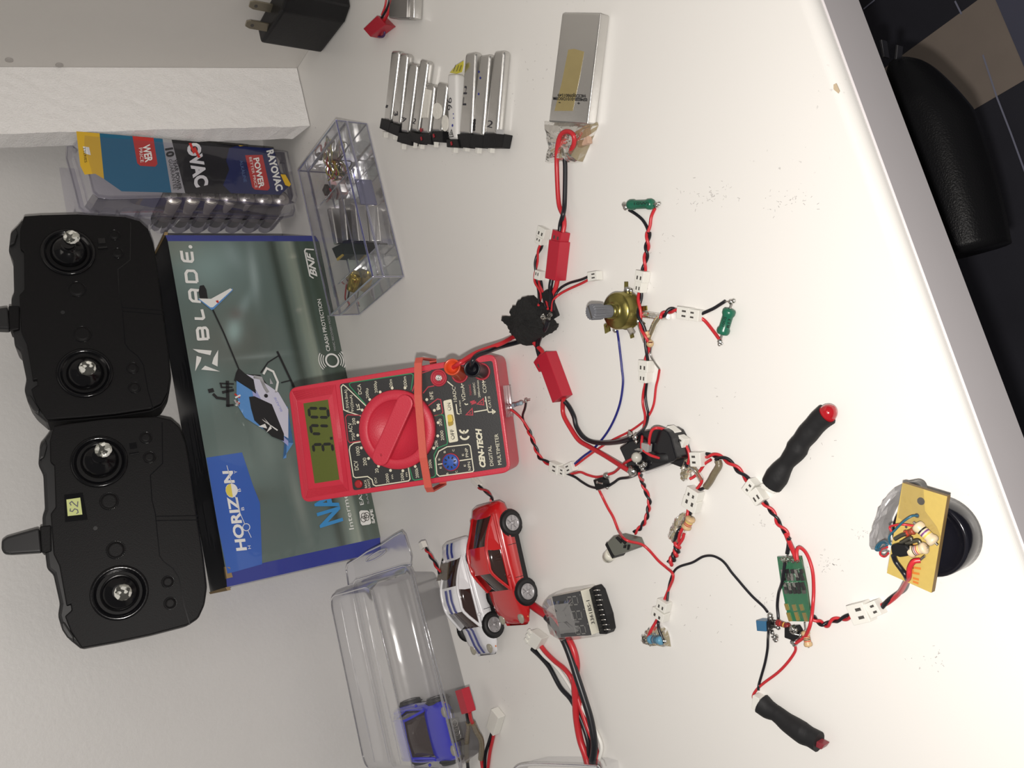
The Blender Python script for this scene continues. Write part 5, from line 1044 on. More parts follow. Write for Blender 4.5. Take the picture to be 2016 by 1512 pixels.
TW(t, [(1215, 480, .001), (1215, 540), (1190, 600), (1150, 668)], 2.6, C, 0.00097)

# --- blue resistor in a folded bag of tape with its long black cable
t = thing('taped_resistor', P(*C(1030, 1320), 0), 'blue banded resistor in a folded clear tape bag hanging from a white plug', 'resistor')
tapefilm(t, [(918, 1290), (940, 1265), (985, 1215), (1020, 1210), (1085, 1210), (1130, 1250), (1148, 1310), (1160, 1392), (1095, 1388), (1000, 1380), (930, 1366), (908, 1340)], C, 0.003)
res(t, (968, 1328), (1086, 1340), 0.0022, BLR, [BKB, BRB, BKB, BKB], C, 0.0036, 'blue_resistor', 0.1)
solder(t, [(935, 1325, .003), (948, 1350, .003), (925, 1345, .003, .7)], C, 0.0016, m=TAPE, name='tape_crumple', rough=0.35); solder(t, [(1110, 1345, .003, .7)], C, 0.0012)
W(t, 'red_wire', RED, [(1052, 1130, .002), (1020, 1190, .002), (985, 1250, .003), (962, 1305, .003)], 0.00075, cr=C); W(t, 'black_wire', BLK, [(1066, 1136, .002), (1050, 1180, .002), (1055, 1240, .003), (1078, 1300, .003), (1105, 1360, .003)], 0.00075, cr=C)
plug(t, (1078, 1070), (1062, 1142), 0.0078, C, 0.005, 0.0002, two=False)

# --- green circuit board with its transistors, and the long leads from it
t = thing('circuit_board', P(*D(470, 990), 0), 'green circuit board wrapped in clear tape with a red loop wire and small parts below', 'circuit board')
pcb = mat('green circuit board', (0.012, 0.13, 0.055), 0.3, coat=0.6, var=0.25, vscale=350)
zb = 0.0045
b = MB(); b.prism([P(*D(*p), zb) for p in ((338, 742), (512, 740), (555, 960), (590, 1225), (425, 1222), (365, 930))], (0, 0, -0.0014), pcb, 0.0002); brd = b.build('board', t)
b = MB(); rs3 = random.Random(9); rows = ((850, .9), (880, 1), (905, .8), (950, 1), (975, .8), (1000, .9))
for y, k in rows:
    for j in range(5):
        x = 385 + j * 33 + (y - 850) * 0.15 + rs3.uniform(-4, 4); c = P(*D(x, y), zb + 0.0006); b.box(c, (0.0010 * k, 0, 0), (0, 0.0007, 0), (0, 0, 0.0005), rs3.choice((BPL, BPL, SLD, SLD, DGR)), 0.0001)
b.build('surface_parts', brd)['kind'] = 'stuff'
gpad = mat('gold contact pads', (0.6, 0.45, 0.15), 0.3, 0.9)
for x, y in ((430, 1190), (488, 1185), (548, 1190), (412, 1115), (468, 1120), (522, 1118)):
    b = MB(); b.box(P(*D(x, y), zb + 0.0002), (-0.0018 if y > 1150 else -0.0013, 0, 0), (0, 0.0008, 0), (0, 0, 0.0002), gpad); b.build('contact_pad', brd)
b = MB(); b.face([P(*D(*p), zb + 0.0014) for p in ((345, 745), (512, 735), (548, 850), (598, 1215), (560, 1232), (440, 1140), (370, 930))], MODT); b.face([P(*D(*p), z_) for p, z_ in (((512, 735), zb + .0014), ((530, 760), .001), ((610, 1215), .001), ((598, 1215), zb + .0014), ((548, 850), zb + .0014))], MODT); b.build('clear_tape_sleeve', t)
solder(t, [(385, 762, .006), (420, 758, .006), (455, 765, .006), (490, 770, .006, .8), (400, 790, .006, .7)], D, 0.0012, m=TAPE, name='tape_crumple', rough=0.3)
plug(t, (172, 242), (232, 335), 0.0056, D, 0.0046, 0.0002, two=False)
TW(t, [(240, 335, .001), (280, 380), (325, 435), (355, 500), (405, 560), (430, 620, .001)], 2.0, D, 0.00068)
W(t, 'black_wire', BLK, [(428, 600, .003), (425, 660, .003), (415, 720, .005)], 0.00088, cr=D); W(t, 'red_wire', RED, [(405, 570, .002), (430, 630, .003), (460, 700, .005), (488, 770, .006)], 0.00102, cr=D)
W(t, 'red_loop_wire', RED, [(490, 765, .007), (486, 700, .006), (505, 672, .004), (545, 700, .002), (580, 765, .001), (605, 860, .001), (612, 980, .001), (608, 1080, .002), (598, 1180, .005), (580, 1270, .006), (545, 1335, .004), (478, 1385, .003)], 0.00075, cr=D)
W(t, 'black_wire', BLK, [(398, 785, .007), (388, 860, .007), (375, 940, .006), (352, 1010, .002), (342, 1100), (348, 1180, .001), (350, 1225, .002)], 0.00068, cr=D)
res(t, (335, 1228), (435, 1262), 0.0015, mat('dark red enamel', (0.2, 0.02, 0.02), 0.3), [RDB, BRB, YLB], D, 0.0032, 'red_resistor', 0.15)
b = MB(); b.prism([P(*D(*p), 0.005) for p in ((392, 1268), (470, 1262), (492, 1300), (488, 1345), (460, 1370), (392, 1345))], (0, 0, -0.0042), BPL, 0.0005); b.build('transistor', t)
solder(t, [(455, 1275, .005, 1.2), (475, 1290, .005), (470, 1385, .003, 1.1), (455, 1378, .003, .8), (345, 1270, .003, .8), (515, 1325, .004, 1.1)], D, 0.0012, rough=0.3)
W(t, 'bare_lead', LEAD, [(440, 1300, .0052), (465, 1315, .0055), (520, 1325, .004), (560, 1320, .003)], 0.00041, cr=D); W(t, 'bare_lead', LEAD, [(545, 1230, .003), (548, 1260, .003), (555, 1300, .003)], 0.00041, cr=D)
res(t, (548, 1290), (575, 1412), 0.0018, TAN, [RDB, BRB, BKB, RDB], D, 0.0032, 'tan_resistor', 0.05)
bcp = mat('blue capacitor', (0.035, 0.13, 0.25), 0.35, var=0.1, vscale=300)
b = MB(); b.prism([P(*D(*p), 0.0055) for p in ((180, 1216), (255, 1222), (258, 1300), (188, 1295))], (0, 0, -0.005), bcp, 0.0004); cap = b.build('blue_component', t)
b = MB(); b.prism([P(*D(*p), 0.0050) for p in ((255, 1222), (285, 1228), (288, 1280), (258, 1300))], (0, 0, -0.0045), BPL, 0.0004); b.build('black_end', cap)
solder(t, [(288, 1180, .003, 1), (292, 1205, .003, 1), (330, 1250, .003, 1), (325, 1340, .002, 1.2), (328, 1362, .002, .9), (305, 1305, .003, .8)], D, 0.0012, rough=0.3)
W(t, 'bare_lead', LEAD, [(285, 1255, .003), (320, 1255, .003), (345, 1262, .003)], 0.00041, cr=D); W(t, 'bare_lead', LEAD, [(285, 1285, .003), (312, 1310, .003), (322, 1365, .002)], 0.00041, cr=D)
m_ = lambda x, y: ((C(x, y)[0] - 1440) * 3.78, (C(x, y)[1] - 900) * 3.78)
W(t, 'black_wire', BLK, [(268, 1152, .002), (235, 1110), (160, 1040), (105, 980), (50, 915)] + [m_(x, y) for x, y in ((1690, 740), (1640, 670), (1590, 625), (1520, 597), (1440, 605), (1350, 655), (1240, 690), (1190, 730))] + [m_(1160, 800), m_(1140, 880), m_(1128, 992) + (.002,)], 0.00061, cr=D)
plug(t, m_(1108, 988), m_(1092, 1068), 0.0060, D, 0.0046, 0.0002, two=False)
W(t, 'black_wire', BLK, [(278, 1200, .003), (276, 1290, .006), (272, 1350, .002), (268, 1430), (250, 1530), (225, 1620), (205, 1690), (200, 1735, .002)], 0.00061, cr=D)
u_ = lambda x, y: ((E_(x, y)[0] - 1440) * 3.78, (E_(x, y)[1] - 900) * 3.78)
W(t, 'red_wire', RED, [u_(636, 722) + (.002,), u_(638, 762), u_(590, 835), u_(520, 908), u_(430, 975), u_(380, 1020), u_(353, 1065), u_(364, 1106) + (.002,)], 0.00061, cr=D)
TW(t, [(598, 1190, .003), (650, 1225, .001), (700, 1250), (760, 1215), (830, 1205), (912, 1168, .001)], 2.3, D, 0.00068)
plug(t, (906, 1170), (1030, 1140), 0.0078, D, 0.0054, 0.0002, two=False)

# --- speaker with its tan circuit board
t = thing('speaker_board', P(*D(1400, 620), 0), 'tan perforated circuit board taped on top of a round black speaker near the desk edge', 'speaker')
sc_ = P(*D(1452, 612), 0.013); sc_.z = 0; sr = 0.0138
b = MB(); b.lathe([(sr * 0.97, 0.0004), (sr, 0.001), (sr, 0.011), (sr * 0.97, 0.0118), (sr * 0.9, 0.0118), (sr * 0.86, 0.0105), (sr * 0.5, 0.0095), (0.001, 0.0115)], sc_, UP, mat('glossy black speaker', (0.008, 0.008, 0.012), 0.15), 48); b.build('speaker', t)
zq = 0.0175
bt_ = [P(*D(*p), zq) for p in ((1275, 190), (1608, 292), (1490, 1010), (1158, 862))]
pb_ = mat('tan fibre board', (0.50, 0.37, 0.10), 0.45, var=0.08, vscale=500, coat=0.2); pe_ = mat('brown board edge', (0.22, 0.14, 0.05), 0.6)
b = MB(); b.prism(bt_, (0, 0, -0.0024), pe_, 0.0002); bo = b.build('board', t)
b = MB(); b.face([p + UP * 0.00015 for p in bt_], pb_)
for (x, y, r_) in ((1410, 328, 22), (1380, 435, 14), (1300, 520, 8), (1462, 665, 9), (1455, 684, 8), (1240, 690, 8)): b.disc(P(*D(x, y), zq + 0.0003), Vector((1, 0, 0)), Vector((0, 1, 0)), r_ / 3.78 / 4300, DGR, 16)
org = mat('orange printed marking', (0.55, 0.18, 0.03), 0.5)
for pts in (((1330, 650), (1400, 665)), ((1340, 690), (1335, 740)), ((1345, 820), (1410, 830)), ((1350, 900), (1395, 912)), ((1350, 925), (1392, 940)), ((1345, 800), (1350, 860), (1400, 870))): b.line([P(*D(*p), zq + 0.0003) for p in pts], 0.0008, org, UP)
b.build('board_face', bo)
tapefilm(t, [(1272, 195), (1240, 240), (1180, 340), (1130, 470), (1095, 600), (1075, 690), (1160, 700), (1200, 450), (1290, 250)], D, 0.009, m=MILK); tapefilm(t, [(1600, 420), (1650, 470), (1678, 570), (1670, 680), (1610, 800), (1590, 850), (1515, 900), (1530, 780), (1570, 600)], D, 0.0125, m=MILK)
b = MB(); b.add([P(*D(*p), zq + 0.0010) for p in ((1275, 190), (1430, 240), (1440, 400), (1530, 520), (1560, 600), (1400, 560), (1240, 450))], [[0, 1, 2, 6], [6, 2, 3, 5], [5, 3, 4]], TAPE); b.build('clear_tape_strip', t)
b = MB(); b.lathe([(0.0028, 0), (0.0028, 0.006), (0.002, 0.007)], P(*D(1400, 225), 0.008), UP, BTAPE, 20); b.build('speaker_terminal', t)
zo = zq + 0.002
res(t, (1370, 498), (1520, 640), 0.0022, mat('cream resistor enamel', (0.66, 0.53, 0.36), 0.35), [BKB, VIB, YLB], D, zo + .001, 'cream_resistor', 0.1); res(t, (1320, 708), (1455, 672), 0.0021, mat('cream resistor enamel', (0.66, 0.53, 0.36), 0.35), [BKB, VIB, RDB, YLB], D, zo + .001, 'cream_resistor', 0.1); res(t, (1290, 572), (1362, 548), 0.0013, mat('brown red enamel', (0.3, 0.06, 0.03), 0.4), [RDB, BRB], D, zo, 'brown_resistor', 0.5)
b = MB(); b.prism([P(*D(*p), zo + 0.003) for p in ((1180, 660), (1215, 645), (1300, 655), (1330, 690), (1310, 738), (1250, 748), (1190, 725))], (0, 0, -0.0045), BPL, 0.0008); b.build('transistor', t)
for pts in (((1215, 612), (1260, 585), (1300, 570)), ((1260, 640), (1330, 600), (1340, 618)), ((1300, 645), (1380, 620), (1402, 632), (1398, 645))): W(t, 'bare_lead', mat('dull grey lead', (0.16, 0.15, 0.12), 0.35, 0.8), [(x, y, zo + .001) for x, y in pts], 0.0007, cr=D)
bl2 = mat('teal wire insulation', (0.02, 0.10, 0.16), 0.35)
W(t, 'teal_wire', bl2, [(1385, 435, zo), (1340, 440, zo + .002), (1280, 480, zo + .003), (1220, 540, zo + .003), (1175, 590, zo + .002), (1178, 640, zo + .001)], 0.00041, cr=D); W(t, 'red_wire', RED, [(1362, 512, zo), (1280, 502, zo + .002), (1220, 506, zo + .002), (1178, 520, zo + .001), (1195, 560, zo + .001)], 0.00041, cr=D)
W(t, 'teal_wire', bl2, [(1185, 650, zo), (1140, 625, .014), (1090, 650, .012), (1075, 690, .012), (1110, 690, .013), (1160, 650, .015), (1120, 640, .013), (1090, 680, .012)], 0.00041, cr=D); W(t, 'red_wire', RED, [(1160, 670, .016), (1115, 690, .013), (1108, 725, .012), (1140, 740, .012), (1168, 715, .014)], 0.00041, cr=D)
W(t, 'black_wire', BLK, [(1205, 730, zo + .001), (1225, 780, zo), (1265, 835, zo), (1298, 885, zo), (1308, 930, .014), (1285, 985, .006), (1230, 1020, .003), (1170, 1065, .002), (1110, 1128, .002)], 0.00095, cr=D); W(t, 'red_wire', RED, [(1405, 768, zo), (1355, 778, zo + .001), (1325, 830, zo + .001), (1320, 890, zo), (1290, 950, .012), (1250, 1010, .005), (1195, 1060, .002), (1150, 1090, .0015), (1105, 1110, .002)], 0.00095, cr=D)
W(t, 'bare_lead', LEAD, [(1400, 768, zo), (1440, 735, zo)], 0.00048, cr=D)
plug(t, (1034, 1140), (1112, 1108), 0.0058, D, 0.0048, 0.0002, two=False)

# --- two LED probes in black heat shrink
t = thing('led_probe', P(1570, 880, 0), 'black heat shrink LED probe with a bright red domed tip, upper of the two probes', 'LED')
b = MB(); b.tube([P(*SS(x, y), 0.0042) for x, y in ((145, 1320), (230, 1190), (300, 1080), (400, 950), (490, 840), (560, 720), (650, 600), (760, 470), (860, 360), (965, 275))], [0.0046, 0.0050, 0.0044, 0.0034, 0.0040, 0.0046, 0.0040, 0.0044, 0.0042, 0.0044, 0.0046], SHRINK, 16, 6, 0.9); b.build('heat_shrink', t)
a_ = P(*SS(940, 300), 0.0042); e_ = P(*SS(1040, 190), 0.0042); d = (e_ - a_).normalized(); rl = mat('red LED lens', (0.36, 0.006, 0.012), 0.15, coat=1.0)
b = MB(); b.lathe([(0.0036, 0), (0.0036, 0.0018)] + [(0.0036 * math.cos(k * math.pi / 16), 0.0018 + 0.0040 * math.sin(k * math.pi / 16)) for k in range(9)], a_, d, rl, 24); b.build('led_lens', t)
plug(t, (118, 1400), (135, 1330), 0.0066, SS, 0.0046, 0.0003, two=False, marks=False)
t = thing('led_probe', P(1560, 1425, 0), 'black heat shrink LED probe with a small dull red tip, lower of the two probes', 'LED')
b = MB(); b.tube([P(*E_(x, y), 0.0040) for x, y in ((412, 1120), (450, 1152), (500, 1180), (540, 1210), (585, 1248), (640, 1285), (690, 1318), (740, 1345), (798, 1378))], [0.0048, 0.0044, 0.0036, 0.0038, 0.0042, 0.0046, 0.0048, 0.0042, 0.0044], SHRINK, 16, 6, 0.9); b.build('heat_shrink', t)
b = MB(); rd2 = mat('dull red lens', (0.22, 0.03, 0.04), 0.3); b.box(P(*E_(812, 1388), 0.0036), (P(*E_(835, 1398), 0.0036) - P(*E_(800, 1380), 0.0036)) * 0.9, (P(*E_(830, 1375), 0.0036) - P(*E_(808, 1405), 0.0036)) * 0.5, (0, 0, 0.0022), rd2, 0.0005); b.build('led_lens', t)
plug(t, (366, 1096), (412, 1120), 0.0064, E_, 0.0046, 0.0003, two=False, marks=False)
# ------------------------------------------------------------------ row of small silver stick cells
GR = 'small silver stick cells lying in a row'
def cellpack(q, h, label, plugq, nub, note=None, name='stick_cell', m=FOIL, extra=None):
    pts = [P(*H(*p), h) for p in q]; c = sum(pts, Vector()) / 4; c.z = 0
    t = thing(name, c, label, 'battery', GR)
    b = MB(); b.prism(pts, (0, 0, -h + 0.0004), m, 0.0024, 4, True); po = b.build('pouch', t)
    b = MB(); b.prism([P(*H(*p), h + 0.0004) for p in plugq], (0, 0, -h + 0.0001), BPL, 0.0004); b.build('black_plug', t)
    if nub:
        b = MB(); a = P(*H(nub[0], nub[1]), h * 0.5); e = P(*H(nub[0] - 4, nub[1] + 42), h * 0.5); d = (e - a); b.box((a + e) / 2, d / 2, d.normalized().cross(UP) * 0.0015, UP * 0.0016, WHT, 0.0004); b.build('white_tip', t)
    if note:
        b = MB(); ink = mat('black marker ink', (0.03, 0.03, 0.04), 0.5)
        for tx, a, e, u in note:
            a_ = P(*H(*a), h + 0.0002); b.text(tx, a_, P(*H(*e), h + 0.0002), P(*H(*u), h + 0.0002) - a_, ink, 0.0)
        b.build('handwriting', po)
    if extra: extra(t, po, h)
    return t
whp = mat('white foam pad', (0.72, 0.70, 0.64), 0.8, bump=0.4, bscale=600); inkb = mat('blue pen ink', (0.02, 0.03, 0.3), 0.5)
def padrect(qs, nm='foam_pad', m=whp, dh=0.0008):
    def f(t, po, h):
        for q in qs: b = MB(); b.prism([P(*H(*p), h + dh) for p in q], (0, 0, -dh), m, 0.0002); b.build(nm, t)
    return f
def dab(pts, m, nm='ink_mark'):
    def f(t, po, h):
        b = MB()
        for (x, y, r_) in pts: b.disc(P(*H(x, y), h + 0.0002), Vector((1, 0, 0)), Vector((0, 1, 0)), r_, m, 10)
        b.build(nm, po)
    return f
def redmark(x, y):
    def f(t, po, h):
        b = MB(); b.box(P(*H(x, y), h + 0.0006), (0.0011, 0, 0), (0, 0.0006, 0), (0, 0, 0.0003), mat('red marker', (0.35, 0.02, 0.03), 0.5)); b.build('red_mark', po)
    return f
def multi(*fs):
    def f(t, po, h):
        for g in fs: g(t, po, h)
    return f
hc = 0.0062
cellpack(((328, 365), (385, 366), (322, 880), (272, 870)), hc, 'silver stick cell at the far end of the row, next to the cell marked 3', ((258, 852), (325, 878), (308, 955), (245, 925)), (290, 950), [('1', (288, 775), (298, 780), (296, 755))])
cellpack(((392, 380), (445, 386), (388, 905), (330, 892)), hc, 'silver stick cell with a handwritten 3', ((325, 885), (392, 908), (378, 985), (308, 955)), (358, 965), [('3', (346, 804), (350, 838), (374, 800))])
cellpack(((460, 448), (515, 460), (452, 965), (392, 955)), hc, 'silver stick cell with a handwritten 4 like an A', ((385, 955), (478, 968), (472, 1052), (370, 1022)), (420, 1035), [('A', (404, 842), (412, 882), (434, 836))])
cellpack(((535, 422), (592, 440), (520, 958), (470, 948)), hc, 'silver stick cell with a handwritten 2, beside the short one with the long foam pad', ((455, 945), (545, 970), (535, 1042), (448, 1012)), (500, 1025), [('2', (480, 890), (500, 896), (492, 852))], extra=redmark(548, 1000))
cellpack(((582, 598), (640, 610), (600, 970), (535, 965)), hc, 'short silver stick cell with a long white foam pad on its face', ((540, 962), (615, 968), (620, 1045), (540, 1030)), (552, 1032), extra=multi(padrect([((572, 640), (618, 650), (590, 850), (545, 850))]), redmark(545, 938)))
cellpack(((662, 588), (732, 606), (688, 958), (618, 955)), hc, 'short silver stick cell with round white foam pads', ((618, 955), (700, 948), (702, 1028), (628, 1022)), (652, 1020), extra=multi(padrect([[(660 + 34 * math.cos(a), 800 + 60 * math.sin(a)) for a in [k * math.pi / 8 for k in range(16)]], [(716 + 24 * math.cos(a), 888 + 60 * math.sin(a)) for a in [k * math.pi / 8 for k in range(16)]]]), redmark(638, 980)))
def c96(t, po, h):
    b = MB()
    b.line([P(*H(*p), h + 0.0003) for p in ((742, 990), (765, 935), (778, 985))], 0.0005, BPR, UP, True); b.line([P(*H(*p), h + 0.0003) for p in ((756, 975), (765, 955), (770, 972))], 0.0004, BPR, UP, True)
    for x, y in ((778, 822), (780, 852), (772, 905)): b.disc(P(*H(x, y), h + 0.0003), Vector((1, 0, 0)), Vector((0, 1, 0)), 0.0009 if y > 900 else 0.0005, inkb, 6)
    b.build('printed_marks', po)
    b = MB(); q = [((752, 525), 0.004), ((800, 470), 0.0075), ((850, 440), 0.0085), ((850, 470), 0.0085), ((838, 520), 0.007), ((800, 532), 0.0065)]
    b.prism([P(*H(*p), z_) for p, z_ in q], (0, 0, -0.0003), mat('yellow label', (0.62, 0.55, 0.04), 0.4)); lb = b.build('yellow_label', t)
    b = MB()
    for x in (780, 802, 822): b.line([P(*H(x, 515), 0.0078), P(*H(x + 15, 470), 0.0090)], 0.0006, BPR, UP)
    b.build('label_print', lb)
cellpack(((732, 535), (802, 530), (802, 1005), (736, 1006)), 0.0072, 'white wrapped stick cell with handwritten 96 and a yellow label', ((728, 1005), (808, 1005), (820, 1065), (730, 1062)), (792, 1060), [('96', (770, 792), (765, 702), (738, 798))], m=mat('white battery wrap', (0.70, 0.69, 0.67), 0.35), extra=multi(c96, redmark(765, 1035)))
cellpack(((862, 385), (938, 372), (905, 978), (812, 972)), hc, 'wide silver stick cell just right of the white wrapped one, with black scrawl', ((805, 968), (912, 960), (895, 1070), (818, 1060)), (876, 1050), [('L', (845, 760), (850, 700), (868, 760)), ('h', (850, 680), (860, 620), (872, 680))])
cellpack(((965, 402), (1040, 388), (988, 990), (902, 975)), hc, 'wide silver stick cell with small blue ink dots', ((905, 972), (998, 975), (990, 1070), (898, 1062)), (962, 1065), extra=multi(dab(((962, 518, .0007), (972, 562, .0007), (960, 678, .0007)), inkb), dab(((930, 870, .0011), (928, 890, .0012), (926, 915, .0012), (926, 935, .0010)), BPR)))
cellpack(((1068, 370), (1142, 362), (1090, 975), (1000, 975)), hc, 'wide silver stick cell with a handwritten 2, nearest the large flat battery', ((1000, 965), (1148, 970), (1128, 1068), (990, 1068)), (1055, 1062), [('2', (1018, 915), (1054, 924), (1030, 866))], extra=padrect([((1085, 930), (1142, 935), (1140, 970), (1088, 965))], 'tape_end', mat('light grey tape', (0.45, 0.45, 0.45), 0.4), 0.0003))

# ------------------------------------------------------------------ cell with a red plug at the edge of the picture
t = thing('lipo_battery', P(790, 10, 0), 'dark silver battery with a red plug, lying by the black wall charger', 'battery')
b = MB(); b.prism([P(*H(*p), 0.009) for p in ((322, -120), (452, -120), (440, 132), (310, 130))], (0, 0, -0.0085), mat('dark silver foil', (0.30, 0.29, 0.28), 0.4, 0.85, 0.1, 200), 0.001, 2, True); po = b.build('pouch', t)
b = MB(); b.prism([P(*H(*p), 0.0072) for p in ((452, -120), (500, -120), (490, 134), (440, 134))], (0, 0, -0.0066), FOIL, 0.001, 2, True); b.build('folded_side', po)
b = MB(); b.prism([P(*H(*p), 0.0082) for p in ((128, 208), (228, 112), (292, 178), (178, 265))], (0, 0, -0.0078), REDP, 0.0004); b.build('red_plug', t)
W(t, 'red_wire', RED, [(352, -60, .008), (330, 30, .008), (305, 100, .007), (272, 160, .005)], 0.0011, cr=H); W(t, 'black_wire', BLK, [(325, -40, .007), (305, 50, .007), (255, 140, .006)], 0.0008, cr=H); W(t, 'red_wire', RED, [(300, -30, .006), (285, 50, .006), (262, 110, .006)], 0.0007, cr=H)
W(t, 'balance_wire', mat('dark violet wire', (0.05, 0.015, 0.08), 0.4), [(205, 245, .003), (235, 262, .003), (268, 265, .003), (283, 240, .003), (275, 200, .004), (285, 165, .005)], 0.0008, cr=H)

# ------------------------------------------------------------------ toy cars
def car(fr_o, fwd, L_, Wd, Ht, col, wheel_r, axles, label, stripe=None, secs=None, tag_name='toy_car', wheels=True, sh=0.0):
    fwd = Vector(fwd).normalized(); left = UP.cross(fwd).normalized(); o = Vector(fr_o)
    def w_(x, y, z): return o + fwd * x + left * y + UP * z
    root = thing(tag_name, o, label, 'toy car')
    paint = col; glass = mat('smoked car window', (0.035, 0.018, 0.015), 0.08, coat=1.0)
    # stations: x, half width, sill height, belt height, crown height
    h = Ht; hw = Wd / 2
    st = secs or [(0.00, .74, .22, .46, .50), (0.03, .90, .16, .56, .60), (0.10, .97, .14, .60, .66), (0.22, 1.0, .13, .62, .68), (0.35, .99, .12, .62, .66), (0.50, .98, .12, .61, .64), (0.64, .98, .12, .58, .62), (0.78, 1.0, .13, .53, .58), (0.90, .95, .14, .45, .50), (0.97, .82, .16, .36, .41), (1.0, .62, .20, .28, .32)]
    b = MB(); rings = []; st = [(x, wf, zs_ + .10, zb, zc) for x, wf, zs_, zb, zc in st]
    for x, wf, zs_, zb, zc in st:
        X = x * L_; a = hw * wf
        half = [(0.0, zs_ * h), (a * .88, zs_ * h), (a * .98, (zs_ + .05) * h), (a, (zs_ + (zb - zs_) * .45) * h), (a * .97, (zs_ + (zb - zs_) * .8) * h), (a * .90, zb * h), (a * .72, (zb * .35 + zc * .65) * h), (a * .35, zc * h), (0, zc * h * 1.01)]
        rings.append([w_(X, y, z) for y, z in half] + [w_(X, -y, z) for y, z in half[-2:0:-1]])
    ringify(b, rings, paint, True, True, True); body = b.build('car_body', root)
    # glasshouse: (x, base half width, base z, top half width, top z)
    gh = [(x + sh, a_, b_, c_, d_) for x, a_, b_, c_, d_ in ((0.10, .74, .62, .60, .64), (0.22, .80, .64, .61, .82), (0.34, .82, .64, .64, .97), (0.44, .82, .63, .64, 1.0), (0.535, .82, .62, .62, .96), (0.70, .78, .60, .62, .63))]
    b = MB(); rings = []
    for x, wb, zb, wt, zt in gh:
        X = x * L_; rings.append([w_(X, -hw * wb, zb * h - .0008), w_(X, -hw * (wb * .45 + wt * .55), (zb + zt) / 2 * h), w_(X, -hw * wt, zt * h), w_(X, 0, zt * h * 1.015), w_(X, hw * wt, zt * h), w_(X, hw * (wb * .45 + wt * .55), (zb + zt) / 2 * h), w_(X, hw * wb, zb * h - .0008)])
    n7 = 7; vs = [p for r_ in rings for p in r_]
    b.add(vs, [[i * n7 + j, i * n7 + j + 1, (i + 1) * n7 + j + 1, (i + 1) * n7 + j] for i in range(len(gh) - 1) for j in range(n7 - 1)], glass, True); b.build('windows', root)
    b = MB(); rf = []
    for x, wt, zt in ((0.33, .65, .965), (0.38, .66, .99), (0.46, .66, 1.01), (0.545, .63, .965)):
        X = (x + sh) * L_; rf.append([w_(X, -hw * wt * 1.03, zt * h - .0004), w_(X, -hw * wt * .9, zt * h + .0004), w_(X, 0, zt * h * 1.015 + .0005), w_(X, hw * wt * .9, zt * h + .0004), w_(X, hw * wt * 1.03, zt * h - .0004)])
    vs = [p for r_ in rf for p in r_]; b.add(vs, [[i * 5 + j, i * 5 + j + 1, (i + 1) * 5 + j + 1, (i + 1) * 5 + j] for i in range(3) for j in range(4)], paint, True)
    for sg in (-1, 1):
        for seq in (((0.10, .70, .63), (0.22, .61, .82), (0.34, .64, .975), (0.46, .65, .995), (0.55, .62, .95), (0.70, .78, .61)), ((0.10, .78, .63), (0.30, .85, .655), (0.5, .85, .645), (0.70, .82, .62))):
            b.tube([w_((x + sh) * L_, sg * hw * y * 1.01, z * h) for x, y, z in seq], 0.0010, paint, 6, 3)
        qp = [w_((x + sh) * L_, sg * hw * y * 1.03, z * h) for x, y, z in ((.09, .76, .62), (.38, .86, .64), (.375, .75, .82), (.36, .66, .98), (.33, .64, .96), (.22, .62, .82))]
        b.prism(qp, left * -sg * 0.0006, paint)
        b.blob(w_((0.60 + sh) * L_, sg * hw * 0.98, 0.66 * h), 0.0016, paint, .7, .8, .7)
    b.build('roof_and_pillars', body)
    if stripe:
        for dy, ww in ((-0.0026, 0.0013), (0.0026, 0.0013), (0, 0.0022)):
            if dy == 0: continue
            b = MB(); tz = []
            prof = [(x, zc) for x, _, _, _, zc in st]
            def crown(x):
                for (x0, z0), (x1, z1) in zip(prof, prof[1:]):
                    if x0 <= x <= x1: return z0 + (z1 - z0) * (x - x0) / (x1 - x0)
                return prof[-1][1]
            def top(x):
                z = crown(x)
                for (a0, _, _, _, t0), (a1, _, _, _, t1) in zip(gh, gh[1:]):
                    if a0 <= x <= a1: z = max(z, t0 + (t1 - t0) * (x - a0) / (a1 - a0))
                return z
            xs = [k / 40 for k in range(1, 40)]
            for seg_ in ([x for x in xs if x < .12 + sh], [x for x in xs if .33 + sh <= x <= .55 + sh], [x for x in xs if x > .69 + sh]):
                pts = [w_(x * L_, dy, top(x) * h * 1.015 + .0011) for x in seg_]
                for i in range(len(pts) - 1):
                    b.add([pts[i] - left * ww, pts[i] + left * ww, pts[i + 1] + left * ww, pts[i + 1] - left * ww], [[0, 1, 2, 3]], stripe)
            b.build('racing_stripe', body)
    # chassis, wheels, lamps
    b = MB(); b.box(w_(L_ * .5, 0, h * .19), fwd * L_ * .36, left * hw * .90, UP * h * .08, BPL, 0.0004); b.build('chassis', root)
    tyre = mat('black tyre rubber', (0.012, 0.012, 0.013), 0.6); rim = mat('silver wheel rim', (0.42, 0.41, 0.42), 0.45, 0.6)
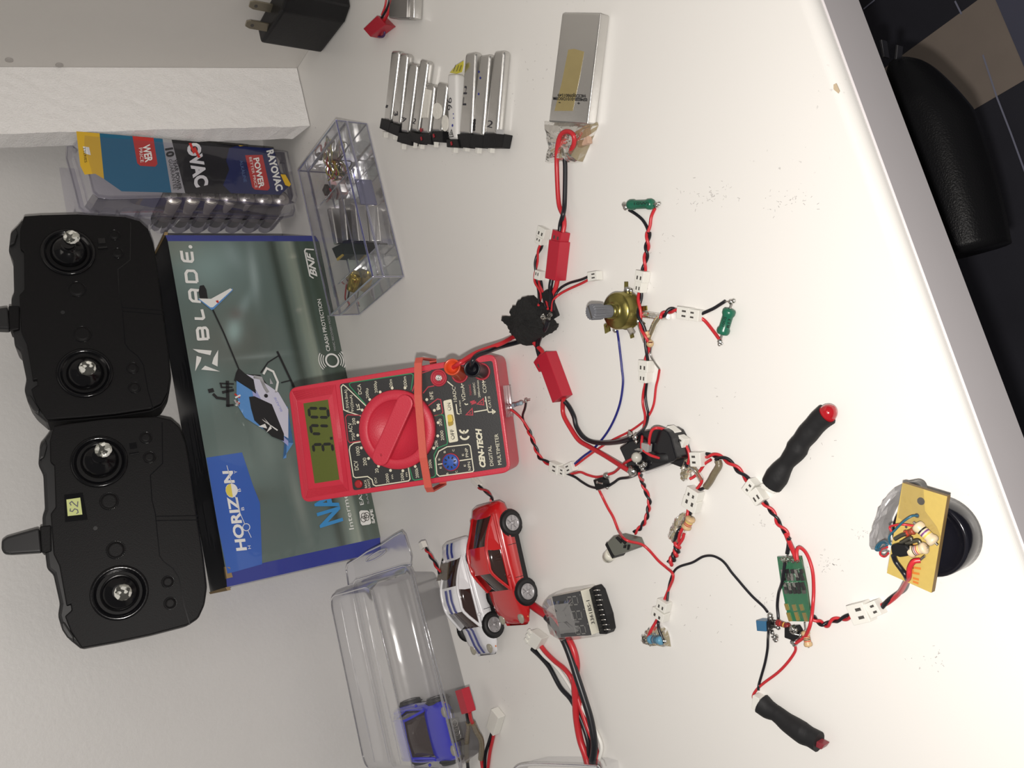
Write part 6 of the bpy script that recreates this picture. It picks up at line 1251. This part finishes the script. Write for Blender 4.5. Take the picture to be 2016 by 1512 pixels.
    if wheels:
        for ax in axles:
            for sg in (-1, 1):
                c = w_(ax, sg * hw * 0.80, wheel_r); d = left * sg
                b = MB(); b.lathe([(wheel_r * 1.12, hw * 0.16), (wheel_r * 1.12, hw * .19)], c, d, BPL, 24); b.build('wheel_arch', body)
                b = MB(); b.lathe([(wheel_r * .9, 0), (wheel_r, .0008), (wheel_r, hw * .22), (wheel_r * .94, hw * .28), (wheel_r * .70, hw * .30), (wheel_r * .66, hw * .24)], c, d, tyre, 32); tw = b.build('wheel', root)
                b = MB(); rc_ = c + d * hw * .245; u_x = d.cross(UP).normalized()
                b.lathe([(wheel_r * .66, 0), (wheel_r * .64, .0007), (wheel_r * .56, .0008), (wheel_r * .52, .0001)], rc_, d, rim, 28)
                for k in range(6):
                    a = k * math.pi / 3 + .3; dd_ = u_x * math.cos(a) + UP * math.sin(a); b.box(rc_ + dd_ * wheel_r * .32 + d * .0005, dd_ * wheel_r * .28, d.cross(dd_) * wheel_r * .085, d * .0003, rim)
                b.lathe([(wheel_r * .17, 0), (wheel_r * .17, .0010), (wheel_r * .08, .0013)], rc_, d, rim, 14); b.build('wheel_rim', tw)
    lamp_ = mat('grey headlamp lens', (0.30, 0.28, 0.22), 0.12, coat=0.8)
    for sg in (-1, 1):
        b = MB(); b.blob(w_(L_ * .935, sg * hw * .62, h * .44), 0.0028, lamp_, 1.3, 1.0, .45); b.build('headlamp', body)
        b = MB(); b.blob(w_(L_ * .935, sg * hw * 0.90, h * .36), 0.0006, mat('orange marker', (0.7, 0.2, 0.05), 0.4), 1, 1, .7); b.build('side_marker', body)
        b = MB(); b.line([w_(L_ * x, sg * hw * y, h * z) for x, y, z in ((.36, 1.003, .22), (.36, 1.0, .52))], 0.0003, BPR, left); b.line([w_(L_ * x, sg * hw * y, h * z) for x, y, z in ((.62, 1.0, .22), (.62, .995, .50))], 0.0003, BPR, left); b.build('door_seam', body)
    return root, w_
redp = mat('red car paint', (0.50, 0.010, 0.012), 0.25, coat=1.0); whp_ = mat('white car paint', (0.74, 0.74, 0.76), 0.25, coat=1.0); sblu = mat('dark blue stripe', (0.02, 0.03, 0.22), 0.3, coat=0.8); blup = mat('blue car paint', (0.012, 0.014, 0.55), 0.25, coat=1.0)
rw = P(1005, 1030, .0073); fw = P(1035, 1165, .0073); fd = (fw - rw); fd.z = 0; wb = fd.length; fd.normalize(); lf = UP.cross(fd)
o = rw - fd * 0.0145 - lf * 0.0145; o.z = 0
rc_car, wr_ = car(o, fd, 0.0735, 0.031, 0.0255, redp, 0.0073, (0.0145, 0.0145 + wb), 'red toy car with silver wheels, standing beside the white striped one')
a = P(862, 1072, .016); e = P(930, 1290, .010); fd2 = (e - a); fd2.z = 0; fd2.normalize(); lf2 = UP.cross(fd2); fw2 = P(970, 1230, .0073)
wheelx = 0.0565; o2 = fw2 - fd2 * wheelx - lf2 * 0.0145; o2.z = 0
car(o2, fd2, 0.074, 0.031, 0.0235, whp_, 0.0073, (0.0145, wheelx), 'white toy car with dark blue racing stripes, behind the red one', sblu, sh=0.05)
# little lead and plug at the tail of each car
t = thing('motor_lead', P(850, 1090, 0), 'tiny white plug on a twisted lead at the tail of the white toy car', 'wire')
TW(t, [((838 - 600) * 2.842, (1080 - 980) * 2.842, .016), (700, 320, .017), (730, 370, .0195), (755, 420, .0205)], 1.6, G, 0.0007)
b = MB(); b.box(P(*G(662, 265), 0.0165), (0.0022, 0.0006, 0), (-0.0005, 0.0022, 0), (0, 0, 0.0018), WHT, 0.0003); b.build('white_plug', t)
b = MB(); b.prism([P(*G(*p), 0.0212) for p in ((760, 370), (803, 362), (795, 460), (735, 466))], (0, 0, -0.0012), mat('brown tape patch', (0.09, 0.07, 0.05), 0.2, coat=0.8, bump=0.5, bscale=400), 0.0003); b.build('tape_patch', t)
t = thing('motor_lead', P(955, 960, 0), 'tiny white plug on a twisted lead at the tail of the red toy car', 'wire')
TW(t, [(942, 958, .002), (950, 964, .003), (960, 970, .005), (966, 978, .008), (968, 985, .011)], 1.2, I_, 0.0007); b = MB(); b.box(P(938, 951, 0.0022), (P(944, 960, .0022) - P(930, 944, .0022)) / 2, (0.0015, -0.001, 0), (0, 0, 0.0016), WHT, 0.0003); b.build('white_plug', t)

# ------------------------------------------------------------------ clear blister case with the blue car in it
bpl = clear('grey clear blister plastic', (0.98, 0.98, 0.985), (0.84, 0.84, 0.87), 0.5, 0.14, 0.06, (0.55, 0.55, 0.56), 0.6, 40)
bed = clear('blister rim', (0.80, 0.80, 0.82), (0.40, 0.40, 0.45), 2.0, 0.1, 0.2, (0.45, 0.45, 0.48), 0.2)
t = thing('blister_case', Vector((-0.05, 0.565, 0)), 'clear plastic blister case with a hang tab, the blue toy car inside it', 'plastic case')
def rr_ring(x0, x1, y0a, y0b, y1, z, r_, n=5):
    pts = [(x0, y0a), (x1, y0b), (x1, y1), (x0, y1)]; o_ = []
    for i in range(4):
        p = Vector(pts[i]); a_ = Vector(pts[i - 1]); c_ = Vector(pts[(i + 1) % 4]); d1 = (a_ - p).normalized() * r_; d2 = (c_ - p).normalized() * r_
        for k in range(n + 1):
            tt = k / n; v_ = (p + d1) * (1 - tt) ** 2 + p * 2 * tt * (1 - tt) + (p + d2) * tt ** 2; o_.append(Vector((v_.x, v_.y, z)))
    return o_
XE = -0.1195
b = MB()
lo = [rr_ring(0.006, XE + .004, 0.5260, 0.5205, 0.604, 0.0006, .006), rr_ring(0.009, XE, 0.5245, 0.5185, 0.608, 0.018, .008), rr_ring(0.0145, XE - .003, 0.5225, 0.5160, 0.613, 0.0195, .009)]
ringify(b, lo, bpl, True, False, True); lower = b.build('lower_shell', t)
b = MB()
up_ = [rr_ring(0.0145, XE - .003, 0.5225, 0.5160, 0.613, 0.0215, .009), rr_ring(0.0105, XE + .001, 0.5265, 0.5210, 0.609, 0.0220, .008), rr_ring(0.0100, XE + .002, 0.5275, 0.5230, 0.608, 0.031, .008), rr_ring(0.0095, XE + .003, 0.5300, 0.5260, 0.607, 0.041, .008), rr_ring(0.007, XE + .006, 0.5340, 0.5310, 0.603, 0.0462, .010), rr_ring(0.003, XE + .010, 0.5390, 0.5360, 0.598, 0.0470, .010)]
ringify(b, up_, bpl, False, True, True); upper = b.build('upper_shell', t)
for k_, rg in ((0, lo[2]), (1, up_[0]), (2, up_[4])):
    b = MB(); b.tube(rg + [rg[0]], 0.0006 if k_ < 2 else 0.0004, bed, 6, 0); b.build('rim_bead', lower if k_ == 0 else upper)
for yy, zz_ in ((0.5465, .0474), (0.563, .0474), (0.585, .0474)):
    b = MB(); b.tube([(0.002, yy, zz_ - .0006), (-0.03, yy, zz_), (-0.07, yy - .001, zz_), (XE + .012, yy - .001, zz_ - .0006)], 0.0006, bpl, 8); b.build('stiffening_rib', upper)
b = MB(); tq = [(232, 400), (240, 372), (300, 335), (350, 300), (430, 262), (500, 215), (545, 190), (562, 210), (598, 330), (596, 375), (420, 430), (245, 492)]
tp = [P(*G(*p), 0.0205) for p in tq]; b.add(tp, [list(range(len(tp)))], bpl); b.tube(tp + [tp[0]], 0.0007, bed, 6, 0)
hole = [P(*G(400 + 52 * math.cos(k * .449) - 22 * math.sin(k * .449), 322 - 22 * math.cos(k * .449) + 28 * math.sin(k * .449)), 0.0209) for k in range(14)]; b.tube(hole + [hole[0]], 0.0006, bed, 6, 0); b.build('hang_tab', t)
bf = Vector((-0.0995, 0.6005, 0.0014)); bfd = Vector((0.03, -1, 0))
bc_, wb_ = car(bf, bfd, 0.0715, 0.040, 0.029, blup, 0.0078, (0.014, 0.054), 'blue toy car inside the clear blister case, its ringed grille facing the photographer')
b = MB(); b.prism([wb_(x, y, z) for x, y, z in ((.0733, -.0072, .0062), (.0733, .0072, .0062), (.0705, .0078, .0130), (.0705, -.0078, .0130))], bfd.normalized() * -0.003, BPL, 0.0004); gr_ = b.build('grille', bc_)
b = MB()
for k in range(4):
    c = wb_(0.0731, -0.0042 + k * 0.0028, 0.0100); pts = [c + UP.cross(bfd).normalized() * math.cos(a) * .0021 + UP * math.sin(a) * .0021 for a in [j * math.pi / 8 for j in range(17)]]; b.tube(pts, 0.00032, SLD, 6, 0)
b.build('ring_emblem', gr_)
t = thing('motor_lead', P(*G(900, 1200), 0), 'red plug with taped brown leads running from the blue toy car', 'wire')
plug(t, (880, 1068), (918, 1200), 0.0082, G, 0.006, 0.0215, m=REDP, name='red_plug', two=False, marks=False)
btw = mat('brown taped wire', (0.16, 0.13, 0.08), 0.3, coat=0.5, bump=0.6, bscale=400)
W(t, 'black_wire', BLK, [(905, 1200, .022), (912, 1240, .020), (915, 1270, .016)], 0.0011, cr=G); W(t, 'taped_lead', btw, [(915, 1260, .018), (908, 1330, .012), (905, 1400, .008), (908, 1470, .005)], 0.0018, cr=G); W(t, 'black_wire', BLK, [(908, 1465, .005), (912, 1500, .003), (915, 1545, .002)], 0.0012, cr=G)
W(t, 'red_wire', RED, [(922, 1200, .022), (930, 1240, .020), (945, 1272, .016)], 0.0012, cr=G); W(t, 'taped_lead', btw, [(940, 1262, .018), (962, 1310, .012), (985, 1350, .008), (990, 1400, .006), (985, 1460, .004)], 0.0019, cr=G); W(t, 'red_wire', RED, [(986, 1455, .004), (992, 1490, .002), (1000, 1545, .002)], 0.0013, cr=G)

# ------------------------------------------------------------------ three-digit display module wrapped in tape
t = thing('display_module', P(*C(370, 1080), 0), 'three digit display module in clear tape with pins and 3361BS-1 on it', 'display')
zd = 0.012
mq = [P(*C(*p), zd) for p in ((120, 955), (365, 905), (462, 1292), (200, 1310))]
b = MB(); b.prism([p - UP * 0.0002 for p in mq], (0, 0, -zd + 0.0008), mat('cream module body', (0.66, 0.64, 0.54), 0.45), 0.0003); b.build('module_body', t)
b = MB(); b.prism([p + UP * 0.0002 for p in mq], (0, 0, -0.0006), mat('dark display window', (0.03, 0.031, 0.035), 0.2, coat=0.5), 0.0002); win = b.build('display_window', t)
b = MB(); dg = mat('unlit digit segments', (0.20, 0.20, 0.19), 0.5)
for cx_, cy_ in ((302, 985), (337, 1112), (370, 1240)):
    O = Vector((cx_ + 48, cy_ + 36)); X = Vector((-14, -70)); Y = Vector((-88, 10))
    for s_, ((u0, v0), (u1, v1)) in SEG.items(): b.line([P(*C(*(O + X * u0 + Y * v0)), zd + .0003), P(*C(*(O + X * u1 + Y * v1)), zd + .0003)], 0.0006, dg, UP)
    b.disc(P(*C(cx_ + 62, cy_ - 46), zd + .0003), Vector((1, 0, 0)), Vector((0, 1, 0)), .0004, dg, 8)
b.build('digit_segments', win)
SF = Fr(mq[2], mq[1] - mq[2], UP); SF.o = SF.o + SF.n * (0.0003 if SF.n.y < 0 else -0.0003)
b = MB(); b.text('3361BS-1', SF.hit(*C(494, 1192)), SF.hit(*C(446, 985)), SF.hit(*C(466, 1198)) - SF.hit(*C(494, 1192)), BPR, 0.01); b.build('part_number', t)
b = MB(); b.prism([P(*C(*p), 0.0062) for p in ((440, 892), (485, 862), (520, 905), (590, 1120), (612, 1250), (595, 1285), (532, 1284))], (0, 0, -0.0058), BPL, 0.0005); hd = b.build('pin_header', t)
for k in range(9):
    f_ = k / 8; b = MB(); x = 492 + (582 - 492) * f_; y = 900 + (1245 - 900) * f_
    b.tube([P(*C(x - 5, y), 0.0066), P(*C(x + 20, y - 3), .0068), P(*C(x + 45, y - 2), 0.0050)], 0.00035, LEAD, 6, 0); b.build('pin', hd)
    b = MB(); b.box(P(*C(x - 22, y + 5), 0.0066), (0, 0.0012, 0), (0.0011, 0, 0), (0, 0, 0.0005), BPL, 0.0002); b.build('pin_cap', hd)
tapefilm(t, [(112, 972), (160, 912), (230, 880), (370, 860), (490, 842), (520, 880), (600, 1100), (620, 1235), (595, 1290), (470, 1310), (280, 1332), (200, 1280), (170, 1180), (160, 1100), (125, 1020)], C, 0.0128, rough=0.00015, m=MODT)

# ------------------------------------------------------------------ thick cable bundle and the balance plug
t = thing('charging_cable', P(*G(1500, 1000), 0), 'bundle of thick red, black and white wires with a white balance plug', 'cable')
W(t, 'red_shrink', mat('red heat shrink', (0.42, 0.012, 0.02), 0.4), [(1268, 598, .003), (1310, 628, .003), (1375, 670, .003)], 0.0024, cr=G)
W(t, 'thick_black_wire', BLK, [(1350, 665, .004), (1400, 720, .004), (1450, 800, .004), (1490, 900, .004), (1525, 1010, .0045), (1565, 1130, .0045), (1600, 1250, .0045), (1620, 1380, .005), (1608, 1480, .005), (1590, 1560, .005)], 0.0020, cr=G)
W(t, 'thick_red_wire', RED, [(1375, 670, .002), (1440, 740, .002), (1495, 830, .002), (1520, 930, .002), (1510, 1030, .003), (1515, 1130, .003), (1520, 1230, .003), (1540, 1350, .003), (1570, 1440, .003), (1600, 1540, .002)], 0.0020, cr=G)
W(t, 'red_wire', RED, [(1308, 808, .002), (1345, 860, .002), (1400, 915, .002), (1450, 955, .002), (1490, 1010, .002), (1530, 1130, .002), (1580, 1280, .002), (1628, 1400, .002), (1632, 1480, .002), (1610, 1560, .002)], 0.0014, cr=G)
W(t, 'black_wire', BLK, [(1272, 845, .0015), (1320, 890, .0015), (1370, 950, .0015), (1430, 1060, .0015), (1490, 1130, .0015), (1545, 1240, .0015), (1585, 1360, .002), (1588, 1450, .002), (1580, 1560, .002)], 0.0014, cr=G)
W(t, 'white_wire', WIREW, [(1292, 826, .0015), (1340, 885, .0015), (1420, 960, .0015), (1500, 1080, .0015), (1580, 1220, .0015), (1640, 1330, .0015), (1660, 1400, .0015), (1640, 1480, .0015), (1615, 1560, .0015)], 0.0011, cr=G)
b = MB(); b.prism([P(*G(*p), 0.0062) for p in ((1262, 742), (1325, 790), (1288, 852), (1232, 812))], (0, 0, -0.0058), WHT, 0.0005); bp_ = b.build('balance_plug', t)
for k in range(3):
    x, y = 1252 - k * 9 + 6, 752 + k * 24; b = MB(); b.box(P(*G(x, y), 0.0062), (0.0014, 0.0006, 0), (-0.0005, 0.0010, 0), (0, 0, 0.0008), WHT, 0.0002); b.build('plug_key', bp_)
t = thing('white_plug_lead', P(*G(1050, 1300), 0), 'single white plug on straight wires between the blister case and the cable bundle', 'wire')
plug(t, (1082, 1200), (1052, 1300), 0.0080, G, 0.0055, 0.0003, two=False, marks=False)
W(t, 'black_wire', BLK, [(1052, 1298, .002), (1030, 1370), (1010, 1440), (1005, 1550)], 0.0011, cr=G); W(t, 'red_wire', RED, [(1062, 1300, .002), (1050, 1360), (1035, 1430), (1020, 1550)], 0.0011, cr=G)
t = thing('clear_tray', P(1090, 1520, 0), 'rim of a clear plastic tray just entering the picture below the white plug', 'plastic case')
b = MB(); pts = [P(x, y, z_) for x, y, z_ in ((1005, 1530, .012), (1018, 1511, .014), (1045, 1505, .014), (1100, 1506, .014), (1160, 1509, .014), (1180, 1515, .014), (1185, 1560, .014))]; b.tube(pts, 0.0010, bed, 8)
b.add([p for q in pts for p in (q, Vector((q.x, q.y, 0.0004)))], [[2 * i, 2 * i + 1, 2 * i + 3, 2 * i + 2] for i in range(len(pts) - 1)], bpl); b.build('tray_rim', t)

# ------------------------------------------------------------------ black leather chair arm below the desk
ch = mat('black grained leather', (0.008, 0.008, 0.009), 0.33, bump=0.3, bscale=1100, spec=0.15)
ZA = -0.19
t = thing('chair', P(1850, 350, -0.25), 'black leather padded chair arm seen below the front edge of the desk', 'chair')
b = MB(); q = [(1752, 118), (1768, 150), (1792, 205), (1818, 270), (1842, 345), (1862, 420), (1878, 498)]
sp_ = catmull([P(x, y, ZA) for x, y in q], 6); N = len(sp_); vs = []; nn_ = 20
for i, p in enumerate(sp_):
    tt = (sp_[min(i + 1, N - 1)] - sp_[max(i - 1, 0)]).normalized(); sd = tt.cross(UP).normalized()
    f_ = i / (N - 1); wd = 0.005 + 0.019 * min(1, f_ * 2.2) ** 0.8; ht = 0.010 + 0.012 * min(1, f_ * 3)
    for j in range(nn_):
        a = 2 * math.pi * j / nn_; ca, sa = math.cos(a), math.sin(a)
        vs.append(p - UP * 0.012 + sd * wd * (abs(ca) ** 0.8) * (1 if ca > 0 else -1) + UP * ht * (abs(sa) ** 0.9) * (1 if sa > 0 else -1))
b.add(vs, [[i * nn_ + j, i * nn_ + (j + 1) % nn_, (i + 1) * nn_ + (j + 1) % nn_, (i + 1) * nn_ + j] for i in range(N - 1) for j in range(nn_)] + [list(range(nn_))[::-1], [(N - 1) * nn_ + j for j in range(nn_)]], ch, True); b.build('arm_pad', t)
b = MB(); ap_ = P(1820, 330, ZA) - UP * 0.02; b.tube([ap_, P(1822, 335, ZA - 0.2), P(1826, 345, FZ + 0.004)], 0.011, BPL, 10)
b.build('arm_post', t)
for (x0, y0), (x1, y1) in (((1739, 80), (1744, 114)), ((1771, 90), (1768, 118))):
    b = MB(); a_, e_ = P(x0, y0, ZA + 0.002), P(x1, y1, ZA); d = (e_ - a_); b.box((a_ + e_) / 2, d / 2, d.normalized().cross(UP) * 0.0007, UP * 0.003, mat('steel pin', (0.4, 0.4, 0.42), 0.3, 1.0), 0.0002); b.build('metal_pin', t)
